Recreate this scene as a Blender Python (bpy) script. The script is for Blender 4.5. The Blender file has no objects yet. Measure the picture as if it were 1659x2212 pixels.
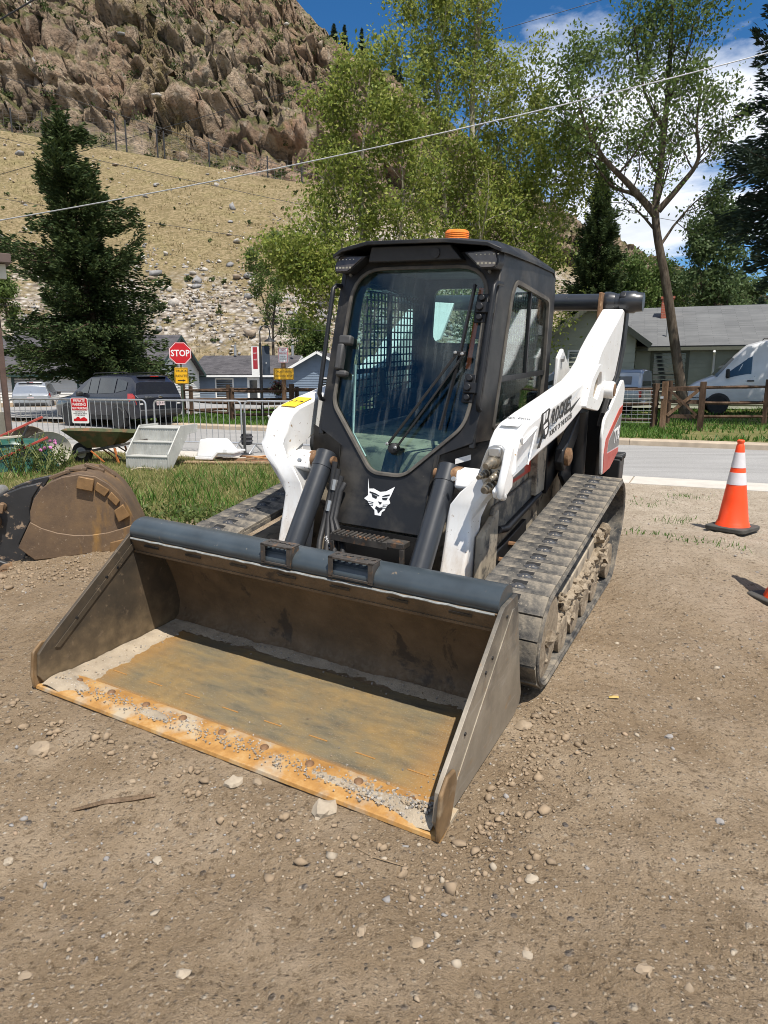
import bpy, bmesh, math, random
import numpy as np
from mathutils import Vector, Matrix, noise

R = math.radians
S = bpy.context.scene
COL = S.collection

# ------------------------------------------------------------------ camera
CAM_H, PITCH, FPX, CXP, CYP = 1.522, R(11.11), 1460.9, 829.5, 1106.0
cd = bpy.data.cameras.new('camera')
cam = bpy.data.objects.new('camera', cd)
COL.objects.link(cam)
cam.location = (0, 0, CAM_H)
cam.rotation_euler = (math.pi / 2 - PITCH, 0, 0)
cd.sensor_fit = 'VERTICAL'
cd.sensor_height = 24.0
cd.lens = FPX / 2212.0 * 24.0
cd.clip_start = 0.05
cd.clip_end = 2000
S.camera = cam

# ------------------------------------------------------------------ sun and sky
SUN_AZ, SUN_EL = 27.0, 64.0          # degrees to the right of straight behind the camera; elevation
sdir = Vector((math.sin(R(SUN_AZ)) * math.cos(R(SUN_EL)), -math.cos(R(SUN_AZ)) * math.cos(R(SUN_EL)), math.sin(R(SUN_EL))))
sl = bpy.data.lights.new('sun', 'SUN')
sun = bpy.data.objects.new('sun', sl)
COL.objects.link(sun)
sl.energy = 5.0
sl.angle = R(0.53)
sl.color = (1.0, 0.94, 0.855)
sun.rotation_euler = sdir.to_track_quat('Z', 'Y').to_euler()
sun.location = (5, -8, 20)

world = bpy.data.worlds.new('World')
S.world = world
world.use_nodes = True
wn, wl = world.node_tree.nodes, world.node_tree.links
wn.clear()
w_out = wn.new('ShaderNodeOutputWorld')
sky = wn.new('ShaderNodeTexSky')
sky.sky_type = 'NISHITA'
sky.sun_disc = False
sky.sun_elevation = R(SUN_EL)
sky.sun_rotation = math.atan2(sdir.x, sdir.y)
sky.altitude = 2600
sky.air_density = 1.1
sky.dust_density = 0.25
sky.ozone_density = 2.6
bg = wn.new('ShaderNodeBackground')
bg.inputs['Strength'].default_value = 0.095
hs = wn.new('ShaderNodeHueSaturation')
hs.inputs['Saturation'].default_value = 1.3
wl.new(sky.outputs[0], hs.inputs['Color'])
wl.new(hs.outputs[0], bg.inputs['Color'])
# broken cumulus: noise on a flat layer above the town (direction / height)
tc = wn.new('ShaderNodeTexCoord')
sep = wn.new('ShaderNodeSeparateXYZ')
wl.new(tc.outputs['Generated'], sep.inputs[0])
mx = wn.new('ShaderNodeMath'); mx.operation = 'MAXIMUM'; mx.inputs[1].default_value = 0.02
wl.new(sep.outputs['Z'], mx.inputs[0])
ad = wn.new('ShaderNodeMath'); ad.operation = 'ADD'; ad.inputs[1].default_value = 0.12
wl.new(mx.outputs[0], ad.inputs[0])
cmb = wn.new('ShaderNodeCombineXYZ')
for i, ax in enumerate('XY'):
    dv = wn.new('ShaderNodeMath'); dv.operation = 'DIVIDE'
    wl.new(sep.outputs[ax], dv.inputs[0]); wl.new(ad.outputs[0], dv.inputs[1])
    wl.new(dv.outputs[0], cmb.inputs[i])
mp = wn.new('ShaderNodeMapping')
mp.inputs['Location'].default_value = (0.55, 0.35, 0.0)
mp.inputs['Scale'].default_value = (1.0, 1.0, 1.0)
wl.new(cmb.outputs[0], mp.inputs[0])
nz = wn.new('ShaderNodeTexNoise')
nz.inputs['Scale'].default_value = 0.95
nz.inputs['Detail'].default_value = 9
nz.inputs['Roughness'].default_value = 0.56
nz.inputs['Distortion'].default_value = 0.25
wl.new(mp.outputs[0], nz.inputs['Vector'])
cr = wn.new('ShaderNodeValToRGB')
cr.color_ramp.elements[0].position = 0.47
cr.color_ramp.elements[1].position = 0.57
wl.new(nz.outputs['Fac'], cr.inputs[0])
cr2 = wn.new('ShaderNodeValToRGB')
cr2.color_ramp.elements[0].position = 0.52
cr2.color_ramp.elements[0].color = (0.92, 0.95, 1.0, 1)
cr2.color_ramp.elements[1].position = 0.72
cr2.color_ramp.elements[1].color = (0.55, 0.60, 0.68, 1)
wl.new(nz.outputs['Fac'], cr2.inputs[0])
bgc = wn.new('ShaderNodeBackground')
bgc.inputs['Strength'].default_value = 0.95
wl.new(cr2.outputs[0], bgc.inputs['Color'])
mxs = wn.new('ShaderNodeMixShader')
wl.new(cr.outputs[0], mxs.inputs[0])
wl.new(bg.outputs[0], mxs.inputs[1])
wl.new(bgc.outputs[0], mxs.inputs[2])
wl.new(mxs.outputs[0], w_out.inputs[0])

S.view_settings.view_transform = 'Standard'
S.view_settings.look = 'None'
S.view_settings.exposure = 0.42
S.view_settings.gamma = 1.0
S.view_settings.use_curve_mapping = False
S.cycles.max_bounces = 8
S.cycles.transparent_max_bounces = 16
S.cycles.caustics_reflective = False
S.cycles.caustics_refractive = False
S.cycles.sample_clamp_indirect = 4.0
S.cycles.filter_width = 1.0
S.cycles.use_denoising = True
S.cycles.denoising_prefilter = 'ACCURATE'

# ------------------------------------------------------------------ helpers
def V(x, y, Y):
    """world point at ground distance Y seen at (x, y) of a 1659 x 2212 picture: used to place things at their own distance"""
    a, d = (x - CXP) / FPX, (y - CYP) / FPX
    fy, fz = math.cos(PITCH) - d * math.sin(PITCH), -(math.sin(PITCH) + d * math.cos(PITCH))
    t = Y / fy
    return Vector((a * t, Y, CAM_H + fz * t))

def sstep(a, b, x):
    t = min(1, max(0, (x - a) / (b - a)))
    return t * t * (3 - 2 * t)

class MB:
    def __init__(s):
        s.v, s.f = [], []
    def add(s, v, f):
        o = len(s.v)
        s.v += [tuple(p) for p in v]
        s.f += [tuple(i + o for i in q) for q in f]
        return s
    def bx(s, x0, x1, y0, y1, z0, z1):
        return s.add([(x0,y0,z0),(x1,y0,z0),(x1,y1,z0),(x0,y1,z0),(x0,y0,z1),(x1,y0,z1),(x1,y1,z1),(x0,y1,z1)],
                     [(0,3,2,1),(4,5,6,7),(0,1,5,4),(1,2,6,5),(2,3,7,6),(3,0,4,7)])
    def box(s, c, size, m=None):
        h = [k / 2 for k in size]
        t = MB().bx(-h[0], h[0], -h[1], h[1], -h[2], h[2])
        m = m or Matrix()
        return s.add([Vector(c) + (m @ Vector(p)) for p in t.v], t.f)
    def bar(s, p0, p1, w, h, up=(0, 0, 1)):
        p0, p1 = Vector(p0), Vector(p1)
        d = (p1 - p0); L = d.length; d.normalize()
        up = Vector(up)
        if abs(d.dot(up)) > .98: up = Vector((0, 1, 0))
        sx = d.cross(up).normalized(); uz = sx.cross(d)
        m = Matrix((sx, d, uz)).transposed()
        return s.box((p0 + p1) / 2, (w, L, h), m)
    def tube(s, path, r, n=8, closed=False, caps=True):
        P = [Vector(p) for p in path]
        N = len(P)
        rr = r if isinstance(r, (list, tuple)) else [r] * N
        o = len(s.v)
        prev = None
        for i, p in enumerate(P):
            if closed: t = P[(i + 1) % N] - P[i - 1]
            else: t = P[min(i + 1, N - 1)] - P[max(i - 1, 0)]
            if t.length < 1e-9: t = Vector((0, 0, 1))
            t.normalize()
            if prev is None:
                a = Vector((0, 0, 1)) if abs(t.z) < .9 else Vector((1, 0, 0))
                b = t.cross(a).normalized()
            else:
                b = (prev - t * prev.dot(t))
                b = b.normalized() if b.length > 1e-6 else t.orthogonal().normalized()
            prev = b
            c = t.cross(b)
            for k in range(n):
                an = 2 * math.pi * k / n
                s.v.append(tuple(p + (b * math.cos(an) + c * math.sin(an)) * rr[i]))
        for i in range(N if closed else N - 1):
            j = (i + 1) % N
            for k in range(n):
                l = (k + 1) % n
                s.f.append((o + i * n + k, o + i * n + l, o + j * n + l, o + j * n + k))
        if caps and not closed:
            s.f.append(tuple(o + k for k in range(n - 1, -1, -1)))
            s.f.append(tuple(o + (N - 1) * n + k for k in range(n)))
        return s
    def cyl(s, p0, p1, r, n=16, r1=None):
        return s.tube([p0, p1], [r, r if r1 is None else r1], n)
    def lathe(s, prof, o=(0, 0, 0), axis=(0, 0, 1), n=24):
        o = Vector(o); ax = Vector(axis).normalized()
        a = Vector((1, 0, 0)) if abs(ax.x) < .9 else Vector((0, 1, 0))
        b = ax.cross(a).normalized(); c = ax.cross(b)
        k0 = len(s.v)
        for r, h in prof:
            for k in range(n):
                t = 2 * math.pi * k / n
                s.v.append(tuple(o + ax * h + (b * math.cos(t) + c * math.sin(t)) * r))
        m = len(prof)
        for i in range(m - 1):
            for k in range(n):
                l = (k + 1) % n
                s.f.append((k0 + i * n + k, k0 + i * n + l, k0 + (i + 1) * n + l, k0 + (i + 1) * n + k))
        if prof[0][0] > 1e-4: s.f.append(tuple(k0 + k for k in range(n - 1, -1, -1)))
        if prof[-1][0] > 1e-4: s.f.append(tuple(k0 + (m - 1) * n + k for k in range(n)))
        return s
    def prism(s, poly, axis, a, b):
        """poly in the two other axes, kept in order x,y,z; a and b may be functions of the 2-D point"""
        fa = a if callable(a) else (lambda p: a)
        fb = b if callable(b) else (lambda p: b)
        def put(p, w):
            return (w, p[0], p[1]) if axis == 'x' else (p[0], w, p[1]) if axis == 'y' else (p[0], p[1], w)
        n = len(poly)
        v = [put(p, fa(p)) for p in poly] + [put(p, fb(p)) for p in poly]
        f = [tuple(range(n - 1, -1, -1)), tuple(range(n, 2 * n))]
        f += [(i, (i + 1) % n, n + (i + 1) % n, n + i) for i in range(n)]
        return s.add(v, f)
    def plate(s, outer, holes, axis, a, b):
        """flat plate with holes"""
        fa = a if callable(a) else (lambda p: a)
        fb = b if callable(b) else (lambda p: b)
        def put(p, w):
            return (w, p[0], p[1]) if axis == 'x' else (p[0], w, p[1]) if axis == 'y' else (p[0], p[1], w)
        bm = bmesh.new()
        loops = [outer] + list(holes)
        es, idx = [], []
        for lp in loops:
            vs = [bm.verts.new((p[0], p[1], 0)) for p in lp]
            idx.append(len(vs))
            for i in range(len(vs)): es.append(bm.edges.new((vs[i], vs[(i + 1) % len(vs)])))
        bm.verts.index_update()
        pts = [(v.co.x, v.co.y) for v in bm.verts]
        bmesh.ops.triangle_fill(bm, use_beauty=True, use_dissolve=False, edges=es, normal=(0, 0, 1))
        bm.verts.index_update()
        tris = [tuple(v.index for v in f.verts) for f in bm.faces]
        bm.free()
        n = len(pts)
        v = [put(p, fa(p)) for p in pts] + [put(p, fb(p)) for p in pts]
        f = [t[::-1] for t in tris] + [tuple(i + n for i in t) for t in tris]
        o = 0
        for c in idx:
            for i in range(c):
                j = (i + 1) % c
                f.append((o + i, o + j, n + o + j, n + o + i))
            o += c
        return s.add(v, f)
    def blob(s, c, r, seed=0, n=1, rough=.25, squash=(1, 1, 1)):
        bm = bmesh.new()
        bmesh.ops.create_icosphere(bm, subdivisions=n, radius=1)
        sv = Vector((seed * 3.17, seed * 1.31, seed * .77))
        v = []
        for w in bm.verts:
            k = 1 + rough * noise.noise(w.co * 1.5 + sv) * 2
            v.append((c[0] + w.co.x * k * r * squash[0], c[1] + w.co.y * k * r * squash[1], c[2] + w.co.z * k * r * squash[2]))
        f = [tuple(q.index for q in p.verts) for p in bm.faces]
        bm.free()
        return s.add(v, f)
    def xf(s, m):
        s.v = [tuple(m @ Vector(p)) for p in s.v]
        return s
    def mesh(s, name, mat=None, smooth=False, angle=40):
        me = bpy.data.meshes.new(name)
        me.from_pydata(s.v, [], s.f)
        bm = bmesh.new(); bm.from_mesh(me)
        bmesh.ops.recalc_face_normals(bm, faces=bm.faces)
        bm.to_mesh(me); bm.free()
        if mat: me.materials.append(mat)
        if smooth:
            me.polygons.foreach_set('use_smooth', [True] * len(me.polygons))
            me.set_sharp_from_angle(angle=R(angle))
        return me
    def obj(s, name, mat=None, parent=None, smooth=False, bevel=0, seg=2, angle=40):
        return link(name, s.mesh(name, mat, smooth or bevel > 0, angle), parent, bevel, seg)

def link(name, me, parent=None, bevel=0, seg=2):
    o = bpy.data.objects.new(name, me)
    COL.objects.link(o)
    if parent is not None: o.parent = parent
    if bevel:
        b = o.modifiers.new('bevel', 'BEVEL')
        b.width = bevel; b.segments = seg; b.limit_method = 'ANGLE'; b.angle_limit = R(35)
        b.harden_normals = False
    return o

def tag(o, label=None, cat=None, group=None, kind=None):
    if label: o['label'] = label
    if cat: o['category'] = cat
    if group: o['group'] = group
    if kind: o['kind'] = kind
    return o

def empty(name, loc=(0, 0, 0), rz=0, label=None, cat=None, group=None):
    o = bpy.data.objects.new(name, None)
    o.empty_display_size = .2
    COL.objects.link(o)
    o.location = loc
    o.rotation_euler = (0, 0, rz)
    return tag(o, label, cat, group)

def copy_tree(o, parent=None):
    c = o.copy(); COL.objects.link(c); c.parent = parent
    for ch in list(o.children): copy_tree(ch, c)
    return c

def np_mesh(name, verts, faces, mat=None, smooth=False):
    """verts (N,3) and faces (M,k) as arrays"""
    verts = np.asarray(verts, np.float32); faces = np.asarray(faces, np.int32)
    me = bpy.data.meshes.new(name)
    k = faces.shape[1]
    me.vertices.add(len(verts)); me.vertices.foreach_set('co', verts.ravel())
    me.loops.add(faces.size); me.loops.foreach_set('vertex_index', faces.ravel())
    me.polygons.add(len(faces))
    me.polygons.foreach_set('loop_start', np.arange(0, faces.size, k, dtype=np.int32))
    me.polygons.foreach_set('loop_total', np.full(len(faces), k, np.int32))
    if smooth: me.polygons.foreach_set('use_smooth', np.ones(len(faces), bool))
    me.update(calc_edges=True)
    if mat: me.materials.append(mat)
    return me

FONT_CACHE = {}
def text(name, body, size, mat, parent, m, extrude=.0015, sx=1.0, shear=0.0, bold=0.0, space=1.0):
    """lettering as a thin mesh; m maps text plane (x right, y up, z out) to the parent's space"""
    c = bpy.data.curves.new(name, 'FONT')
    c.body = body; c.size = size; c.extrude = extrude; c.align_x = 'CENTER'; c.align_y = 'CENTER'
    c.shear = shear; c.offset = bold; c.space_character = space; c.resolution_u = 2; c.space_line = .95
    t = bpy.data.objects.new('tmp_text', c)
    COL.objects.link(t)
    dg = bpy.context.evaluated_depsgraph_get()
    me = bpy.data.meshes.new_from_object(t.evaluated_get(dg))
    bpy.data.objects.remove(t); bpy.data.curves.remove(c)
    me.name = name
    me.materials.clear(); me.materials.append(mat)
    me.transform(m @ Matrix.Diagonal((sx, 1, 1, 1)))
    return link(name, me, parent)

def frame_m(o, xdir, ydir):
    x = Vector(xdir).normalized(); z = x.cross(Vector(ydir)).normalized(); y = z.cross(x)
    m = Matrix((x, y, z)).transposed().to_4x4()
    m.translation = Vector(o)
    return m

# ------------------------------------------------------------------ materials
class NT:
    def __init__(s, name):
        s.m = bpy.data.materials.new(name); s.m.use_nodes = True
        s.t = s.m.node_tree; s.n = s.t.nodes; s.l = s.t.links
        s.p = s.n['Principled BSDF']; s.out = s.n['Material Output']
        s.co = s.n.new('ShaderNodeTexCoord')
    def noise(s, scale, detail=5, rough=.55, vec=None, dist=0):
        n = s.n.new('ShaderNodeTexNoise')
        n.inputs['Scale'].default_value = scale; n.inputs['Detail'].default_value = detail
        n.inputs['Roughness'].default_value = rough; n.inputs['Distortion'].default_value = dist
        s.l.new(vec or s.co.outputs['Object'], n.inputs['Vector'])
        return n.outputs['Fac']
    def voro(s, scale, out='Distance', vec=None, feature='F1', rand=1):
        n = s.n.new('ShaderNodeTexVoronoi'); n.feature = feature
        n.inputs['Scale'].default_value = scale; n.inputs['Randomness'].default_value = rand
        s.l.new(vec or s.co.outputs['Object'], n.inputs['Vector'])
        return n.outputs[out]
    def wave(s, scale, axis='X', dist=2, detail=3, dscale=1, vec=None, prof='SIN'):
        n = s.n.new('ShaderNodeTexWave'); n.bands_direction = axis; n.wave_profile = prof
        n.inputs['Scale'].default_value = scale; n.inputs['Distortion'].default_value = dist
        n.inputs['Detail'].default_value = detail; n.inputs['Detail Scale'].default_value = dscale
        s.l.new(vec or s.co.outputs['Object'], n.inputs['Vector'])
        return n.outputs['Fac']
    def map(s, scale=(1, 1, 1), rot=(0, 0, 0), loc=(0, 0, 0), src='Object'):
        n = s.n.new('ShaderNodeMapping')
        n.inputs['Scale'].default_value = scale; n.inputs['Rotation'].default_value = rot; n.inputs['Location'].default_value = loc
        s.l.new(s.co.outputs[src], n.inputs[0])
        return n.outputs[0]
    def ramp(s, fac, *stops, interp='LINEAR'):
        n = s.n.new('ShaderNodeValToRGB'); n.color_ramp.interpolation = interp
        e = n.color_ramp.elements
        while len(e) < len(stops): e.new(.5)
        for k, (p, c) in enumerate(stops):
            e[k].position = p
            if not isinstance(c, (tuple, list)): c = (c, c, c)
            e[k].color = (c[0], c[1], c[2], 1)
        s.l.new(fac, n.inputs[0])
        return n.outputs[0]
    def mix(s, fac, a, b, mode='MIX'):
        n = s.n.new('ShaderNodeMix'); n.data_type = 'RGBA'; n.blend_type = mode
        for sock, val in ((n.inputs[0], fac), (n.inputs[6], a), (n.inputs[7], b)):
            if isinstance(val, (int, float)): sock.default_value = val
            elif isinstance(val, (tuple, list)): sock.default_value = (val[0], val[1], val[2], 1)
            else: s.l.new(val, sock)
        return n.outputs[2]
    def math(s, op, a, b=0.0, c=0.0, clamp=False):
        n = s.n.new('ShaderNodeMath'); n.operation = op; n.use_clamp = clamp
        for sock, val in zip(n.inputs, (a, b, c)):
            if isinstance(val, (int, float)): sock.default_value = val
            else: s.l.new(val, sock)
        return n.outputs[0]
    def sepxyz(s, src='Object'):
        n = s.n.new('ShaderNodeSeparateXYZ'); s.l.new(s.co.outputs[src], n.inputs[0])
        return n.outputs
    def attr(s, name):
        n = s.n.new('ShaderNodeAttribute'); n.attribute_name = name
        return n.outputs
    def bump(s, h, strength=.4, dist=.01, prev=None):
        n = s.n.new('ShaderNodeBump')
        n.inputs['Strength'].default_value = strength; n.inputs['Distance'].default_value = dist
        s.l.new(h, n.inputs['Height'])
        if prev is not None: s.l.new(prev, n.inputs['Normal'])
        s.l.new(n.outputs[0], s.p.inputs['Normal'])
        return n.outputs[0]
    def set(s, **k):
        names = dict(base='Base Color', rough='Roughness', metal='Metallic', spec='Specular IOR Level', coat='Coat Weight', trans='Transmission Weight', emit='Emission Color', estr='Emission Strength', alpha='Alpha', sheen='Sheen Weight', sss='Subsurface Weight')
        for a, val in k.items():
            sock = s.p.inputs[names[a]]
            if isinstance(val, (int, float)): sock.default_value = val
            elif isinstance(val, (tuple, list)): sock.default_value = (val[0], val[1], val[2], 1)
            else: s.l.new(val, sock)
        return s

def mul(c, k): return tuple(min(1, x * k) for x in c)

def mat(name, col, rough=.6, metal=0, var=.15, scale=6, col2=None, amt=.4, scale2=4, sharp=.08, bump=0, bscale=50, bdist=.004, spec=.5, rough2=None, specks=None, speck_amt=.3, speck_scale=60, coat=0):
    t = NT(name)
    n1 = t.noise(scale, 6)
    base = t.ramp(n1, (.3, mul(col, 1 - var)), (.7, mul(col, 1 + var)))
    if col2:
        m2 = t.ramp(t.noise(scale2, 9, .62, dist=.3), (1 - amt - sharp, 0.0), (1 - amt + sharp, 1.0))
        base = t.mix(m2, base, col2)
        if rough2 is not None:
            t.set(rough=t.math('MULTIPLY_ADD', m2, rough2 - rough, rough))
    if specks:
        m3 = t.ramp(t.noise(speck_scale, 3, .7), (1 - speck_amt - .04, 0.0), (1 - speck_amt + .04, 1.0))
        base = t.mix(m3, base, specks)
    t.set(base=base, metal=metal, spec=spec, coat=coat)
    if not (col2 and rough2 is not None):
        t.set(rough=t.math('MULTIPLY_ADD', t.noise(scale * 2.3, 4), .22, rough - .11, clamp=True))
    if bump: t.bump(t.noise(bscale, 6, .6), bump, bdist)
    return t.m
# ------------------------------------------------------------------ machine frame and ground height
YAW, ROLL, MPITCH = R(27.77), R(2.59), R(2.91)
MROT = Matrix.Rotation(-YAW, 3, 'Z') @ Matrix.Rotation(ROLL, 3, 'Y') @ Matrix.Rotation(MPITCH, 3, 'X')
MORG = Vector((-.735, 2.504, 0)) + Matrix.Rotation(-YAW, 3, 'Z') @ (Vector((1, 0, 0)) - Matrix.Rotation(ROLL, 3, 'Y') @ Vector((1, 0, 0)))
MMAT = MROT.to_4x4(); MMAT.translation = MORG
MINV = MMAT.inverted()
NRM = MROT @ Vector((0, 0, 1))
RU, RV = Vector((math.cos(R(-25)), math.sin(R(-25)))), Vector((math.sin(R(25)), math.cos(R(25))))   # along and across the road

def ruv(u, v, z=0): return Vector((RU.x * u + RV.x * v, RU.y * u + RV.y * v, z))
def uv_of(x, y): return RU.x * x + RU.y * y, RV.x * x + RV.y * y

def base_height(x, y):
    q = MINV @ Vector((x, y, 0))
    dx = max(abs(q.x) - 1.15, 0); dy = max(-.25 - q.y, q.y - 3.3, 0)
    d = math.hypot(dx, dy)
    w = 1 - sstep(.1, 2.6, d)
    zp = MORG.z - (NRM.x * (x - MORG.x) + NRM.y * (y - MORG.y)) / NRM.z
    z = w * max(-.02, min(.3, zp))
    u, v = uv_of(x, y)
    z *= 1 - sstep(8.8, 10.4, v)
    # the far lots on the right rise a little, beyond the kerb the ground is one step up
    z += .12 * sstep(17.0, 17.2, v) + .022 * max(0, min(v - 19, 14)) * sstep(-4, 8, u)
    return z

def G(x, y):
    z = base_height(x, y)
    r = math.hypot(x, y)
    u, v = uv_of(x, y)
    if v < 10.5:
        k = 1 - sstep(9.6, 10.4, v)
        q = MINV @ Vector((x, y, z))
        near = sstep(.0, .5, max(abs(q.x) - 1.1, -.15 - q.y, q.y - 3.3, 0) + .12)
        a = .055 * noise.noise(Vector((x * .55, y * .55, 3.1))) + .028 * noise.noise(Vector((x * 1.7, y * 1.7, 7.7)))
        b = .016 * noise.noise(Vector((x * 5, y * 5, 1.2))) + .018 * abs(noise.noise(Vector((x * 9, y * 9, 4.2)))) + .008 * noise.noise(Vector((x * 19, y * 19, 2.2)))
        z += k * (a * near + b * (.45 + .55 * near)) - .012 * (1 - near) * k
        for c0 in (1.75, 3.15):
            d = x - (c0 - .10 * y + .12 * math.sin(y * .6))
            z -= .016 * k * sstep(.20, .08, abs(d)) * (.5 + .5 * noise.noise(Vector((x, y * .5, 12)))) * near
        # dirt heap that the excavator bucket rests on
        hx, hy = x + 2.75, y - 5.40
        z += .10 * math.exp(-(hx * hx / .9 + hy * hy / .22)) * k
    elif v > 17.3 and not (u > 3 and v < 20.2):
        z += .05 * noise.noise(Vector((x * .3, y * .3, 9)))
    return z

def dirt_material():
    t = NT('dirt')
    P = t.sepxyz()
    big = t.noise(.75, 7, .65); mid = t.noise(3.2, 8, .65); fine = t.noise(38, 8, .7); grit = t.noise(150, 4, .75)
    c = t.ramp(mid, (.30, (.22, .158, .098)), (.5, (.33, .25, .165)), (.70, (.42, .33, .232)))
    c = t.mix(t.ramp(big, (.40, 0.0), (.56, 1.0)), c, t.mix(.62, c, (.20, .14, .082)))
    # grey gravel takes over towards the road on the right
    gx = t.math('ADD', t.math('MULTIPLY', P['X'], .42), t.math('MULTIPLY', P['Y'], .13))
    gm = t.ramp(t.math('ADD', gx, t.math('MULTIPLY', t.noise(1.1, 5, .6), 1.6)), (1.0, 0.0), (3.1 / 3.1, 0.0))
    gmask = t.math('MULTIPLY', t.math('SUBTRACT', t.math('ADD', gx, t.math('MULTIPLY', t.noise(1.1, 5, .6), 1.4)), 1.75), .8, clamp=True)
    c = t.mix(gmask, c, t.ramp(mid, (.3, (.34, .285, .215)), (.7, (.48, .41, .325))))
    # crushed stone in many colours
    v1 = t.voro(62, 'Color'); v2 = t.voro(62, 'Distance')
    sepc = t.n.new('ShaderNodeSeparateColor'); t.l.new(v1, sepc.inputs[0])
    stone = t.ramp(sepc.outputs[0], (0, (.11, .095, .08)), (.3, (.24, .18, .12)), (.6, (.34, .26, .175)), (.88, (.42, .35, .26)), (1, (.55, .49, .41)))
    sm = t.math('MULTIPLY', t.ramp(v2, (.30, 1.0), (.42, 0.0)), t.ramp(sepc.outputs[1], (.45, 0.0), (.52, 1.0)))
    c = t.mix(t.math('MULTIPLY', sm, .8), c, stone)
    v3 = t.voro(24, 'Color'); v4 = t.voro(24, 'Distance')
    sep2 = t.n.new('ShaderNodeSeparateColor'); t.l.new(v3, sep2.inputs[0])
    stone2 = t.ramp(sep2.outputs[0], (0, (.15, .13, .115)), (.5, (.31, .24, .165)), (1, (.44, .38, .30)))
    sm2 = t.math('MULTIPLY', t.ramp(v4, (.2, 1.0), (.3, 0.0)), t.ramp(sep2.outputs[1], (.8, 0.0), (.84, 1.0)))
    c = t.mix(sm2, c, stone2)
    c = t.mix(t.ramp(fine, (.37, .8), (.46, 0.0)), c, (.125, .087, .052))
    c = t.mix(t.ramp(grit, (.58, 0.0), (.68, .7)), c, (.50, .41, .30))
    c = t.mix(t.ramp(grit, (.34, .75), (.42, 0.0)), c, (.085, .06, .04))
    # soil under the grass
    ga = t.attr('grass')
    c = t.mix(ga['Fac'], c, t.ramp(mid, (.3, (.10, .11, .035)), (.55, (.17, .16, .06)), (.75, (.25, .21, .12))))
    t.set(base=c, rough=.95, spec=.15)
    h = t.math('ADD', t.math('MULTIPLY', fine, 1.0), t.math('MULTIPLY', grit, .45))
    h = t.math('ADD', h, t.math('MULTIPLY', t.noise(13, 5, .6), 1.6))
    h = t.math('ADD', h, t.math('MULTIPLY', t.math('MULTIPLY', sm, t.ramp(v2, (0, 1.0), (.42, 0.0))), .5))
    h = t.math('ADD', h, t.math('MULTIPLY', t.math('MULTIPLY', sm2, t.ramp(v4, (0, 1.0), (.3, 0.0))), .9))
    t.bump(h, 1.0, .022)
    return t.m

def grass_mask(x, y):
    """1 where grass grows"""
    u, v = uv_of(x, y)
    n = noise.noise(Vector((x * .9, y * .9, 5))) * .55 + noise.noise(Vector((x * 2.7, y * 2.7, 8))) * .4
    if v > 17.0:
        lim = sstep(-19.2, -18.4, u)
        return lim * (1 if u < 4 else sstep(-.25, .25, n + .25 * (1 if v > 20 or u > 40 else -.9)))
    edge = 5.2 + n * 1.1 + max(0, (x + 3.2)) * .35
    g = sstep(edge - .3, edge + .5, v) * (1 - sstep(10.3, 10.5, v)) * (1 - sstep(-1.4, .2, x - (y - 7) * .02 + n * .5))
    return g

def build_ground():
    rows, cols = 430, 380
    ys = [.45 * (600 / .45) ** (i / (rows - 1)) for i in range(rows)]
    vs, gm = [], []
    for y in ys:
        for j in range(cols):
            a = -1 + 2 * j / (cols - 1)
            x = a * (y + 1.6) * 1.15
            yy = y - .2
            vs.append((x, yy, G(x, yy) if y < 75 else base_height(x, yy)))
            gm.append(grass_mask(x, yy) if y < 75 else 1.0)
    i = np.arange(rows - 1)[:, None] * cols + np.arange(cols - 1)[None, :]
    f = np.stack([i, i + 1, i + cols + 1, i + cols], -1).reshape(-1, 4)
    me = np_mesh('ground', vs, f, dirt_material(), True)
    at = me.attributes.new('grass', 'FLOAT', 'POINT')
    at.data.foreach_set('value', np.array(gm, np.float32))
    o = link('ground', me)
    tag(o, 'brown dirt and gravel yard around the loader', kind='structure')
    b = MB().bx(-500, 500, -300, 700, -1.0, -.6).obj('terrain', mat('far_soil', (.28, .23, .16), .95))
    tag(b, 'dry ground around the town', kind='structure')
build_ground()
# ------------------------------------------------------------------ loader materials
def m_white():
    t = NT('white_paint')
    n = t.noise(5, 6)
    c = t.ramp(n, (.3, (.74, .74, .725)), (.7, (.82, .82, .81)))
    spots = t.ramp(t.noise(26, 2, .5), (.735, 0.0), (.76, 1.0))
    c = t.mix(spots, c, (.30, .20, .10))
    dust = t.ramp(t.noise(2.2, 8, .7), (.52, 0.0), (.76, .40))
    c = t.mix(dust, c, (.55, .47, .36))
    Z = t.sepxyz()['Z']
    low = t.math('MULTIPLY', t.math('SUBTRACT', .95, Z), 1.6, clamp=True)
    c = t.mix(t.math('MULTIPLY', low, t.ramp(t.noise(7, 8, .7, vec=t.map((1, 1, .35))), (.42, 0.0), (.64, .75))), c, (.46, .36, .25))
    c = t.mix(t.ramp(t.noise(60, 2, .5), (.70, 0.0), (.73, .8)), c, (.20, .13, .07))
    t.set(base=c, rough=.34, spec=.5, coat=.15)
    t.bump(t.noise(9, 3), .05, .01)
    return t.m
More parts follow.
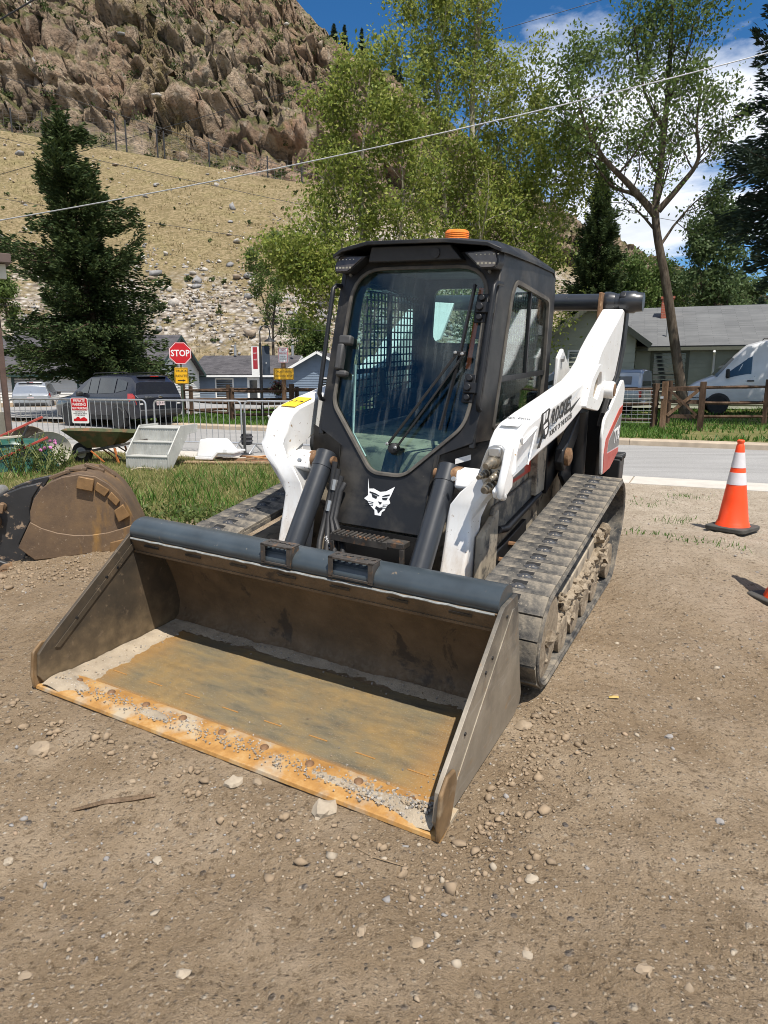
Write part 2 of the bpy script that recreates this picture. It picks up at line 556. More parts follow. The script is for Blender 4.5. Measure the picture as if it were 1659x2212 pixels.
def m_floor():
    t = NT('worn_bucket_floor')
    P = t.sepxyz()
    st = t.map((1.2, 5, 5))
    c = t.ramp(t.noise(3.5, 9, .65, vec=st), (.3, (.10, .088, .062)), (.5, (.17, .14, .085)), (.7, (.25, .185, .085)))
    c = t.mix(t.ramp(t.noise(1.7, 9, .75), (.45, 0.0), (.70, .75)), c, t.ramp(t.noise(20, 6), (.35, (.26, .15, .04)), (.7, (.42, .25, .07))))
    edge = t.math('ADD', t.math('MULTIPLY', t.math('SUBTRACT', t.math('ABSOLUTE', P['X']), .80), 5.5), t.math('MULTIPLY', t.noise(6, 6), .8), clamp=True)
    c = t.mix(t.math('MULTIPLY', edge, .55), c, (.42, .20, .04))
    fr = t.math('SUBTRACT', 1.0, t.math('ABSOLUTE', t.math('MULTIPLY', t.math('SUBTRACT', P['Y'], .165), 26)), clamp=True)
    c = t.mix(t.math('MULTIPLY', fr, .9), c, (.36, .17, .04))
    c = t.mix(t.ramp(t.noise(170, 3, .7), (.58, 0.0), (.66, .75)), c, (.42, .38, .30))
    c = t.mix(t.ramp(t.noise(90, 4, .7), (.30, .8), (.40, 0.0)), c, (.06, .052, .04))
    t.set(base=c, rough=.62, metal=.25, spec=.4)
    t.bump(t.noise(140, 4, .7), .35, .004)
    return t.m
def m_edge():
    t = NT('rusty_cutting_edge')
    c = t.ramp(t.noise(9, 8, .7), (.3, (.25, .12, .03)), (.5, (.40, .21, .06)), (.7, (.50, .34, .15)))
    c = t.mix(t.ramp(t.noise(5, 6, .6), (.5, 0.0), (.62, .8)), c, (.42, .37, .28))
    t.set(base=c, rough=.75, metal=.2)
    t.bump(t.noise(80, 5), .4, .004)
    return t.m
def m_back():
    t = NT('bucket_back_rust')
    c = t.ramp(t.noise(4, 8, .65), (.3, (.07, .047, .026)), (.52, (.125, .082, .044)), (.72, (.18, .12, .068)))
    c = t.mix(t.ramp(t.noise(3.1, 7, .7, dist=.6), (.58, 0.0), (.63, .9)), c, (.045, .032, .022))
    P = t.sepxyz()
    low = t.math('MULTIPLY', t.math('SUBTRACT', .10, P['Z']), 9, clamp=True)
    c = t.mix(t.math('MULTIPLY', low, t.ramp(t.noise(40, 5), (.45, .0), (.65, .5))), c, (.22, .175, .12))
    t.set(base=c, rough=.7, metal=.15)
    t.bump(t.noise(45, 7, .65), .5, .006)
    return t.m
def m_sideplate():
    t = NT('worn_steel_plate')
    c = t.ramp(t.noise(2.5, 8, .65), (.3, (.19, .16, .12)), (.5, (.28, .24, .185)), (.7, (.36, .315, .25)))
    sc = t.map((60, 4, 4), rot=(.6, 0, 0))
    c = t.mix(t.ramp(t.noise(3, 4, .6, vec=t.map((30, 2, 14), rot=(.5, 0, 0))), (.55, 0.0), (.75, .35)), c, (.45, .42, .38))
    P = t.sepxyz()
    up = t.math('ADD', t.math('MULTIPLY', t.math('SUBTRACT', P['Z'], .30), 2.4), t.math('MULTIPLY', t.math('SUBTRACT', t.noise(7, 8, .7), .5), 2.2), clamp=True)
    c = t.mix(up, c, (.05, .05, .048))
    c = t.mix(t.ramp(t.noise(6, 7, .7), (.6, 0.0), (.7, .6)), c, (.30, .17, .06))
    t.set(base=c, rough=.55, metal=.35)
    t.bump(t.noise(60, 6), .25, .003)
    return t.m
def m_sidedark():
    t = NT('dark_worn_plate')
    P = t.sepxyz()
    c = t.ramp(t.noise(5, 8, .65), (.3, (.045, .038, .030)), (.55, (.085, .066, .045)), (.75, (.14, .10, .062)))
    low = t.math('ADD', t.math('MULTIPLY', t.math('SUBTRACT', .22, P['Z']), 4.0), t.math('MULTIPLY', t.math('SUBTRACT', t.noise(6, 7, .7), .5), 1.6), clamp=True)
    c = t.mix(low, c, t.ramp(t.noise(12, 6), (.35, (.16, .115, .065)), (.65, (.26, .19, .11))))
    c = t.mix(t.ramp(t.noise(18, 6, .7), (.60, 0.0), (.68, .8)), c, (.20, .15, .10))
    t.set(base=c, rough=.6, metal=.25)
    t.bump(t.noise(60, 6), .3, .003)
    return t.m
def m_rubber():
    t = NT('dusty_rubber')
    n = t.noise(9, 9, .7)
    c = t.ramp(n, (.38, (.035, .036, .037)), (.52, (.115, .105, .09)), (.66, (.25, .215, .165)))
    c = t.mix(t.ramp(t.noise(45, 6, .7), (.60, 0.0), (.68, .7)), c, (.33, .285, .22))
    t.set(base=c, rough=.85, spec=.25)
    t.bump(t.noise(60, 7, .7), .6, .006)
    return t.m
def m_mud():
    t = NT('dried_mud')
    c = t.ramp(t.noise(30, 8, .7), (.3, (.16, .125, .088)), (.5, (.29, .235, .17)), (.72, (.40, .335, .25)))
    t.set(base=c, rough=.95, spec=.1)
    t.bump(t.noise(110, 6, .75), .9, .008)
    return t.m
def m_glass(name='tinted_glass', tint=(.80, .91, .90), refl=1.25):
    t = NT(name)
    t.n.remove(t.p)
    tr = t.n.new('ShaderNodeBsdfTransparent'); tr.inputs[0].default_value = (*tint, 1)
    gl = t.n.new('ShaderNodeBsdfGlossy'); gl.inputs['Roughness'].default_value = .015
    df = t.n.new('ShaderNodeBsdfDiffuse'); df.inputs[0].default_value = (.55, .55, .52, 1)
    lw = t.n.new('ShaderNodeLayerWeight'); lw.inputs[0].default_value = .5
    k = t.math('MULTIPLY_ADD', t.math('POWER', lw.outputs['Facing'], 4.0), .8, .035 * refl, clamp=True)
    m1 = t.n.new('ShaderNodeMixShader')
    t.l.new(k, m1.inputs[0]); t.l.new(tr.outputs[0], m1.inputs[1]); t.l.new(gl.outputs[0], m1.inputs[2])
    dust = t.math('MULTIPLY', t.ramp(t.noise(3, 8, .7, vec=t.map((9, 1, .8))), (.52, .0), (.85, 1.0)), .10)
    m2 = t.n.new('ShaderNodeMixShader')
    t.l.new(dust, m2.inputs[0]); t.l.new(m1.outputs[0], m2.inputs[1]); t.l.new(df.outputs[0], m2.inputs[2])
    t.l.new(m2.outputs[0], t.out.inputs[0])
    return t.m

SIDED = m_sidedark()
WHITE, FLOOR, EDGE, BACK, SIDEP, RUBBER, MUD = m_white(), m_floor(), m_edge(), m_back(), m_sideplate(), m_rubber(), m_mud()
GLASS = m_glass()
SHOE = mat('rusty_shoe', (.20, .125, .06), .7, metal=.25, var=.35, scale=9, col2=(.34, .26, .17), amt=.45, scale2=6, bump=.3)
BLACK = mat('black_paint', (.011, .0115, .013), .45, spec=.35, var=.3, scale=5, specks=(.20, .18, .15), speck_amt=.235, speck_scale=45, bump=.04)
CAB = mat('black_cab_paint', (.012, .0125, .014), .46, spec=.35, var=.25, scale=4, col2=(.075, .068, .058), amt=.38, scale2=3.5, sharp=.16, specks=(.25, .22, .18), speck_amt=.22, speck_scale=38)
PLASTIC = mat('black_plastic', (.014, .014, .015), .6, var=.3, scale=12, bump=.08, bscale=160)
CYLP = mat('charcoal_paint', (.024, .027, .032), .34, var=.18, scale=5, specks=(.24, .2, .15), speck_amt=.24, speck_scale=30, coat=.1)
TUBEP = mat('blue_grey_worn_paint', (.040, .052, .061), .36, var=.25, scale=5, col2=(.22, .16, .10), amt=.33, scale2=9, sharp=.03, specks=(.33, .29, .22), speck_amt=.27, speck_scale=40)
RUST = mat('brown_rust', (.16, .085, .04), .85, var=.4, scale=25, col2=(.30, .20, .11), amt=.4, scale2=30, bump=.4)
STEEL = mat('zinc_steel', (.48, .48, .47), .38, metal=.75, var=.15, scale=20, col2=(.25, .22, .17), amt=.3, scale2=18, sharp=.1)
BRASSY = mat('dull_coupler_steel', (.30, .26, .20), .4, metal=.7, var=.3, scale=30)
SEAL = mat('dusty_window_seal', (.055, .05, .044), .8, var=.35, scale=9, col2=(.16, .145, .12), amt=.4, scale2=6, sharp=.2)
SAND = mat('sand', (.31, .255, .185), .95, var=.25, scale=9, specks=(.44, .39, .32), speck_amt=.36, speck_scale=120, bump=.8, bscale=150, bdist=.006)
DUSTY = mat('dust_caked_chassis', (.33, .28, .21), .9, var=.25, scale=7, col2=(.06, .055, .05), amt=.42, scale2=9, sharp=.06, bump=.3, bscale=70)
REDP = mat('red_decal', (.42, .035, .02), .35, var=.1)
GREYP = mat('grey_decal', (.16, .16, .16), .4, var=.1)
WHITEP = mat('white_decal', (.80, .80, .79), .45, var=.03)
BLACKP = mat('black_decal', (.012, .012, .013), .45, var=.1)
YELP = mat('yellow_decal', (.72, .48, .02), .45, var=.05)
LENS = mat('smoked_lamp_lens', (.06, .052, .046), .12, var=.3, scale=30, spec=.8)
CLOTH = mat('dark_seat_cloth', (.022, .022, .024), .9, var=.3, scale=40)
ORANGE = mat('amber_plastic', (.85, .20, .012), .18, var=.08, scale=40, spec=.7)
OPANEL = mat('orange_strap', (.60, .10, .03), .6)
HOSE = mat('hose_rubber', (.018, .018, .019), .6, var=.3, scale=40)

LD = empty('compact_track_loader', label='white and black compact track loader with dirty bucket lowered on the dirt', cat='loader')
LD.matrix_world = MMAT

def rounded(poly, r, n=4):
    """round the corners of a 2-D polygon; r number or list"""
    out = []
    N = len(poly)
    for i in range(N):
        p0, p1, p2 = Vector(poly[i - 1]), Vector(poly[i]), Vector(poly[(i + 1) % N])
        rr = r[i] if isinstance(r, (list, tuple)) else r
        a, b = (p0 - p1), (p2 - p1)
        la, lb = a.length, b.length
        if rr <= 0 or la < 1e-6 or lb < 1e-6:
            out.append(tuple(p1)); continue
        d = min(rr, la * .45, lb * .45)
        s, e = p1 + a / la * d, p1 + b / lb * d
        for k in range(n + 1):
            t = k / n
            out.append(tuple((1 - t) ** 2 * s + 2 * t * (1 - t) * p1 + t * t * e))
    return out

def offset_poly(poly, d):
    """inset (positive) for a counter-clockwise polygon"""
    N = len(poly); out = []
    for i in range(N):
        p0, p1, p2 = Vector(poly[i - 1]), Vector(poly[i]), Vector(poly[(i + 1) % N])
        e1, e2 = (p1 - p0).normalized(), (p2 - p1).normalized()
        n1, n2 = Vector((-e1.y, e1.x)), Vector((-e2.y, e2.x))
        n = (n1 + n2)
        n = n / max(n.dot(n1), .3) if n.length > 1e-6 else n1
        out.append(tuple(p1 + n * d))
    return out

# ------------------------------------------------------------------ bucket
BW = 1.015
prof = [(.012, .0), (.80, .0), (.86, .010), (.905, .045), (.922, .12), (.895, .24), (.85, .36), (.79, .485), (.745, .515), (.62, .50)]
th = .012
def shell(profile, x0, x1, t):
    inner = [Vector(p) for p in profile]
    outer = []
    for i, p in enumerate(inner):
        a = inner[max(i - 1, 0)]; b = inner[min(i + 1, len(inner) - 1)]
        d = (b - a).normalized()
        outer.append(p + Vector((d.y, -d.x)) * t)
    return [tuple(p) for p in inner] + [tuple(p) for p in reversed(outer)]
bucket = MB().prism(shell(prof[1:], -BW, BW, th), 'x', -BW + .008, BW - .008).obj('bucket', BACK, LD, smooth=True)
bucket['label'] = 'wide rusty digging bucket lowered onto the ground'
MB().bx(-BW + .008, BW - .008, .012, .805, -.012, .0).obj('bucket_floor', FLOOR, bucket)
# lip strip under the tube
lip = MB()
lip.prism([(.600, .585), (.628, .498), (.638, .498), (.612, .590)], 'x', -BW + .01, BW - .01)
lip.obj('lip_plate', BACK, bucket, bevel=.002)
slot_me = MB().prism([(.6005, .562), (.6045, .550), (.602, .549), (.598, .561)], 'x', -.05, .05).mesh('lip_slot', BLACKP)
for k in range(7):
    o = link('lip_slot', slot_me, bucket); o.location = (-.86 + k * .285, 0, 0)
tb = MB().tube([(-BW + .006, .69, .615), (BW - .006, .69, .615)], .0855, 28)
tb.v = [(x, .69 + (y - .69) * 1.05, .615 + (z - .615) * .72) for x, y, z in tb.v]
tb.obj('top_tube', TUBEP, bucket, smooth=True)
MB().tube([(-BW + .01 + i * .05, .600 + .0015 * math.sin(i * 2.1), .583 + .002 * math.sin(i * 3.7)) for i in range(41)], .0055, 6).obj('weld_bead', mat('grey_weld', (.26, .27, .26), .6, metal=.2, var=.3, scale=30), bucket, smooth=True)
side = [(0.03, .012), (.004, .06), (.018, .165), (.06, .205), (.60, .600), (.625, .612), (.79, .612), (.805, .59), (.93, .16), (.965, .075), (.95, .03), (.88, .003)]
for sx in (-1, 1):
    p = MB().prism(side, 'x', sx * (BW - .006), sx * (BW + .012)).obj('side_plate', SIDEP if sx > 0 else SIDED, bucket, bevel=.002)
    p['label'] = 'worn steel side plate of the bucket'
    # stiffening strip and holes
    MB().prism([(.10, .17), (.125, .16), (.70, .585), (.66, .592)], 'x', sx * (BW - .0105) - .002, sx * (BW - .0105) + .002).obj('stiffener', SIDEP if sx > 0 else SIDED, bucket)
    MB().prism([(.13, .085), (.17, .085), (.76, .56), (.735, .565)], 'x', sx * (BW + .0135) - .002, sx * (BW + .0135) + .002).obj('stiffener', SIDEP, bucket)
    for hy, hz in ((.235, .27), (.43, .42), (.66, .56), (.50, .45)):
        MB().cyl((sx * (BW - .014), hy, hz), (sx * (BW + .017), hy, hz), .007, 10).obj('bolt_hole', BLACKP, bucket)
    # cast corner shoe
    sh = MB().prism([(-.012, -.002), (-.018, .06), (.0, .175), (.05, .215), (.115, .205), (.14, .15), (.10, .03), (.08, -.002)], 'x', sx * (BW + .014), sx * (BW + .030))
    sh.obj('corner_shoe', SHOE, bucket, bevel=.006)
ce = MB().prism([(-.005, -.006), (.0, .010), (.15, .019), (.165, .012), (.165, .001), (.02, -.012)], 'x', -BW - .03, BW + .03)
ce.obj('cutting_edge', EDGE, bucket, bevel=.002)
bolt_me = MB().lathe([(0, .012), (.010, .011), (.017, .006), (.019, 0)], n=14).mesh('bolt_head', RUST, True)
for k in range(9):
    b = link('bolt_head', bolt_me, bucket); b.location = (-.88 + k * .22, .118, .016)
for k in range(8):
    b = MB().bx(-.045, .045, -.003, .003, 0, .0025).obj('plug_weld', EDGE, bucket); b.location = (-.80 + k * .232, .29 + .004 * (k % 3), .0005)
# steps on the tube
for x0, x1 in ((-.145, .025), (.225, .45)):
    st = MB()
    holes = []
    nx = 6
    for k in range(nx):
        cx = x0 + .022 + (x1 - x0 - .044) * k / (nx - 1)
        holes.append([(cx + .011 * math.cos(a * math.pi / 4), .640 + .011 * math.sin(a * math.pi / 4)) for a in range(8)])
    st.plate([(x0, .612), (x1, .612), (x1, .672), (x0, .672)], holes, 'z', .692, .698)
    st.bx(x0, x0 + .024, .592, .599, .60, .698)
    st.bx(x1 - .024, x1, .592, .599, .60, .698)
    st.bx(x0, x1, .592, .611, .688, .698)
    st.bx(x0, x1, .592, .599, .604, .614)
    st.bx(x0, x0 + .006, .600, .66, .62, .691)
    st.bx(x1 - .006, x1, .600, .66, .62, .691)
    st.obj('step', mat('worn_step_steel', (.07, .062, .055), .6, metal=.4, var=.35, scale=22, col2=(.22, .12, .06), amt=.36, scale2=20), bucket, bevel=.0015)
# sand lying in the bucket
def sand_height(x, y):
    n = noise.noise(Vector((x * 4, y * 4, 2))) * .5 + noise.noise(Vector((x * 11, y * 11, 5))) * .3 + noise.noise(Vector((x * 30, y * 30, 9))) * .22 + noise.noise(Vector((x * 70, y * 70, 3))) * .22
    left = sstep(.24, .0, abs(x + BW) - .05 + y * .08)
    right = sstep(.20, .0, abs(x - BW))
    back = sstep(.13, .0, .885 - y)
    front = sstep(.075, .0, abs(y - .085)) * (.42 + .55 * noise.noise(Vector((x * 4.3, 3, 1))) + .55 * sstep(.55, 1.0, x))
    h = -.011 + .030 * max(left * 1.0, right * .8, back * 1.05) + .024 * front + .013 * n
    return h + (.018 * front if y < .17 else 0)
nx, ny = 190, 92
vs = [(-BW + .012 + (2 * BW - .024) * i / (nx - 1), .008 + .865 * j / (ny - 1)) for j in range(ny) for i in range(nx)]
vs = [(x, y, sand_height(x, y) if y > .165 else min(.034, sand_height(x, y) + .004)) for x, y in vs]
ii = np.arange(ny - 1)[:, None] * nx + np.arange(nx - 1)[None, :]
sand = link('sand', np_mesh('sand', vs, np.stack([ii, ii + 1, ii + nx + 1, ii + nx], -1).reshape(-1, 4), SAND, True), bucket)
sand['kind'] = 'stuff'
random.seed(5)
gv = [MB() for _ in range(3)]
for k in range(3000):
    x = random.uniform(-.98, .98); y = random.choice([random.gauss(.085, .03), random.gauss(.085, .03), random.uniform(.2, .86)])
    if y > .18 and not (abs(x) > .86 or y > .8 or random.random() < .05): continue
    if y < .02 or (y < .18 and x < .6 and random.random() < .55): continue
    z = max(sand_height(x, y), .001 if y > .165 else .017)
    r = random.uniform(.0018, .0045) * (1.5 if x > .7 and y < .2 else 1)
    random.choice(gv).blob((x, y, z + r * .3), r, k, 1 if r > .006 else 0, .2, (1, 1, .7)) if False else random.choice(gv).box((x, y, z + r * .3), (r * 1.7, r * 1.4, r * 1.2), Matrix.Rotation(random.uniform(0, 3), 3, Vector((random.random(), random.random(), .3)).normalized()))
for g_, c in zip(gv, ((.33, .30, .26), (.19, .175, .155), (.28, .22, .15))):
    o = g_.obj('gravel', mat('bucket_gravel', c, .9), bucket); o['kind'] = 'stuff'

# ------------------------------------------------------------------ tracks
def belt_path():
    pts = []
    def arc(cy, cz, r, a0, a1, n):
        for k in range(n + 1):
            a = R(a0 + (a1 - a0) * k / n)
            pts.append((cy + r * math.cos(a), cz + r * math.sin(a)))
    arc(1.20, .262, .235, 96, 270 - 6, 14)        # front idler, top to bottom
    arc(2.86, .155, .152, 270, 325, 5)            # rear bogie
    arc(2.93, .435, .262, -22, 96, 12)            # sprocket
    return pts
def resample(pts, n):
    P = [Vector(p) for p in pts]; P.append(P[0])
    L = [0]
    for a, b in zip(P, P[1:]): L.append(L[-1] + (b - a).length)
    out = []
    j = 0
    for k in range(n):
        s = L[-1] * k / n
        while L[j + 1] < s: j += 1
        t = (s - L[j]) / max(L[j + 1] - L[j], 1e-9)
        p = P[j].lerp(P[j + 1], t); d = (P[j + 1] - P[j]).normalized()
        out.append((p, d))
    return out, L[-1]
bp = belt_path()
bel, BL = resample(bp, 120)
NP = 46
pads, _ = resample(bp, NP)
XI, XO = .755, 1.088
pm_ = MB()
hw = (XO - XI) / 2; pl_ = BL / NP
pm_.prism([(-pl_ * .499, 0), (pl_ * .499, 0), (pl_ * .486, .017), (-pl_ * .486, .017)], 'x', -hw + .004, hw - .004)
pad_me = pm_.mesh('tread_pad', RUBBER, True)
lugm = MB().blob((0, pl_ * .10, .013), .033, 3, 2, .15, (1.25, .8, .5)).mesh('lug', mat('bare_rubber', (.035, .037, .042), .6, var=.3, scale=20, specks=(.3, .26, .2), speck_amt=.4, speck_scale=60), True)
holem = MB().bx(-.036, .036, -pl_ * .36, -pl_ * .08, .010, .0182).mesh('slot', mat('dark_slot', (.01, .01, .01), .9))
for sx in (-1, 1):
    cx = sx * (XI + XO) / 2
    tr = MB()
    n = len(bel)
    vv, ff = [], []
    for (p, d) in bel:
        nrm = Vector((-d.y, d.x))        # inward for this direction
        for off, xx in ((0, -hw), (0, hw), (.026, hw), (.026, -hw)):
            q = p + nrm * (off + .004)
            vv.append((cx + xx, q.x, q.y))
    for i in range(n):
        j = (i + 1) % n
        for k in range(4):
            l = (k + 1) % 4
            ff.append((i * 4 + k, i * 4 + l, j * 4 + l, j * 4 + k))
    track = tr.add(vv, ff).obj('track', RUBBER, LD, smooth=True, angle=30)
    track['label'] = 'dusty rubber track caked with dried mud'
    # thick outer rim bead
    MB().tube([(cx + sx * (hw - .004), (p + Vector((-d.y, d.x)) * .010).x, (p + Vector((-d.y, d.x)) * .010).y) for p, d in bel], .0125, 6, closed=True).obj('track_rim', RUBBER, track, smooth=True)
    for p, d in pads:
        nrm = Vector((d.y, -d.x))
        m = Matrix(((1, 0, 0), (0, d.x, nrm.x), (0, d.y, nrm.y))).to_4x4()
        m.translation = Vector((cx, p.x - nrm.x * .022, p.y - nrm.y * .022))
        jit = random.uniform(-.008, -.004)
        m = m @ Matrix.Rotation(random.uniform(-.025, .025), 4, 'X') @ Matrix.Rotation(random.uniform(-.008, .008), 4, 'Z')
        m.translation = Vector((cx, p.x + nrm.x * jit, p.y + nrm.y * jit))
        for me in (pad_me, holem, lugm):
            o = link(me.name.split('.')[0] if False else {'tread_pad': 'tread_pad', 'lug': 'drive_lug', 'slot': 'lug_slot'}[me.name.split('.')[0]], me, track)
            o.matrix_local = m
    # undercarriage
    uc = MB()
    uc.prism([(1.20, .14), (1.14, .24), (1.22, .29), (1.75, .34), (2.45, .42), (2.62, .40), (2.70, .30), (2.62, .13)], 'x', cx - .11, cx + .11)
    ucp = uc.obj('track_frame', DUSTY, LD, bevel=.01)
    for yy, zz, r in ((1.20, .262, .20), (1.55, .13, .10), (1.82, .13, .10), (2.09, .13, .10), (2.36, .13, .10), (2.84, .155, .12)):
        MB().lathe([(.03, -.15), (r * .5, -.16), (r, -.15), (r, -.05), (r * .8, -.04), (r * .8, .04), (r, .05), (r, .15), (r * .5, .16), (.03, .15)], (cx, yy, zz), (1, 0, 0), 20).obj('roller', MUD, ucp, smooth=True)
    sp = MB()
    teeth = []
    for k in range(26):
        a = 2 * math.pi * k / 26
        r = .225 if k % 2 else .19
        teeth.append((2.93 + r * math.cos(a), .435 + r * math.sin(a)))
    sp.prism(teeth, 'x', cx - .03, cx + .03)
    sp.lathe([(.09, -.2), (.12, -.19), (.12, .0), (.06, .05)], (cx, 2.93, .435), (1, 0, 0), 20)
    sp.obj('sprocket', BLACK, ucp)
    # caked mud on the outer face of the frame
    gy, gz_ = 120, 34
    vs = []
    for j in range(gz_):
        for i in range(gy):
            y = 1.12 + 1.62 * i / (gy - 1); tz = j / (gz_ - 1)
            lo = .11 + .035 * noise.noise(Vector((y * 9, 1, sx * 3))); hi = .25 + .10 * sstep(1.15, 2.7, y) + .03 * noise.noise(Vector((y * 7, 5, sx * 3)))
            z = lo + (hi - lo) * tz
            q = Vector((y * 16, z * 16, 2 + sx))
            d = .030 * noise.noise(q) + .022 * noise.noise(q * 2.3) + .012 * noise.noise(q * 5)
            e = min(tz, 1 - tz, i / 4, (gy - 1 - i) / 4) * 6
            x = cx + sx * (.104 + (d + .035) * sstep(0, 1, e) + .012 * math.sin(y * 40) * noise.noise(Vector((y * 4, 3, 3))))
            vs.append((x, y, z))
    ii = np.arange(gz_ - 1)[:, None] * gy + np.arange(gy - 1)[None, :]
    link('mud', np_mesh('mud', vs, np.stack([ii, ii + 1, ii + gy + 1, ii + gy], -1).reshape(-1, 4), MUD, True), ucp)
    cl = MB()
    random.seed(11 + sx)
    for k in range(46):
        if k < 22: y, z, r = random.uniform(2.48, 2.72), random.uniform(.26, .44), random.uniform(.02, .055)
        else: y, z, r = random.uniform(1.12, 2.6), random.uniform(.10, .36), random.uniform(.012, .035)
        cl.blob((cx + sx * (.118 + random.uniform(-.02, .03)), y, z), r, k, 2, .5)
    mc = cl.obj('mud_clump', MUD, ucp, smooth=True); mc['kind'] = 'stuff'

# ------------------------------------------------------------------ chassis
ch = MB()
ch.prism([(1.66, .18), (1.66, .60), (1.72, .98), (2.2, 1.02), (3.35, 1.05), (3.62, .95), (3.66, .35), (3.3, .18)], 'x', -.60, .60)
chassis = ch.obj('chassis', DUSTY, LD, bevel=.015)
for sx in (-1, 1):
    MB().prism([(1.62, .70), (1.72, .60), (1.84, .575), (2.50, .64), (2.55, .66), (2.50, .78), (1.66, .735)], 'x', sx * .602, sx * .628).obj('side_cover', mat('dusty_black_cover', (.10, .092, .08), .8, var=.4, scale=9, col2=(.26, .22, .165), amt=.45, scale2=14), chassis, bevel=.008)
    MB().tube([(sx * .64, 1.70, .60), (sx * .64, 1.84, .572), (sx * .64, 2.52, .645)], .022, 10).obj('cover_rim', BLACK, chassis, smooth=True)
    MB().prism([(1.70, .80), (2.35, .82), (2.32, 1.0), (1.95, .98)], 'x', sx * .602, sx * .618).obj('red_panel', REDP, chassis)
    MB().prism([(1.74, .83), (2.20, .84), (2.18, .93), (1.9, .92)], 'x', sx * .6185, sx * .6225).obj('grey_panel', GREYP, chassis)
    MB().prism([(1.42, .16), (1.44, .62), (1.70, .72), (1.70, .16)], 'x', sx * .60, sx * .64).obj('front_panel', DUSTY, chassis, bevel=.01)
    MB().prism([(1.75, .20), (1.68, .34), (1.74, .46), (2.3, .52), (2.35, .22)], 'x', sx * .602, sx * .63).obj('axle_plate', BLACK, chassis, bevel=.006)
    for yy, zz in ((1.78, .40), (1.95, .45), (1.84, .29), (2.10, .33)):
        MB().cyl((sx * .63, yy, zz), (sx * .675, yy, zz), .017, 8).obj('bolt', RUST, chassis)
    # rear upright with link, lift cylinder and tail fender
    MB().prism([(2.62, .62), (2.56, 1.02), (2.75, 1.12), (2.95, .72)], 'x', sx * .61, sx * .66).obj('upright_gusset', BLACK, chassis, bevel=.006)
    MB().bx(min(sx * .602, sx * .66), max(sx * .602, sx * .66), 2.36, 2.56, .66, 1.06).obj('upright_plate', DUSTY, chassis, bevel=.006)
    MB().prism([(2.58, .845), (2.66, .78), (2.78, .83), (3.12, 1.06), (3.16, 1.14), (3.02, 1.15), (2.72, .97), (2.60, .93)], 'x', sx * .70, sx * .76).obj('lever_link', BLACK, LD, bevel=.01)
    MB().lathe([(.025, -.02), (.055, -.02), (.06, .0), (.06, .035), (.035, .045)], (sx * .75, 2.68, .875), (sx, 0, 0), 18).obj('pivot_pin', RUST, LD, smooth=True)
    MB().prism([(2.78, .72), (2.86, .92), (3.05, .80), (3.08, .66), (2.95, .60)], 'x', sx * .69, sx * .72).obj('mount_bracket', BLACK, LD, bevel=.008)
    MB().tube([(sx * .74, 3.14, .55), (sx * .74, 3.06, 1.14)], .062, 20).obj('lift_cylinder', BLACK, LD, smooth=True)
    fend = [(3.16, .68), (3.04, .98), (3.08, 1.09), (3.32, 1.175), (3.66, 1.33), (3.74, 1.325), (3.83, 1.25), (3.80, 1.06), (3.79, .77), (3.47, .68)]
    fend = rounded(fend, .03, 2)
    MB().prism(fend, 'x', sx * .895, sx * .915).obj('tail_fender', WHITE, LD, bevel=.006)
    MB().prism([(3.20, .685), (3.16, .84), (3.19, .94), (3.66, 1.115), (3.79, 1.13), (3.785, 1.075), (3.68, 1.06), (3.30, .92), (3.28, .82), (3.785, .80), (3.78, .765), (3.46, .685)], 'x', sx * .9155, sx * .9185).obj('red_stripe', REDP, LD)
    MB().prism([(3.31, .83), (3.33, .915), (3.69, 1.05), (3.785, 1.065), (3.782, .815)], 'x', sx * .9155, sx * .9185).obj('grey_stripe', GREYP, LD)
text('model_lettering', 'T76', .15, WHITEP, LD, frame_m((.9205, 3.62, .915), (0, 1, .05), (0, .12, 1)), .001, bold=.003)
# rear lamp box
rb = MB()
rb.box((.86, 3.95, .56), (.15, .22, .26))
rb.box((.86, 3.95, .38), (.10, .14, .2))
for k in range(3): rb.cyl((.78, 3.88 + k * .075, .70), (.945, 3.88 + k * .075, .70), .026, 10)
rb.obj('rear_bumper_lamp', BLACK, LD, bevel=.012)
MB().bx(-.80, .80, 3.66, 3.84, .40, 1.20).obj('tailgate', BLACK, LD, bevel=.02)
# ------------------------------------------------------------------ cab
def FY(z): return 1.565 + .31 * (z - .871)
FN = Vector((0, -1, .31)).normalized()
def fp(x, z, off=0.0): return Vector((x, FY(z), z)) + FN * off
front_out = [(-.295, .565), (.285, .565), (.31, 1.0), (.49, 1.08), (.505, 1.25), (.50, 2.09), (-.50, 2.09), (-.495, 1.25), (-.48, 1.08), (-.325, 1.0)]
hole = rounded([(-.10, .862), (.115, .862), (.43, 1.16), (.452, 1.30), (.446, 2.016), (-.416, 2.016), (-.425, 1.26), (-.405, 1.21)], [.06, .06, .10, .05, .20, .20, .05, .04], 6)
cab = MB().plate(front_out, [hole], 'y', lambda p: FY(p[1]), lambda p: FY(p[1]) + .035).obj('cab', CAB, LD, bevel=.004)
cab['label'] = 'black operator cab with glass front door'
seal_in = offset_poly(hole, .016)
MB().plate(offset_poly(hole, -.004), [seal_in], 'y', lambda p: FY(p[1]) - .012, lambda p: FY(p[1]) + .01).obj('window_seal', SEAL, cab, bevel=.004)
MB().prism(offset_poly(hole, .004), 'y', lambda p: FY(p[1]) + .012, lambda p: FY(p[1]) + .017).obj('windshield', GLASS, cab)
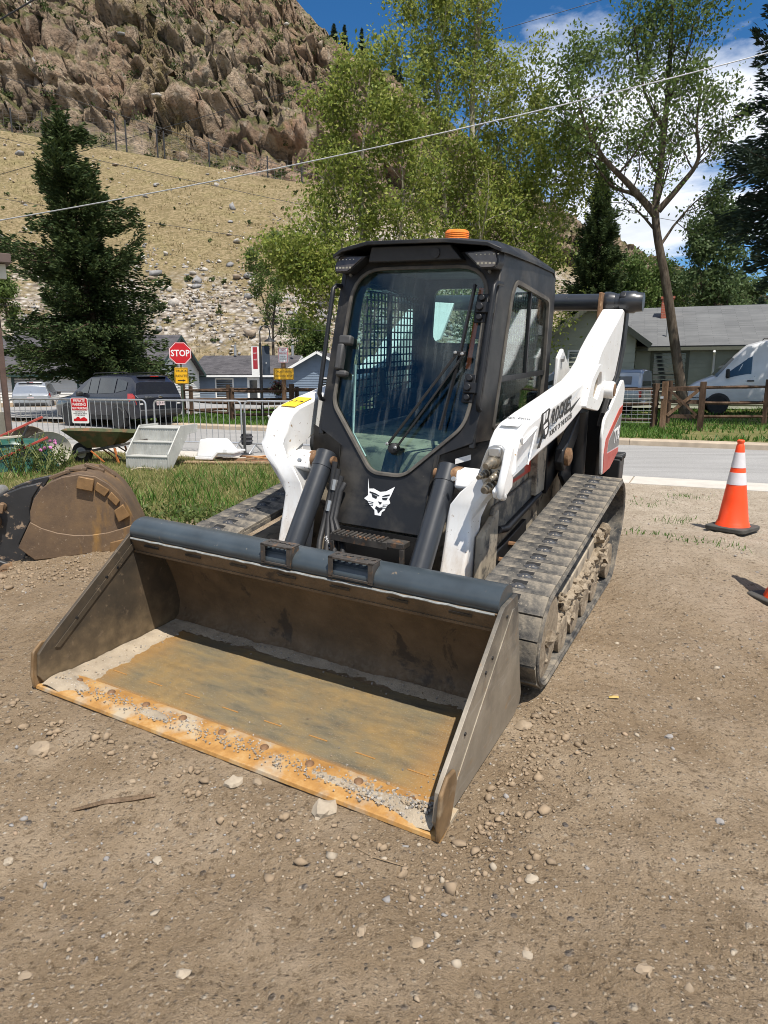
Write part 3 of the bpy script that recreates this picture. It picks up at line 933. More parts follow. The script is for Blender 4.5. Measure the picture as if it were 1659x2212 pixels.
# lower front panel stands proud of the door by its edge lips
for sx, xa, xb in ((-1, -.33, -.295), (1, .30, .285)):
    MB().add([fp(xa, 1.0, .004), fp(xb, .565, .004), fp(xb - sx * .012, .565, .016), fp(xa - sx * .012, 1.0, .016), fp(xa, 1.0, -.02), fp(xb, .565, -.02)], [(0, 1, 2, 3), (0, 1, 5, 4)]).obj('panel_lip', CAB, cab)
MB().prism([(1.47, .55), (1.49, .55), (1.53, .10), (1.50, .10)], 'x', -.30, .30).obj('toe_board', BLACK, cab)
for sx in (-1, 1):
    # black fairing from the door to the cab side
    MB().add([(sx * .31, FY(1.0) + .01, 1.0), (sx * .49, FY(1.08) + .01, 1.08), (sx * .58, 1.70, 1.10), (sx * .60, 1.72, .80), (sx * .33, 1.62, .70), (sx * .30, FY(.60) + .02, .60)],
             [(0, 1, 2, 3), (0, 3, 4), (0, 4, 5)]).obj('fairing', CAB, cab)
    out = [(FY(1.05) + .005, 1.05), (3.06, 1.05), (3.09, 1.10), (3.085, 1.95), (3.05, 2.03), (2.96, 2.075), (1.94, 2.09)]
    win = rounded([(1.905, 1.12), (2.925, 1.12), (2.955, 1.40), (2.94, 1.885), (2.185, 1.955), (2.11, 1.86)], [.03, .05, .03, .06, .05, .04], 4)
    MB().plate(out, [win], 'x', sx * .465, sx * .50).obj('side_panel', CAB, cab, bevel=.006)
    MB().plate(offset_poly(win, -.002), [offset_poly(win, .022)], 'x', sx * .488, sx * .508).obj('window_seal', SEAL, cab, bevel=.003)
    MB().prism(win, 'x', sx * .486, sx * .490).obj('side_window', GLASS, cab)
    fr = MB()
    fr.bx(*sorted((sx * .480, sx * .503)), 1.99, 2.945, 1.385, 1.415)
    fr.bx(*sorted((sx * .480, sx * .501)), 2.50, 2.525, 1.415, 1.915)
    fr.obj('window_bar', BLACK, cab)
    # steel mesh screen inside the window
    gr = MB()
    for k in range(21):
        y = 1.95 + k * .049
        top = 1.90 if y > 2.15 else 1.13 + (y - 1.9) * 3.0
        gr.bx(*sorted((sx * .455, sx * .461)), y - .005, y + .005, 1.13, max(top, 1.2))
    for k in range(16):
        z = 1.15 + k * .05
        y0 = 1.92 + (z - 1.13) * .31
        gr.bx(*sorted((sx * .4555, sx * .4605)), y0, 2.94, z - .005, z + .005)
    gr.obj('screen_mesh', BLACK, cab)
# rear wall with window
rw = rounded([(-.40, 1.58), (.40, 1.58), (.385, 1.965), (-.385, 1.965)], .07, 4)
MB().plate([(-.465, .98), (.465, .98), (.465, 2.05), (-.465, 2.05)], [rw], 'y', 3.03, 3.06).obj('rear_wall', CAB, cab)
MB().prism(rw, 'y', 3.04, 3.046).obj('rear_window', GLASS, cab)
# roof with visor
roof = MB()
secs = [(1.80, [(-.50, 2.085), (-.44, 2.118), (-.27, 2.150), (.20, 2.145), (.45, 2.118), (.53, 2.085)]),
        (1.93, [(-.515, 2.09), (-.45, 2.135), (-.27, 2.160), (.25, 2.160), (.46, 2.135), (.525, 2.09)]),
        (2.5, [(-.51, 2.085), (-.45, 2.14), (-.27, 2.150), (.25, 2.150), (.46, 2.14), (.515, 2.085)]),
        (2.98, [(-.505, 2.07), (-.45, 2.105), (-.27, 2.11), (.25, 2.11), (.46, 2.105), (.51, 2.07)]),
        (3.10, [(-.49, 2.02), (-.44, 2.04), (-.27, 2.045), (.25, 2.045), (.45, 2.04), (.495, 2.02)])]
vv, ff = [], []
for y, ring in secs:
    vv += [(x, y, z) for x, z in ring] + [(x, y, z - .022) for x, z in ring]
n = 6
for i in range(len(secs) - 1):
    for k in range(n - 1):
        a, b = i * 12 + k, (i + 1) * 12 + k
        ff += [(a, a + 1, b + 1, b), (a + 6, b + 6, b + 7, a + 7)]
    for k in (0, 5):
        a, b = i * 12 + k, (i + 1) * 12 + k
        ff.append((a, b, b + 6, a + 6))
for base in (0, (len(secs) - 1) * 12):
    for k in range(n - 1): ff.append((base + k, base + k + 1, base + k + 7, base + k + 6))
roof.add(vv, ff).obj('roof', CAB, cab, bevel=.004)
MB().prism([(-.29, 2.04), (-.27, 2.125), (.22, 2.12), (.29, 2.04)], 'y', 1.85, 1.94).obj('visor_panel', PLASTIC, cab, bevel=.006)
MB().cyl((.135, 1.842, 2.078), (.135, 1.85, 2.078), .028, 18).obj('vent_cap', PLASTIC, cab)
# work lamps
for sx in (-1, 1):
    pts = [(.295, 2.075), (.48, 2.085), (.502, 2.02), (.49, 1.985), (.40, 1.985)]
    pts = [(sx * x + (.012 if sx > 0 else 0), z) for x, z in pts]
    lamp = MB().prism(rounded(pts, .012, 2), 'y', lambda p: FY(p[1]) - .10, lambda p: FY(p[1])).obj('work_lamp', PLASTIC, cab, bevel=.004)
    c = Vector((sum(p[0] for p in pts) / 5, sum(p[1] for p in pts) / 5))
    ins = [tuple(c + (Vector(p) - c) * .86) for p in pts]
    MB().prism(rounded(ins, .012, 2), 'y', lambda p: FY(p[1]) - .106, lambda p: FY(p[1]) - .099).obj('lamp_lens', LENS, cab, bevel=.002)
    leds = MB()
    for k in range(5):
        leds.box((c.x + (k - 2) * .022, FY(c.y - .018) - .1065, c.y - .018), (.014, .003, .010))
    for k in range(6):
        leds.box((c.x + (k - 2.5) * .024, FY(c.y + .028) - .1065, c.y + .028), (.008, .003, .005))
    leds.obj('led', mat('lamp_led', (.42, .36, .28), .2, metal=.6), cab)
    MB().cyl(fp(sx * .437, 1.975, -.002), fp(sx * .437, 1.975, .014), .009, 8).obj('bolt', STEEL, cab)
# amber beacon
be = MB().lathe([(.052, 0), (.062, .004), (.070, .012)], (.165, 2.08, 2.145), n=28).obj('beacon_base', BLACK, cab, smooth=True)
prf = [(.069, .012)] + [(.069 + (.0018 if k % 2 else 0), .014 + k * .0048) for k in range(11)] + [(.066, .070), (.058, .076), (.03, .079), (0, .080)]
MB().lathe(prf, (.165, 2.08, 2.145), n=32).obj('beacon', ORANGE, cab, smooth=True, angle=20)
# handles
for sx in (-1, 1):
    pth = [(sx * .49, 1.965, 1.915), (sx * .50, 1.84, 1.915), (sx * .50, 1.805, 1.895), (sx * .50, 1.79, 1.84), (sx * .50, 1.66, 1.35), (sx * .50, 1.645, 1.29), (sx * .50, 1.66, 1.26), (sx * .49, 1.72, 1.245)]
    MB().tube(pth, .0135, 10).obj('grab_handle', BLACK, cab, smooth=True, angle=60)
hd = MB()
def fbox(mb, x0, x1, z0, z1, o0, o1):
    v = [fp(x, z, o) for o in (o0, o1) for z in (z0, z1) for x in (x0, x1)]
    return mb.add(v, [(0, 1, 3, 2), (4, 6, 7, 5), (0, 4, 5, 1), (2, 3, 7, 6), (0, 2, 6, 4), (1, 5, 7, 3)])
fbox(hd, -.43, -.345, 1.565, 1.62, -.005, .045)
fbox(hd, -.43, -.385, 1.42, 1.57, -.005, .05)
fbox(hd, -.42, -.345, 1.385, 1.42, -.005, .04)
hd.obj('door_handle', mat('grey_black_plastic', (.045, .045, .045), .6, var=.2, scale=20), cab, bevel=.012)
for zc in (1.78, 1.36):
    hg = MB()
    fbox(hg, .39, .455, zc - .075, zc + .075, .0, .014)
    fbox(hg, .40, .50, zc - .028, zc + .028, .014, .034)
    for dz in (-.05, .05): hg.cyl(fp(.424, zc + dz, .014), fp(.424, zc + dz, .036), .017, 12)
    hg.cyl(fp(.424, zc, .03), fp(.424, zc, .05), .02, 12)
    hg.obj('door_hinge', BLACK, cab, bevel=.004)
# wiper
wp = MB()
wp.bar(fp(.0, 1.03, .03), fp(.335, 1.525, .05), .028, .016)
wp.bar(fp(.055, 1.015, .03), fp(.375, 1.52, .05), .017, .012)
wp.box(fp(.355, 1.53, .05), (.07, .02, .025))
wp.obj('wiper_arm', BLACKP, cab, bevel=.003)
wb = MB()
wb.bar(fp(.375, 1.90, .03), fp(.352, 1.53, .035), .012, .02)
wb.bar(fp(.352, 1.53, .035), fp(.30, 1.13, .03), .010, .018)
wb.obj('wiper_blade', BLACKP, cab)
for x, z, o in ((.0, 1.028, .045), (.055, 1.012, .045), (.335, 1.53, .066), (.375, 1.525, .066)):
    MB().blob(fp(x, z, o), .011, 1, 1, 0).obj('wiper_cap', STEEL, cab, smooth=True)
MB().lathe([(.035, 0), (.03, .03), (.012, .04)], fp(.03, 1.01, .0), FN, 16).obj('wiper_motor', PLASTIC, cab, smooth=True)
MB().prism([(-.055, .86), (.03, .86), (.045, 1.0), (-.04, 1.0)], 'y', lambda p: FY(p[1]) + .03, lambda p: FY(p[1]) + .12).obj('wiper_housing', PLASTIC, cab, bevel=.01)
# interior
se = MB()
se.prism([(2.30, 1.16), (2.34, 1.08), (2.78, 1.06), (2.82, 1.2), (2.75, 1.2)], 'x', -.25, .25)
se.prism([(2.72, 1.18), (2.84, 1.17), (2.93, 1.50), (2.86, 1.54), (2.80, 1.50)], 'x', -.24, .24)
seat = se.obj('seat', CLOTH, cab, bevel=.035, seg=3)
for sx in (-1, 1):
    MB().prism([(2.15, 1.22), (2.2, 1.16), (2.8, 1.16), (2.82, 1.26), (2.3, 1.27)], 'x', sx * .29, sx * .43).obj('armrest', PLASTIC, cab, bevel=.02)
    MB().tube([(sx * .36, 2.22, 1.24), (sx * .36, 2.18, 1.34), (sx * .35, 2.16, 1.42)], [.016, .022, .026], 10).obj('joystick', PLASTIC, cab, smooth=True)
MB().bx(-.46, .46, 1.72, 3.02, .86, .88).obj('cab_floor', PLASTIC, cab)
MB().bx(-.46, .46, 2.0, 3.02, 2.03, 2.05).obj('headliner', mat('grey_headliner', (.16, .165, .17), .9), cab)
MB().bx(.30, .44, 2.05, 2.10, 1.62, 1.82).obj('display', PLASTIC, cab, bevel=.01)
for xx, c in ((.43, OPANEL), (.36, OPANEL)):
    MB().bar((xx, 2.05 if xx > .4 else 2.0, 1.9), (xx - .06, 2.0, 1.45), .028, .006).obj('strap', c, cab)
MB().tube([(.43, 1.80, 1.15), (.33, 1.72, 1.04), (.20, 1.68, .95)], .012, 8).obj('gas_strut', mat('green_strut', (.10, .16, .12), .5), cab, smooth=True)
MB().tube([(.36, 1.735, 1.065), (.27, 1.69, .99)], .016, 8).obj('strut_label', YELP, cab)
MB().tube([(-.40, 1.90, 1.45), (-.31, 1.72, 1.06), (-.2, 1.68, .93)], .010, 8).obj('gas_strut', STEEL, cab, smooth=True)
# emblem: cat head cut from white film with dark eyes
head = [(-.108, .832), (-.092, .778), (-.062, .782), (-.02, .768), (.018, .775), (.07, .806), (.052, .752), (.045, .735), (.056, .715), (.040, .700), (.028, .672), (.012, .660), (.010, .640), (-.03, .640), (-.036, .665), (-.072, .690), (-.092, .712), (-.115, .722), (-.092, .742), (-.098, .775)]
def film(name, poly, m, off=.0012, th=.001):
    MB().prism(poly, 'y', lambda p: FY(p[1]) - off - th, lambda p: FY(p[1]) - off).obj(name, m, cab)
film('emblem', head, WHITEP)
film('emblem_eye', [(-.07, .752), (-.03, .742), (-.035, .728), (-.062, .735)], BLACKP, .0026)
film('emblem_eye', [(.0, .738), (.038, .744), (.03, .728), (.006, .727)], BLACKP, .0026)
film('emblem_nose', [(-.022, .716), (.006, .713), (-.006, .699)], BLACKP, .0026)
film('emblem_mouth', [(-.03, .69), (-.008, .683), (.012, .688), (.014, .675), (.004, .668), (-.004, .654), (-.012, .654), (-.018, .668), (-.034, .676)], BLACKP, .0026)
for k in range(3):
    film('emblem_whisker', [(-.105, .712 - k * .012), (-.05, .708 - k * .008), (-.05, .704 - k * .008)], BLACKP, .0026)
    film('emblem_whisker', [(.055, .708 - k * .012), (.012, .702 - k * .008), (.012, .698 - k * .008)], BLACKP, .0026)
film('emblem_brow', [(-.085, .765), (-.045, .758), (-.018, .748), (-.02, .744), (-.05, .750), (-.085, .757)], BLACKP, .0026)
film('emblem_brow', [(.046, .763), (.02, .756), (.0, .748), (.002, .744), (.024, .748), (.046, .755)], BLACKP, .0026)
# battery symbol plate on the fairing
MB().add([(.392, 1.632, .985), (.47, 1.665, 1.012), (.47, 1.665, .982), (.392, 1.632, .955)], [(0, 1, 2, 3)]).obj('symbol_plate', WHITEP, cab)

# ------------------------------------------------------------------ lift arms
def xo(y): return .708 + .048 * y
def arm_x(y, z, w):
    """x of the outer (w=1) or inner (w=0) face"""
    t = sstep(.76, 1.02, z) if y < 1.75 else 1
    lo, hi = (.452, .592), (xo(y) - .155, xo(y))
    return (lo[0] + (hi[0] - lo[0]) * t) if w == 0 else (lo[1] + (hi[1] - lo[1]) * t)
arm_poly = [(1.255, .22), (1.32, .45), (1.365, .60), (1.395, .72), (1.395, .79), (1.40, .86), (1.425, .93), (1.45, 1.0), (1.47, 1.07), (1.50, 1.13), (1.55, 1.175), (1.62, 1.205),
            (1.82, 1.241), (2.235, 1.302), (2.657, 1.369), (2.83, 1.42), (2.97, 1.485), (3.066, 1.564), (3.21, 1.645), (3.405, 1.742), (3.60, 1.845),
            (3.66, 1.83), (3.655, 1.70), (3.63, 1.557), (3.535, 1.36), (3.376, 1.266), (3.10, 1.225), (2.714, 1.20), (2.298, 1.086), (1.822, 1.015), (1.66, .985), (1.60, .93), (1.565, .86), (1.56, .78), (1.55, .70), (1.52, .55), (1.47, .35), (1.44, .22)]
for sx in (-1, 1):
    arm = MB().prism(arm_poly, 'x', lambda p: sx * arm_x(p[0], p[1], 0), lambda p: sx * arm_x(p[0], p[1], 1)).obj('lift_arm', WHITE, LD, bevel=.017, seg=3, angle=50)
    arm['label'] = 'white lift arm, %s of the cab' % ('right in view' if sx > 0 else 'left in view')
    # cast boss with slot
    bo = [(2.64, 1.205), (2.99, 1.155), (3.10, 1.225), (3.085, 1.35), (3.0, 1.46), (2.90, 1.47), (2.74, 1.38)]
    sl2 = rounded([(2.80, 1.265), (2.93, 1.235), (3.02, 1.33), (2.985, 1.415), (2.93, 1.42), (2.82, 1.345)], .03, 3)
    MB().plate(rounded(bo, .03, 3), [sl2], 'x', lambda p: sx * (xo(p[0]) - .012), lambda p: sx * (xo(p[0]) + .03)).obj('slot_casting', WHITE, arm, bevel=.008)
    MB().prism(sl2, 'x', lambda p: sx * (xo(p[0]) - .003), lambda p: sx * (xo(p[0]) + .001)).obj('slot_recess', DUSTY, arm)
    MB().lathe([(.06, -.01), (.06, .06), (.056, .075), (.03, .077)], (sx * xo(3.2), 3.20, 1.285), (sx, 0, 0), 22).obj('pivot_boss', WHITE, arm, smooth=True)
    MB().lathe([(.043, .07), (.043, .082), (.02, .084)], (sx * xo(3.2), 3.20, 1.285), (sx, 0, 0), 18).obj('pivot_cap', RUST, arm, smooth=True)
    MB().tube([(sx * (xo(1.62) + .001), 1.52, 1.15), (sx * (xo(1.6) + .001), 1.54, 1.115), (sx * (xo(1.8) + .001), 1.76, 1.175)], .006, 6).obj('weld_seam', WHITE, arm, smooth=True)
    MB().tube([(sx * (xo(1.75) + .0005), 1.76, 1.165), (sx * (xo(1.7) + .0005), 1.72, 1.08), (sx * (xo(1.7) + .0005), 1.66, .99)], .004, 6).obj('weld_seam', WHITE, arm, smooth=True)
    # tilt cylinder with clevis
    MB().prism([(1.45, .87), (1.48, .955), (1.57, .96), (1.60, .87), (1.55, .82)], 'x', sx * .46, sx * .60).obj('cylinder_lug', WHITE, arm, bevel=.012)
    MB().lathe([(.0, 0), (.012, .001), (.012, .012), (0, .013)], (sx * .48, 1.405, .925), (0, -1, .2), 10).obj('grease_bolt', STEEL, arm)
    c0, c1 = Vector((sx * .392, 1.555, .955)), Vector((sx * .392, 1.10, .33))
    dr = (c1 - c0).normalized()
    MB().tube([c0, c0 + dr * .004, c0 + dr * .10, c0 + dr * .102, c1], [.058, .0625, .0625, .0595, .0595], 26).obj('tilt_cylinder', CYLP, LD, smooth=True, angle=30)
    MB().cyl(c0 + dr * .05 + Vector((-sx * .03, 0, 0)), c0 + dr * .05 + Vector((sx * .085, 0, 0)), .052, 18).obj('cylinder_pin', RUST, LD, smooth=True)
    MB().cyl(c0 + dr * .05 + Vector((-sx * .073, 0, 0)), c0 + dr * .05 + Vector((-sx * .03, 0, 0)), .03, 12).obj('pin_end', RUST, LD, smooth=True)
    # rear black link and upper pivot
    MB().prism([(3.62, 1.93), (3.66, 1.97), (3.80, 1.96), (3.86, 1.80), (3.85, 1.55), (3.74, 1.38), (3.34, 1.04), (3.20, 1.02), (3.62, 1.40), (3.70, 1.58), (3.71, 1.80)], 'x', sx * .835, sx * .885).obj('rear_link', BLACK, LD, bevel=.012)
    MB().lathe([(.075, 0), (.08, .01), (.08, .10), (.07, .115), (.066, .16)], (sx * .84, 3.70, 1.895), (sx, 0, 0), 22).obj('link_boss', CYLP, LD, smooth=True)
    MB().prism([(3.54, 1.74), (3.56, 1.96), (3.76, 1.96), (3.72, 1.80), (3.66, 1.72)], 'x', sx * .70, sx * .725).obj('tube_ear', RUST, LD, bevel=.006)
    # inner arm end plate behind the cab
    MB().prism([(3.02, 1.28), (3.04, 1.50), (3.14, 1.56), (3.42, 1.40), (3.45, 1.24)], 'x', sx * .545, sx * .575).obj('tower_bracket', WHITE, LD, bevel=.01)
    MB().lathe([(.0, .02), (.02, .02), (.022, 0)], (sx * .575, 3.10, 1.49), (sx, 0, 0), 8).obj('tower_bolt', STEEL, LD)
    if sx > 0:
        # hydraulic coupler plate and grab loop
        cp = rounded([(.632, 1.02), (.645, .92), (.70, .897), (.735, .905), (.752, .95), (.752, 1.09), (.735, 1.122), (.69, 1.125), (.66, 1.105)], .02, 3)
        MB().prism(cp, 'y', 1.372, 1.40).obj('coupler_plate', STEEL, arm, bevel=.003)
        MB().bx(.675, .735, 1.345, 1.372, 1.07, 1.115).obj('electric_socket', STEEL, arm, bevel=.006)
        for cx_, cz_, r in ((.702, 1.045, .030), (.668, .985, .021), (.725, .980, .021), (.700, .925, .033)):
            MB().lathe([(r * 1.15, 0), (r * 1.2, .018), (r * .95, .02), (r * .95, .045), (r * .75, .05), (r * .75, .075), (r * .55, .08), (r * .5, .10), (0, .10)], (cx_, 1.372, cz_), (-.12, -1, -.12), 16).obj('coupler', BRASSY, arm, smooth=True, angle=30)
        MB().prism([(1.25, .885), (1.22, .93), (1.30, .955), (1.40, 1.12), (1.47, 1.12), (1.47, .90), (1.38, .87)], 'x', .742, .775).obj('coupler_guard', WHITE, arm, bevel=.014)
        MB().tube([(.772, 1.37, 1.105), (.785, 1.31, 1.09), (.788, 1.285, 1.05), (.785, 1.235, .95), (.782, 1.25, .905), (.775, 1.31, .885)], .020, 10).obj('guard_loop', WHITE, arm, smooth=True)
        # lettering and drawing on the outer face
        ox = Vector((.048, 1, .155)).normalized(); oy = Vector((0, -.155, 1))
        def op(y, z, o=.0015): return Vector((xo(y) + o, y, z))
        text('lettering', 'ROCKIES', .125, BLACKP, arm, frame_m(op(2.205, 1.222), ox, oy), .0006, sx=.74, shear=.25, bold=.004)
        text('lettering', 'BOBCAT OF THE ROCKIES', .047, BLACKP, arm, frame_m(op(2.22, 1.143), ox, oy), .0006, sx=.78)
        def ofilm(name, poly, m, o=.0010):
            MB().prism(poly, 'x', lambda p: xo(p[0]) + o, lambda p: xo(p[0]) + o + .0008).obj(name, m, arm)
        ofilm('machine_drawing', [(1.835, 1.24), (1.875, 1.245), (1.96, 1.262), (1.985, 1.25), (1.965, 1.20), (1.99, 1.17), (1.98, 1.12), (1.93, 1.09), (1.905, 1.12), (1.87, 1.13), (1.865, 1.10), (1.82, 1.08), (1.80, 1.055), (1.845, 1.055), (1.87, 1.085), (1.86, 1.12), (1.84, 1.15)], BLACKP)
        ofilm('machine_drawing', [(1.865, 1.235), (1.90, 1.24), (1.90, 1.195), (1.872, 1.18)], WHITEP, .002)
        ofilm('machine_drawing', [(1.915, 1.242), (1.945, 1.25), (1.935, 1.21), (1.915, 1.20)], WHITEP, .002)
        ofilm('machine_drawing', [(1.88, 1.17), (1.95, 1.185), (1.955, 1.165), (1.885, 1.15)], WHITEP, .002)
        ofilm('machine_drawing', [(1.905, 1.145), (1.96, 1.155), (1.945, 1.12), (1.92, 1.115)], WHITEP, .002)
        ofilm('pointer_stripe', [(2.395, 1.195), (2.395, 1.225), (2.60, 1.275)], BLACKP)
        # paper decal on the top of the arm
        MB().add([(xo(1.6) - .13, 1.56, 1.199), (xo(1.6) - .03, 1.56, 1.199), (xo(1.7) - .03, 1.66, 1.2165), (xo(1.7) - .13, 1.66, 1.2165)], [(0, 1, 2, 3)]).obj('paper_decal', WHITEP, arm)
        text('lettering', 'High Flow', .042, BLACKP, arm, frame_m((xo(1.6) - .08, 1.70, 1.2245), (1, 0, 0), (0, 1, .15)), .0003, sx=.9)
    else:
        y0 = [(-(xo(1.62) - .14), 1.60, 1.2035), (-(xo(1.62) - .03), 1.60, 1.2035), (-(xo(1.75) - .03), 1.80, 1.241), (-(xo(1.75) - .14), 1.80, 1.241)]
        wd = MB().add([(x, y, z + .003) for x, y, z in y0], [(0, 1, 2, 3)]).obj('warning_decal', YELP, arm)
        text('warning_mark', '! ! >', .06, BLACKP, arm, frame_m((-(xo(1.7) - .085), 1.70, 1.2275), (1, 0, 0), (0, 1, .188)), .0004)
# cross tube
MB().tube([(-.95, 3.70, 1.895), (.95, 3.70, 1.895)], .062, 26).obj('cross_tube', CYLP, LD, smooth=True)
MB().tube([(.70, 3.70, 1.895), (.73, 3.70, 1.895), (.76, 3.70, 1.895), (.80, 3.70, 1.895)], [.063, .076, .076, .066], 26).obj('tube_collar', CYLP, LD, smooth=True)
# quick-attach frame, step and hoses between arms and bucket
MB().bx(-.60, .60, 1.02, 1.10, .16, .50).obj('attach_frame', BLACK, LD, bevel=.01)
MB().bx(-.62, .62, 1.14, 1.30, .24, .36).obj('cross_member', WHITE, LD, bevel=.02)
stp = MB()
stp.bx(-.20, .16, 1.28, 1.36, .52, .56); stp.bx(.16, .26, 1.28, 1.36, .535, .565)
for k in range(12):
    stp.box((-.18 + k * .028, 1.32, .563), (.014, .08, .014))
stp.bx(.235, .26, 1.28, 1.30, .36, .535); stp.bx(-.20, -.175, 1.28, 1.30, .36, .52)
stp.obj('cab_step', mat('rusty_black_step', (.05, .045, .04), .65, metal=.3, var=.4, scale=20, col2=(.25, .12, .05), amt=.38, scale2=22), LD, bevel=.003)
random.seed(3)
for k in range(4):
    x = -.30 + k * .022
    hs_ = MB().tube([(x, 1.50, .92 - .04 * k), (x - .01, 1.47, .76), (x - .02, 1.42, .60), (x + .03 * k, 1.33, .48), (x + .06 + .03 * k, 1.22, .42), (x + .1, 1.12, .38)], .017, 9).obj('hose', HOSE, LD, smooth=True)
MB().tube([(-.285, 1.478, .82), (-.29, 1.465, .76)], .021, 8).obj('hose_fitting', STEEL, LD, smooth=True)
MB().tube([(-.30, 1.445, .70), (-.305, 1.43, .64)], .021, 8).obj('hose_fitting', STEEL, LD, smooth=True)
text('hose_lettering', 'MSHA IC', .035, WHITEP, LD, frame_m((-.225, 1.303, .47), (.5, -.4, -.6), (.8, 0, .6)), .0004)

# white plate of the far arm seen through the rear window
MB().add([(-.66, 3.62, 1.90), (-.47, 3.62, 1.89), (-.52, 3.48, 1.60), (-.58, 3.46, 1.565), (-.69, 3.47, 1.66), (-.66, 3.66, 1.90), (-.47, 3.66, 1.89), (-.52, 3.52, 1.60), (-.58, 3.50, 1.565), (-.69, 3.51, 1.66)],
         [(0, 1, 2, 3, 4), (9, 8, 7, 6, 5), (0, 5, 6, 1), (1, 6, 7, 2), (2, 7, 8, 3), (3, 8, 9, 4), (4, 9, 5, 0)]).obj('arm_stop_plate', WHITE, LD, bevel=.006)
# ------------------------------------------------------------------ road, gutter, kerb
def m_asphalt(name, c0, c1):
    t = NT(name)
    c = t.ramp(t.noise(1.2, 6, .6, vec=t.map((.35, 2, 1), rot=(0, 0, R(25)))), (.35, c0), (.65, c1))
    c = t.mix(t.ramp(t.noise(70, 4, .75), (.55, 0.0), (.65, .7)), c, mul(c1, 1.5))
    c = t.mix(t.ramp(t.noise(60, 4, .75), (.33, .8), (.42, 0.0)), c, mul(c0, .5))
    t.set(base=c, rough=.9, spec=.2)
    t.bump(t.noise(90, 5, .7), .4, .006)
    return t.m
ASPH = m_asphalt('light_grey_asphalt', (.235, .23, .222), (.30, .295, .285))  # light grey is the asphalt's own colour
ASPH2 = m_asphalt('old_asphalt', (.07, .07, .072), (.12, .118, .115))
CONC = mat('concrete', (.46, .43, .38), .9, var=.12, scale=3, specks=(.34, .31, .27), speck_amt=.35, speck_scale=60, bump=.2, bscale=90)
KERB = mat('kerb_concrete', (.38, .31, .23), .9, var=.2, scale=4, bump=.2)
def sheet(name, pts, z, m, label):
    o = MB().add([ruv(u, v, z) for u, v in pts], [tuple(range(len(pts)))]).obj(name, m)
    return tag(o, label, kind='structure')
sheet('road', [(-70, 11.33), (70, 11.33), (70, 16.82), (-70, 16.82)], .006, ASPH, 'light grey asphalt street behind the yard')
sheet('side_street', [(-31, 16.9), (-18.8, 16.9), (-17, 62), (-34, 62)], .150, ASPH, 'pale side street leading past the white house')
gut = MB().bx(-.01, .01, -.01, .01, -.05, -.04).obj('gutter', CONC)
tag(gut, 'pale concrete gutter strip between yard and street', kind='structure')
ang = -R(25)
slab = MB().bx(-1.49, 1.49, -.39, .39, -.08, .012).mesh('slab', CONC)
for k in range(-7, 8):
    o = link('slab', slab, gut, .006); p = ruv(k * 3.0 + .6, 10.95)
    o.location = p; o.rotation_euler = (0, 0, ang)
kb = MB().bx(-.01, .01, -.01, .01, -.05, -.04).obj('kerb', KERB)
tag(kb, 'tan concrete kerb along the far side of the street', kind='structure')
ks = MB().prism([(-.22, -.05), (-.21, .115), (-.18, .135), (.22, .137), (.22, -.05)], 'x', -1.495, 1.495).mesh('kerb_stone', KERB)
for k in range(-5, 13):
    u = k * 3.0
    o = link('kerb_stone', ks, kb, .01); o.location = ruv(u, 17.02); o.rotation_euler = (0, 0, ang)
sheet('driveway', [(6.5, 17.9), (44, 17.9), (44, 19.6), (5.5, 19.6)], .150, ASPH2, 'dark gravel strip in front of the right fence')

# ------------------------------------------------------------------ grass
def leaf_mat(name, cols, rough=.6, transl=.35, spec=.3):
    t = NT(name)
    gi = t.n.new('ShaderNodeNewGeometry')
    st = [(i / max(1, len(cols) - 1), c) for i, c in enumerate(cols)]
    c = t.ramp(gi.outputs['Random Per Island'], *st)
    t.set(base=c, rough=rough, spec=spec)
    tr = t.n.new('ShaderNodeBsdfTranslucent'); t.l.new(t.mix(.5, c, mul(cols[-1], 1.1)), tr.inputs[0])
    mx_ = t.n.new('ShaderNodeMixShader'); mx_.inputs[0].default_value = transl
    t.l.new(t.p.outputs[0], mx_.inputs[1]); t.l.new(tr.outputs[0], mx_.inputs[2])
    t.l.new(mx_.outputs[0], t.out.inputs[0])
    return t.m
GRASS = leaf_mat('grass_blades', [(.05, .09, .016), (.10, .15, .028), (.17, .20, .05), (.33, .29, .12), (.40, .33, .17)])
LUSH = leaf_mat('lush_grass_blades', [(.04, .10, .015), (.08, .17, .025), (.12, .20, .04)])

def blades(name, pts, h0, h1, w, m, label, seed=1):
    rng = np.random.default_rng(seed)
    P = np.array(pts, np.float64); n = len(P)
    a = rng.uniform(0, 2 * np.pi, n); h = rng.uniform(h0, h1, n) * (0.6 + .8 * rng.random(n)); ww = w * (0.6 + .8 * rng.random(n))
    lean = rng.normal(0, .45, (n, 2)) * h[:, None]
    dx = np.stack([np.cos(a), np.sin(a), np.zeros(n)], 1) * ww[:, None] / 2
    up = np.concatenate([lean, h[:, None]], 1)
    v = np.stack([P - dx, P + dx, P + up * .55 + dx * .7, P + up, P + up * .55 - dx * .7], 1).reshape(-1, 3)
    f = np.arange(n * 5).reshape(n, 5)
    o = link(name, np_mesh(name, v, f, m))
    return tag(o, label, kind='stuff')
def scatter(n, xr, yr, seed, fn=None):
    rnd = random.Random(seed); out = []
    while n > 0:
        x, y = rnd.uniform(*xr), rnd.uniform(*yr)
        g = grass_mask(x, y)
        if rnd.random() < g ** 1.3 and (fn is None or fn(x, y)):
            out.append((x, y, G(x, y) - .01))
        n -= 1
    return out
blades('grass', scatter(90000, (-10, .6), (4.5, 15.5), 2, lambda x, y: uv_of(x, y)[1] < 10.5), .04, .10, .010, GRASS, 'short patchy green grass between the yard and the street')
rnd = random.Random(77)
tall = []
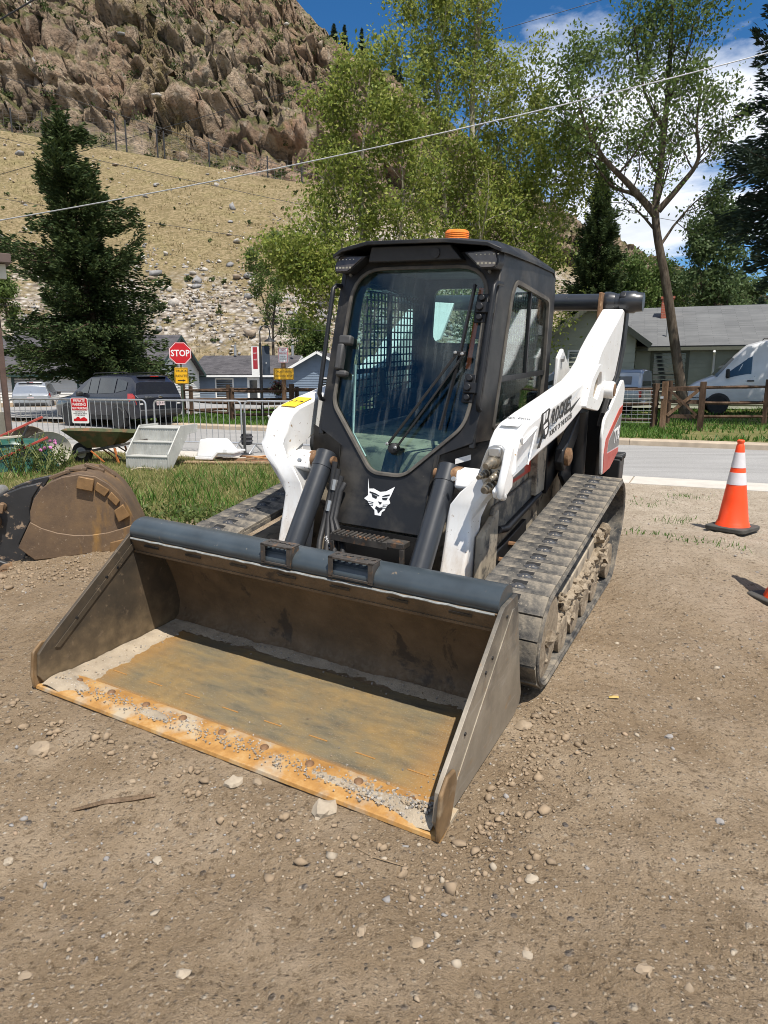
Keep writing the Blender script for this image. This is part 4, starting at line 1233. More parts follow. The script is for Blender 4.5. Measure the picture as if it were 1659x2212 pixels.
for k in range(150):
    x, y = rnd.uniform(-7.5, -.8), rnd.uniform(5.6, 10.5)
    if grass_mask(x, y) < .3: continue
    for j in range(22):
        xx, yy = x + rnd.gauss(0, .09), y + rnd.gauss(0, .09)
        tall.append((xx, yy, G(xx, yy) - .01))
blades('weeds', tall, .10, .26, .016, LUSH, 'taller clumps of green weeds in the patchy grass', 6)
blades('lawn', scatter(70000, (-13, 8), (17.5, 34), 3, lambda x, y: uv_of(x, y)[1] > 17.3 and uv_of(x, y)[0] > -18.3), .07, .16, .03, LUSH, 'lush green lawn beyond the far kerb', 4)
vr = []
for k in range(60000):
    x, y = rnd.uniform(5, 24), rnd.uniform(13, 30)
    u, v = uv_of(x, y)
    n = noise.noise(Vector((x * .7, y * .7, 3)))
    if (17.25 < v < 18.5 and n > -.05) or (v > 20.0 and n > -.15 and rnd.random() < .5):
        vr.append((x, y, G(x, y)))
blades('verge_grass', vr, .07, .17, .03, LUSH, 'bright green verge grass and weeds by the rail fence', 5)
tuft = []
for (x, y) in ((2.35, 7.9), (3.3, 8.2), (2.0, 6.9), (2.4, 6.1), (3.2, 7.3), (2.75, 5.6), (3.9, 8.7), (1.95, 9.2), (2.6, 9.0)):
    for k in range(70):
        a, b = rnd.gauss(0, .16), rnd.gauss(0, .12)
        tuft.append((x + a, y + b, G(x + a, y + b)))
blades('gravel_tufts', tuft, .02, .06, .008, LUSH, 'small green tufts growing in the gravel near the cone', 8)

# ------------------------------------------------------------------ mountain
def interp(pts, x):
    if x <= pts[0][0]: return pts[0][1]
    for (a, b), (c, d) in zip(pts, pts[1:]):
        if x <= c: return b + (d - b) * (x - a) / (c - a)
    return pts[-1][1]
def slopes(pts):
    out = []
    for x, y in pts:
        w = V(x, y, 1.0); out.append((w.x, w.z - CAM_H))
    return out
SKY_PTS = slopes([(-700, -420), (-200, -330), (300, -240), (540, -110), (640, 0), (675, 42), (750, 112), (830, 155), (890, 200), (1000, 290), (1115, 400), (1218, 466), (1337, 526), (1410, 570), (1500, 608), (1659, 645), (1900, 690), (2400, 740)])
BENCH_PTS = slopes([(-700, 215), (0, 280), (140, 305), (260, 325), (400, 350), (560, 380), (640, 392), (900, 455), (1150, 545), (1400, 640), (1659, 700), (2400, 770)])
def fbm(p, o=4, l=2.1, g=.5):
    s, a = 0, 1
    for _ in range(o):
        s += a * noise.noise(p); p = p * l; a *= g
    return s
def ridged(p, o=4):
    s, a = 0, 1
    for _ in range(o):
        s += a * (1 - abs(noise.noise(p)) * 2.2); p = p * 2.1; a *= .5
    return s
def build_mountain():
    cols, rows = 430, 330
    vs, rk, sc, ct = [], [], [], []
    for i in range(rows):
        t = i / (rows - 1)
        for j in range(cols):
            s = -1.05 + 2.0 * j / (cols - 1)
            eb, es = interp(BENCH_PTS, s), interp(SKY_PTS, s)
            Yb, Y1 = 60 + 3 * noise.noise(Vector((s * 6, 0, 1))), 126 + 6 * noise.noise(Vector((s * 4, 2, 1)))
            Y2 = 235 + 25 * noise.noise(Vector((s * 3, 7, 1)))
            if t < .30:
                q = t / .30; Y = Yb + (Y1 - Yb) * q
                z = (CAM_H + eb * Y1) * (q ** 1.06)
                rock = 0; amp = .35 * min(1, q * 4) * (1 - q * .5)
                n = fbm(Vector((s * Y * .09, Y * .09, 3)), 4)
                z += n * amp
                dx = dy = 0
                band = sstep(.10, .17, q + .02 * noise.noise(Vector((s * 30, 2, 2)))) * (1 - sstep(.30, .42, q + .10 * noise.noise(Vector((s * 14, 5, 2)))))
                right = sstep(-.16, -.06, s) * sstep(.35, .5, q) * (1 - sstep(.78, .98, q))
                scree = max(band, right * .9)
                top = sstep(.93, 1.0, q)
            elif t < .33:
                q = (t - .30) / .03; Y = Y1 + 7 * q; z = CAM_H + eb * Y1 - .4 * math.sin(q * 3.14); rock, scree = 0, 0; dx = dy = 0; top = 1
            elif t < .93:
                q = (t - .33) / .60; Ys = Y1 + 7; zs = CAM_H + eb * Y1; ze = CAM_H + es * Y2
                Y = Ys + (Y2 - Ys) * q
                z = zs + (ze - zs) * (q ** .92)
                p = Vector((s * Y * .035, Y * .035, z * .035))
                k = sstep(0, .10, q) * (1 - .75 * sstep(.86, 1, q))
                r1 = ridged(p * 1.1, 3) - 1.0; r3 = fbm(p * 13, 3)
                rz = Vector((p.x * .8 + .3 * p.z, p.y, p.z * 1.35 - .45 * p.x))
                d1, c1 = noise.voronoi(rz * 4.6); d2, c2 = noise.voronoi(rz * 12)
                h1 = noise.noise(c1[0] * 7.3) + .6 * noise.noise(c1[0] * 3.1); h2 = noise.noise(c2[0] * 5.9)
                e1 = min(1, (d1[1] - d1[0]) * 6)
                e2 = min(1, (d2[1] - d2[0]) * 5)
                d3, c3 = noise.voronoi(rz * 27); h3 = noise.noise(c3[0] * 4.7)
                z += k * (4.5 * r1 + 2.2 * h1 - 1.2 * (1 - e1) + 1.0 * h2 - .6 * (1 - e2) + .5 * h3 + .4 * r3)
                dx = k * (2.2 * noise.noise(c1[0] * 9.1 + Vector((4, 4, 4))) + 1.1 * noise.noise(c2[0] * 6.1)); dy = k * (-4.8 * h1 + 2.2 * (1 - e1) - 2.4 * h2 + 1.2 * (1 - e2) - 1.1 * h3)
                rock = 1; scree = 0; top = 0
                gully = sstep(.12, .0, abs(s + .30 + .12 * (q - .2)) ) * (1 - sstep(.5, .9, q))
                rock = 1 - .5 * gully
            else:
                q = (t - .93) / .07; Y = Y2 + 60 * q; z = CAM_H + es * Y2 - 30 * q * q; rock, scree, top = 1, 0, 0; dx = dy = 0
            vs.append((s * Y + dx, Y + dy, z)); rk.append(rock); sc.append(scree); ct.append(.5 if not (.33 <= t < .93) else .5 + .5 * h1)
    t = NT('mountain')
    N3 = t.n.new('ShaderNodeNewGeometry'); sepn = t.n.new('ShaderNodeSeparateXYZ'); t.l.new(N3.outputs['Normal'], sepn.inputs[0])
    mid = t.noise(.10, 8, .62); fin = t.noise(.7, 8, .68)
    cm = t.map((1, 1, .45), rot=(.3, .5, 0))
    bl = t.attr('block')['Fac']
    rc = t.ramp(t.math('ADD', t.math('MULTIPLY', mid, .7), t.math('MULTIPLY', bl, .35)), (.30, (.12, .095, .075)), (.46, (.25, .19, .14)), (.56, (.36, .275, .195)), (.66, (.44, .35, .26)), (.78, (.34, .20, .13)))
    rc = t.mix(t.ramp(t.noise(.028, 4, .6), (.42, 0.0), (.60, .75)), rc, t.mix(.55, rc, (.30, .165, .10)))
    rc = t.mix(t.ramp(fin, (.36, .8), (.50, 0.0)), rc, (.095, .078, .062))
    rc = t.mix(t.ramp(t.noise(.5, 7, .7, vec=cm), (.56, 0.0), (.66, .7)), rc, (.46, .39, .31))
    veg = t.math('MULTIPLY', t.ramp(sepn.outputs['Z'], (.30, 0.0), (.60, 1.0)), t.ramp(t.noise(.09, 8, .7), (.42, 0.0), (.52, 1.0)))
    rc = t.mix(t.math('MULTIPLY', veg, .9), rc, t.ramp(t.noise(.9, 5), (.35, (.05, .065, .022)), (.65, (.17, .165, .065))))
    gc = t.ramp(t.noise(.22, 7, .62), (.32, (.19, .145, .078)), (.5, (.285, .22, .128)), (.68, (.235, .195, .095)))
    gc = t.mix(t.ramp(t.noise(2.2, 6, .7), (.44, .85), (.58, 0.0)), gc, (.135, .11, .052))
    gc = t.mix(t.ramp(t.noise(1.4, 6, .7), (.60, 0.0), (.70, .6)), gc, (.42, .35, .25))
    scn = t.ramp(t.voro(1.6, 'Distance'), (.15, (.46, .43, .39)), (.5, (.28, .24, .19)), (.8, (.12, .10, .08)))
    sa = t.math('MULTIPLY', t.attr('scree')['Fac'], t.ramp(t.noise(.45, 6, .7), (.38, 0.0), (.52, 1.0)))
    gc = t.mix(sa, gc, scn)
    ra = t.math('ADD', t.attr('rock')['Fac'], t.math('MULTIPLY', t.math('SUBTRACT', t.noise(.25, 6, .7), .5), .9), clamp=True)
    rm = t.ramp(ra, (.42, 0.0), (.58, 1.0))
    t.set(base=t.mix(rm, gc, rc), rough=.95, spec=.12)
    h = t.math('MULTIPLY', fin, 2.2)
    h2 = t.math('ADD', t.math('MULTIPLY', h, rm), t.math('MULTIPLY', t.noise(2.6, 7, .7), .35))
    t.bump(h2, 1.0, .8)
    ii = np.arange(rows - 1)[:, None] * cols + np.arange(cols - 1)[None, :]
    me = np_mesh('mountain', vs, np.stack([ii, ii + 1, ii + cols + 1, ii + cols], -1).reshape(-1, 4), t.m, False)
    for nme, arr in (('rock', rk), ('scree', sc), ('block', ct)):
        a = me.attributes.new(nme, 'FLOAT', 'POINT'); a.data.foreach_set('value', np.array(arr, np.float32))
    o = link('mountain', me)
    tag(o, 'rocky brown mountainside above a dry grass slope', kind='structure')
    return np.array(vs).reshape(rows, cols, 3)
MT = build_mountain()
def on_hill(s, Yt):
    """point of the mountain surface in direction s at distance about Yt"""
    j = int(round((s + 1.05) / 2.0 * 429)); j = min(429, max(0, j))
    colm = MT[:, j, :]
    i = int(np.argmin(np.abs(colm[:, 1] - Yt)))
    return Vector(colm[i])

# dry tufts on the slope
rnd = random.Random(19)
tf = []
for k in range(3800):
    s = rnd.uniform(-.66, .35); Yt = rnd.uniform(62, 126)
    p = on_hill(s, Yt)
    if noise.noise(Vector((s * 18, Yt * .1, 8))) < -.25: continue
    for j in range(8):
        tf.append((p.x + rnd.gauss(0, .35), p.y + rnd.gauss(0, .3), p.z - .05))
DRY = leaf_mat('dry_grass_blades', [(.11, .105, .04), (.24, .19, .095), (.34, .26, .14), (.42, .34, .2)], .8, .3)
blades('dry_grass', tf, .12, .34, .14, DRY, 'dry tan grass tufts on the slope below the cliff', 23)
# rocks of the scree, shrubs on the cliff
rnd = random.Random(9)
def boulder_mesh(seed, m):
    b = MB().blob((0, 0, 0), 1, seed, 1, .35, (1.0, .8, .65))
    return b.mesh('boulder', m)
STONES = [mat('stone_a', (.40, .37, .33), .9, var=.3, scale=3, bump=.4, bscale=8, bdist=.05), mat('stone_b', (.30, .24, .18), .9, var=.3, scale=3, bump=.4, bscale=8, bdist=.05), mat('stone_c', (.22, .215, .21), .9, var=.3, scale=3, bump=.4, bscale=8, bdist=.05)]
icos = bmesh.new(); bmesh.ops.create_icosphere(icos, subdivisions=1, radius=1)
ICO_V = np.array([v.co[:] for v in icos.verts]); ICO_F = np.array([[v.index for v in f.verts] for f in icos.faces]); icos.free()
def rock_cloud(name, items, m, label, seed=1):
    """items: (x, y, z, r)"""
    rng = np.random.default_rng(seed)
    n = len(items); I = np.array(items)
    k = 1 + .35 * rng.normal(0, 1, (n, len(ICO_V), 1)).clip(-1.2, 1.2)
    sq = rng.uniform(.55, 1.15, (n, 1, 3)); sq[:, :, 2] *= .75
    v = ICO_V[None] * k * sq * I[:, None, 3:4]
    a = rng.uniform(0, 6.28, n); c, s_ = np.cos(a), np.sin(a)
    x = v[:, :, 0] * c[:, None] - v[:, :, 1] * s_[:, None]; y = v[:, :, 0] * s_[:, None] + v[:, :, 1] * c[:, None]
    v = np.stack([x, y, v[:, :, 2]], -1) + I[:, None, :3]
    f = (ICO_F[None] + (np.arange(n) * len(ICO_V))[:, None, None]).reshape(-1, 3)
    o = link(name, np_mesh(name, v.reshape(-1, 3), f, m))
    return tag(o, label, kind='stuff')
cl = [[], [], []]
for k in range(5200):
    s = rnd.uniform(-.62, .12)
    b = rnd.random()
    if b < .62: Yt = rnd.gauss(79, 5.5) + 6 * noise.noise(Vector((s * 14, 5, 2)))
    elif b < .8 and s > -.2: Yt = rnd.uniform(85, 112)
    else: Yt = rnd.uniform(66, 125)
    if noise.noise(Vector((s * 22, Yt * .12, 4))) < (-.15 if b < .8 else .25): continue
    p = on_hill(s, Yt)
    j = rnd.uniform(-.4, .4)
    r = min(.75, .10 * math.exp(abs(rnd.gauss(0, .75)))) * (1.05 if b < .8 else .7)
    cl[rnd.choice((0, 0, 1, 2))].append((p.x + j, p.y + rnd.uniform(-.3, .3), p.z + r * .2, r))
for c, m, w in zip(cl, STONES, ('pale', 'brown', 'dark grey')):
    rock_cloud('scree_rocks', c, m, 'loose %s scree rocks lying on the dry slope' % w)
big = [[], [], []]
for k in range(140):
    s = rnd.uniform(-.66, .25); p = on_hill(s, rnd.uniform(133, 205))
    big[rnd.randrange(3)].append((p.x, p.y, p.z - .1, rnd.uniform(.4, 1.2)))
for c, m, w in zip(big, STONES, ('pale', 'brown', 'dark grey')):
    rock_cloud('cliff_blocks', c, m, 'broken %s rock blocks on the cliff' % w, 4)
SHRUB = leaf_mat('mountain_shrub', [(.03, .045, .015), (.055, .075, .02), (.09, .11, .035)], .8, .2)
def leaf_cloud(centers, normals_spread, size, aspect=.55, seed=1):
    rng = np.random.default_rng(seed)
    C_ = np.asarray(centers, np.float64); n = len(C_)
    d = rng.normal(0, 1, (n, 3)); d[:, 2] -= .35; d /= np.linalg.norm(d, axis=1)[:, None]
    e = rng.normal(0, 1, (n, 3)); e -= d * (e * d).sum(1)[:, None]; e /= np.linalg.norm(e, axis=1)[:, None]
    L = size * (0.6 + .8 * rng.random(n))[:, None]
    v = np.stack([C_ - d * L * .5, C_ + e * L * aspect * .5, C_ + d * L * .5, C_ - e * L * aspect * .5], 1).reshape(-1, 3)
    return v, np.arange(n * 4).reshape(n, 4)
sh = []
for k in range(1100):
    s = rnd.uniform(-.66, .3); Yt = rnd.choice([rnd.uniform(132, 215), rnd.uniform(170, 225), rnd.uniform(132, 225)]) if rnd.random() < .9 else rnd.uniform(64, 120)
    p = on_hill(s, Yt); r = rnd.uniform(.5, 1.6) * (1 if Yt > 130 else .3)
    for q in range(int(38 * r)):
        sh.append((p.x + rnd.gauss(0, .5) * r, p.y + rnd.gauss(0, .5) * r, p.z + .2 + abs(rnd.gauss(0, .45)) * r))
v, f = leaf_cloud(sh, 1, .5, .6, 3)
tag(link('shrubs', np_mesh('shrubs', v, f, SHRUB)), 'dark green shrubs dotted over the rocky mountainside', kind='stuff')
# ------------------------------------------------------------------ houses
def shingles(name, c0, c1, row=.16, wid=.35):
    t = NT(name)
    br = t.n.new('ShaderNodeTexBrick')
    br.inputs['Scale'].default_value = 1.0; br.inputs['Brick Width'].default_value = wid; br.inputs['Row Height'].default_value = row
    br.inputs['Mortar Size'].default_value = .008; br.inputs['Color1'].default_value = (*c0, 1); br.inputs['Color2'].default_value = (*c1, 1); br.inputs['Mortar'].default_value = (*mul(c0, .65), 1)
    uvn = t.n.new('ShaderNodeUVMap'); t.l.new(uvn.outputs[0], br.inputs['Vector'])
    c = t.mix(t.ramp(t.noise(.8, 6, .6), (.4, 0.0), (.65, .4)), br.outputs['Color'], mul(c1, 1.25))
    t.set(base=c, rough=.92, spec=.2)
    t.bump(br.outputs['Fac'], .5, -.01)
    return t.m
def roof_slab(name, quad, th, m, parent):
    """quad: eave-left, eave-right, ridge-right, ridge-left; thick slab with UV in metres"""
    q = [Vector(p) for p in quad]
    n = (q[1] - q[0]).cross(q[3] - q[0]).normalized()
    if n.z < 0: n = -n
    v = q + [p - n * th for p in q]
    me = bpy.data.meshes.new(name)
    me.from_pydata([tuple(p) for p in v], [], [(0, 1, 2, 3), (7, 6, 5, 4), (0, 4, 5, 1), (1, 5, 6, 2), (2, 6, 7, 3), (3, 7, 4, 0)])
    uvl = me.uv_layers.new()
    ex = (q[1] - q[0]).normalized(); ey = n.cross(ex)
    for lp in me.loops:
        d = Vector(me.vertices[lp.vertex_index].co) - q[0]
        uvl.data[lp.index].uv = (d.dot(ex), d.dot(ey))
    me.materials.append(m)
    return link(name, me, parent)
def siding(name, pts, out, m, parent, row=.17, depth=.03):
    """lap siding on the wall polygon pts (2-D along, up; first two points are the base) in plane frame out = (origin, along, up, normal)"""
    o, ax, uz, nn = out
    z0 = min(p[1] for p in pts); z1 = max(p[1] for p in pts)
    def span(z):
        xs = []
        for (a, b), (c, d) in zip(pts, pts[1:] + pts[:1]):
            if (b - z) * (d - z) < 0: xs.append(a + (c - a) * (z - b) / (d - b))
        return (min(xs), max(xs)) if len(xs) >= 2 else None
    vv, ff = [], []
    z = z0
    while z < z1 - 1e-4:
        zt = min(z + row, z1)
        a, b = span(z + .001), span(zt - .001)
        if a and b:
            k = len(vv)
            for (x, zz, d) in ((a[0], z, depth), (a[1], z, depth), (b[1], zt, .002), (b[0], zt, .002), (a[0], z, 0), (a[1], z, 0)):
                vv.append(o + ax * x + uz * zz + nn * d)
            ff += [(k, k + 1, k + 2, k + 3), (k + 4, k + 5, k + 1, k)]
        z = zt
    me = bpy.data.meshes.new(name); me.from_pydata([tuple(p) for p in vv], [], ff); me.materials.append(m)
    return link(name, me, parent)
def house_window(parent, fr, x, z, w, h, trim, pane, mull=1, name='window', tw=.09):
    o, ax, uz, nn = fr
    def B(mb, x0, x1, z0, z1, d0, d1):
        v = [o + ax * a + uz * b + nn * d for d in (d0, d1) for b in (z0, z1) for a in (x0, x1)]
        return mb.add(v, [(0, 1, 3, 2), (4, 6, 7, 5), (0, 4, 5, 1), (2, 3, 7, 6), (0, 2, 6, 4), (1, 5, 7, 3)])
    m = MB()
    B(m, x - w / 2 - tw, x + w / 2 + tw, z + h, z + h + tw, -.02, .05)
    B(m, x - w / 2 - tw, x + w / 2 + tw, z - tw, z, -.02, .06)
    B(m, x - w / 2 - tw, x - w / 2, z, z + h, -.02, .05)
    B(m, x + w / 2, x + w / 2 + tw, z, z + h, -.02, .05)
    B(m, x - w / 2, x + w / 2, z + h * .5 - .025, z + h * .5 + .025, .0, .035)
    for k in range(1, mull + 1):
        if mull > 1 or w > 1.3:
            xx = x - w / 2 + w * k / (mull + 1)
            B(m, xx - .04, xx + .04, z, z + h, .0, .04)
    wo = m.obj(name, trim, parent)
    B(MB(), x - w / 2, x + w / 2, z, z + h, -.01, .022).obj('pane', pane, wo)
    return wo
PANE = mat('dark_window_pane', (.03, .035, .04), .06, var=.3, scale=1.2, spec=.8)
TRIMW = mat('white_trim', (.72, .72, .70), .6, var=.06, scale=2)
SIDW = mat('white_siding', (.66, .655, .62), .6, var=.06, scale=2)
SIDB = mat('blue_siding', (.15, .195, .255), .6, var=.10, scale=2)
SIDG = mat('grey_green_siding', (.36, .375, .30), .65, var=.10, scale=2)
TRIMG = mat('dark_green_trim', (.02, .05, .045), .6, var=.1)
TRIMD = mat('olive_trim', (.10, .105, .075), .6, var=.1)
SH_DK = shingles('charcoal_shingles', (.050, .048, .052), (.095, .09, .095))
SH_GR = shingles('weathered_shingles', (.105, .108, .11), (.145, .148, .148), .14, 1.1)

def framed(origin, ax):
    ax = Vector(ax).normalized(); up = Vector((0, 0, 1)); n = ax.cross(up).normalized()
    return (Vector(origin), ax, up, n)

def gable_house(root, L, D, hw, hr, sid, roofm, over=.45, fascia=None, sid_ends=True, gable_front=False):
    """box house in root's space: front wall along x at y=0 (faces -y), depth D, wall height hw, ridge height hr along x"""
    f = framed((0, 0, 0), (1, 0, 0)); siding('front_wall', [(0, 0), (L, 0), (L, hw), (0, hw)], f, sid, root, .17)
    b = framed((L, D, 0), (-1, 0, 0)); siding('rear_wall', [(0, 0), (L, 0), (L, hw), (0, hw)], b, sid, root)
    for (o, ax) in (((L, 0, 0), (0, 1, 0)), ((0, D, 0), (0, -1, 0))):
        siding('gable_wall', [(0, 0), (D, 0), (D, hw), (D / 2, hr), (0, hw)], framed(o, ax), sid, root)
    MB().prism([(0, 0), (D, 0), (D, hw), (D / 2, hr), (0, hw)], 'x', .01, L - .01).obj('core', sid, root) if False else None
    sl = (hr - hw) / (D / 2); ze = hw - over * sl
    for s in (0, 1):
        y0, y1 = (-over, D / 2) if s == 0 else (D + over, D / 2)
        q = [(-over, y0, ze + .06), (L + over, y0, ze + .06), (L + over, y1, hr + .06), (-over, y1, hr + .06)]
        if s: q = [q[1], q[0], q[3], q[2]]
        roof_slab('roof', q, .05, roofm, root)
        if fascia:
            MB().bx(-over - .01, L + over + .01, *sorted((y0, y0 + (.03 if s == 0 else -.03))), ze - .13, ze + .005).obj('fascia', fascia, root)
    if fascia:
        for x in (-over, L + over):
            for (ya, yb) in ((-over, D / 2), (D + over, D / 2)):
                MB().bar((x, ya, ze - .06), (x, yb, hr - .06), .03, .16, (0, 0, 1)).obj('barge_board', fascia, root)

# white house behind the spruce
p = V(20, 891, 41)
wh = empty('white_house', (p.x - 5.5, 41, p.z - .1), R(-4), 'white clapboard house with charcoal shingle roof behind the spruce', 'house')
gable_house(wh, 14.6, 8, 2.55, 4.75, SIDW, SH_DK, .4, TRIMG)
fw = framed((0, 0, 0), (1, 0, 0))
house_window(wh, fw, 7.2, .95, 1.9, 1.15, TRIMG, PANE, 1, tw=.16)
house_window(wh, fw, 10.6, 1.0, .8, 1.1, TRIMG, PANE, 0, tw=.12)
house_window(wh, fw, 12.8, 1.0, .9, 1.1, TRIMG, PANE, 0, tw=.12)
MB().cyl((9.6, 3.4, 4.2), (9.6, 3.4, 5.1), .12, 12).obj('flue', STEEL, wh, smooth=True)

# blue house
p = V(420, 880, 50)
bh = empty('blue_house', (p.x, 50, p.z + .0), R(-6), 'small blue clapboard house with white trim and dark roof behind the rail fence', 'house')
gable_house(bh, 6.9, 7, 2.45, 3.75, SIDB, SH_DK, .4, TRIMW)
fb = framed((0, 0, 0), (1, 0, 0))
house_window(bh, fb, 2.35, .75, 1.2, 1.25, TRIMW, PANE, 1)
dr_ = MB().bx(4.05, 4.95, -.05, -.01, .1, 2.15).obj('door', TRIMW, bh)
MB().bx(4.22, 4.78, -.06, -.051, .35, 1.95).obj('door_pane', PANE, dr_)
MB().tube([(.05, -.42, 2.2), (.02, -.1, 2.0), (.0, -.06, .1)], .045, 8).obj('downspout', TRIMW, bh)
MB().cyl((2.2, 3.2, 3.8), (2.2, 3.2, 4.6), .10, 10).obj('flue', STEEL, bh)
MB().cyl((6.8, 2.6, 3.7), (6.8, 2.6, 4.5), .10, 10).obj('flue', STEEL, bh)
MB().bx(5.5, 6.2, -.5, -.1, .05, .55).obj('storage_bin', mat('blue_bin', (.06, .16, .36), .5), bh, bevel=.03)
MB().bx(4.9, 5.25, -.5, -.2, .05, .35).obj('planter_tub', mat('red_tub', (.45, .08, .07), .5), bh, bevel=.03)
# projecting gable wing on its right
wx0, wx1, wd = 6.9, 12.2, 1.0
fr_ = framed((wx0, -wd, 0), (1, 0, 0))
siding('wing_front', [(0, 0), (wx1 - wx0, 0), (wx1 - wx0, 2.45), ((wx1 - wx0) / 2 - .1, 3.85), (0, 2.45)], fr_, SIDB, bh)
siding('wing_side', [(0, 0), (8, 0), (8, 2.45), (0, 2.45)], framed((wx1, -wd, 0), (0, 1, 0)), SIDB, bh)
siding('wing_side', [(0, 0), (1, 0), (1, 2.45), (0, 2.45)], framed((wx0, 0, 0), (0, -1, 0)), SIDB, bh)
xm_ = (wx0 + wx1) / 2 - .1
roof_slab('roof', [(wx0 - .4, -wd - .5, 2.3), (wx0 - .4, 7, 2.3), (xm_, 7, 3.95), (xm_, -wd - .5, 3.95)], .05, SH_DK, bh)
roof_slab('roof', [(wx1 + .4, 7, 2.3), (wx1 + .4, -wd - .5, 2.3), (xm_, -wd - .5, 3.95), (xm_, 7, 3.95)], .05, SH_DK, bh)
for xa in (wx0 - .4, wx1 + .4):
    MB().bar((xa, -wd - .5, 2.2), (xm_, -wd - .5, 3.83), .04, .17).obj('barge_board', TRIMW, bh)
house_window(bh, fr_, 3.4, .7, 1.15, 1.35, TRIMW, PANE, 1)

# grey-green house on the right, parallel to the street
gp = Vector((9.6, 30.5, 0)); gz0 = .30
gh = empty('grey_house', (gp.x, gp.y, gz0), -R(20), 'grey-green clapboard house with weathered roof and brick chimney behind the van', 'house')
gable_house(gh, 24, 9, 2.75, 4.55, SIDG, SH_GR, .55, TRIMD)
fg = framed((0, 0, 0), (1, 0, 0))
house_window(gh, fg, 2.75, .55, 1.25, 1.75, TRIMD, PANE, 0, tw=.14)
MB().tube([(4.4, -.58, 2.35), (4.45, -.12, 2.2), (4.45, -.1, .1)], .05, 8).obj('downspout', TRIMW, gh)
brickm = NT('red_brick')
bt = brickm.n.new('ShaderNodeTexBrick'); bt.inputs['Scale'].default_value = 1; bt.inputs['Brick Width'].default_value = .21; bt.inputs['Row Height'].default_value = .075; bt.inputs['Mortar Size'].default_value = .008
bt.inputs['Color1'].default_value = (.36, .085, .045, 1); bt.inputs['Color2'].default_value = (.27, .06, .035, 1); bt.inputs['Mortar'].default_value = (.30, .20, .15, 1)
brickm.l.new(brickm.map((1, 1, 1), rot=(R(90), 0, 0)), bt.inputs['Vector']); brickm.set(base=bt.outputs['Color'], rough=.9)
chim = MB().bx(2.35, 2.85, 2.9, 3.4, 3.5, 4.85).obj('chimney', brickm.m, gh)
MB().bx(2.3, 2.9, 2.85, 3.45, 4.85, 4.95).obj('chimney_cap', brickm.m, chim)
MB().cyl((2.6, .55, 2.8), (2.6, .55, 3.5), .055, 10).obj('vent_pipe', STEEL, gh)
# gable wing projecting towards the street
ga, gb, gd = -1.9, 1.35, 3.2
fq = framed((ga, -gd, 0), (1, 0, 0)); gw = gb - ga
siding('wing_front', [(0, 0), (gw, 0), (gw, 2.85), (gw / 2, 4.05), (0, 2.85)], fq, SIDG, gh, .17)
siding('wing_side', [(0, 0), (6, 0), (6, 2.85), (0, 2.85)], framed((gb, -gd, 0), (0, 1, 0)), SIDG, gh)
siding('wing_side', [(0, 0), (6, 0), (6, 2.85), (0, 2.85)], framed((ga, 2.8, 0), (0, -1, 0)), SIDG, gh)
xm_ = (ga + gb) / 2
roof_slab('roof', [(ga - .55, -gd - .6, 2.58), (ga - .55, 4, 2.58), (xm_, 4, 4.2), (xm_, -gd - .6, 4.2)], .06, SH_GR, gh)
roof_slab('roof', [(gb + .55, 4, 2.58), (gb + .55, -gd - .6, 2.58), (xm_, -gd - .6, 4.2), (xm_, 4, 4.2)], .06, SH_GR, gh)
for xa in (ga - .55, gb + .55):
    MB().bar((xa, -gd - .6, 2.45), (xm_, -gd - .6, 4.07), .04, .2).obj('barge_board', TRIMD, gh)
house_window(gh, fq, gw / 2, .95, 1.7, 1.35, TRIMW, PANE, 1, tw=.07)

# corner of the pale building at the left edge with its brown post
p = V(-30, 905, 13.0)
sb = empty('left_building', (p.x, 13.0, -.05), R(36), 'corner of a cream painted building with brown post at the left edge', 'building')
CREAM = mat('cream_paint', (.52, .50, .42), .7, var=.12, scale=3)
BROWN = mat('brown_stained_wood', (.085, .05, .038), .7, var=.3, scale=6)
MB().bx(-4.0, .28, 0, 3.5, 0, 3.6).obj('wall', CREAM, sb, bevel=.01)
MB().bx(-4.0, .30, -.06, 0, 0, .95).obj('base_board', mat('grey_skirting', (.17, .16, .13), .8), sb)
MB().bx(-4.2, .60, -.7, 3.8, 3.62, 3.78).obj('roof_slab', mat('brown_roof', (.10, .07, .06), .8), sb, bevel=.01)
MB().bx(-4.2, .52, -.55, -.45, 3.36, 3.61).obj('fascia', CREAM, sb)
MB().bx(.30, .40, -.16, -.06, 0, 3.6).obj('post', BROWN, sb, bevel=.01)
MB().bx(-.6, .05, -.075, -.062, 1.1, 2.2).obj('notice_panel', mat('pale_blue_panel', (.45, .55, .62), .5), sb)
# ------------------------------------------------------------------ trees
def bark(name, c, c2, sc=6):
    t = NT(name)
    w = t.noise(sc, 8, .7, vec=t.map((1, 1, .22)))
    c_ = t.ramp(w, (.32, mul(c, .45)), (.5, c), (.7, c2))
    t.set(base=c_, rough=.95, spec=.1)
    t.bump(w, .9, .05)
    return t.m
BARK_D = bark('dark_furrowed_bark', (.085, .068, .052), (.16, .135, .105), 9)
BARK_A = bark('pale_aspen_bark', (.30, .27, .20), (.46, .43, .34), 5)
BARK_S = bark('spruce_bark', (.075, .052, .038), (.15, .105, .075), 8)
LF_A = leaf_mat('cottonwood_leaves', [(.065, .10, .018), (.125, .18, .028), (.21, .26, .045), (.36, .38, .10)], .55, .45, .25)
LF_G = leaf_mat('green_leaves', [(.05, .09, .02), (.095, .15, .035), (.16, .21, .065)], .55, .4, .25)
LF_P = leaf_mat('poplar_leaves', [(.05, .09, .03), (.085, .135, .05), (.13, .17, .07)], .55, .4, .25)
NDL = leaf_mat('spruce_needles', [(.022, .040, .015), (.042, .068, .022), (.075, .10, .032)], .7, .15, .2)
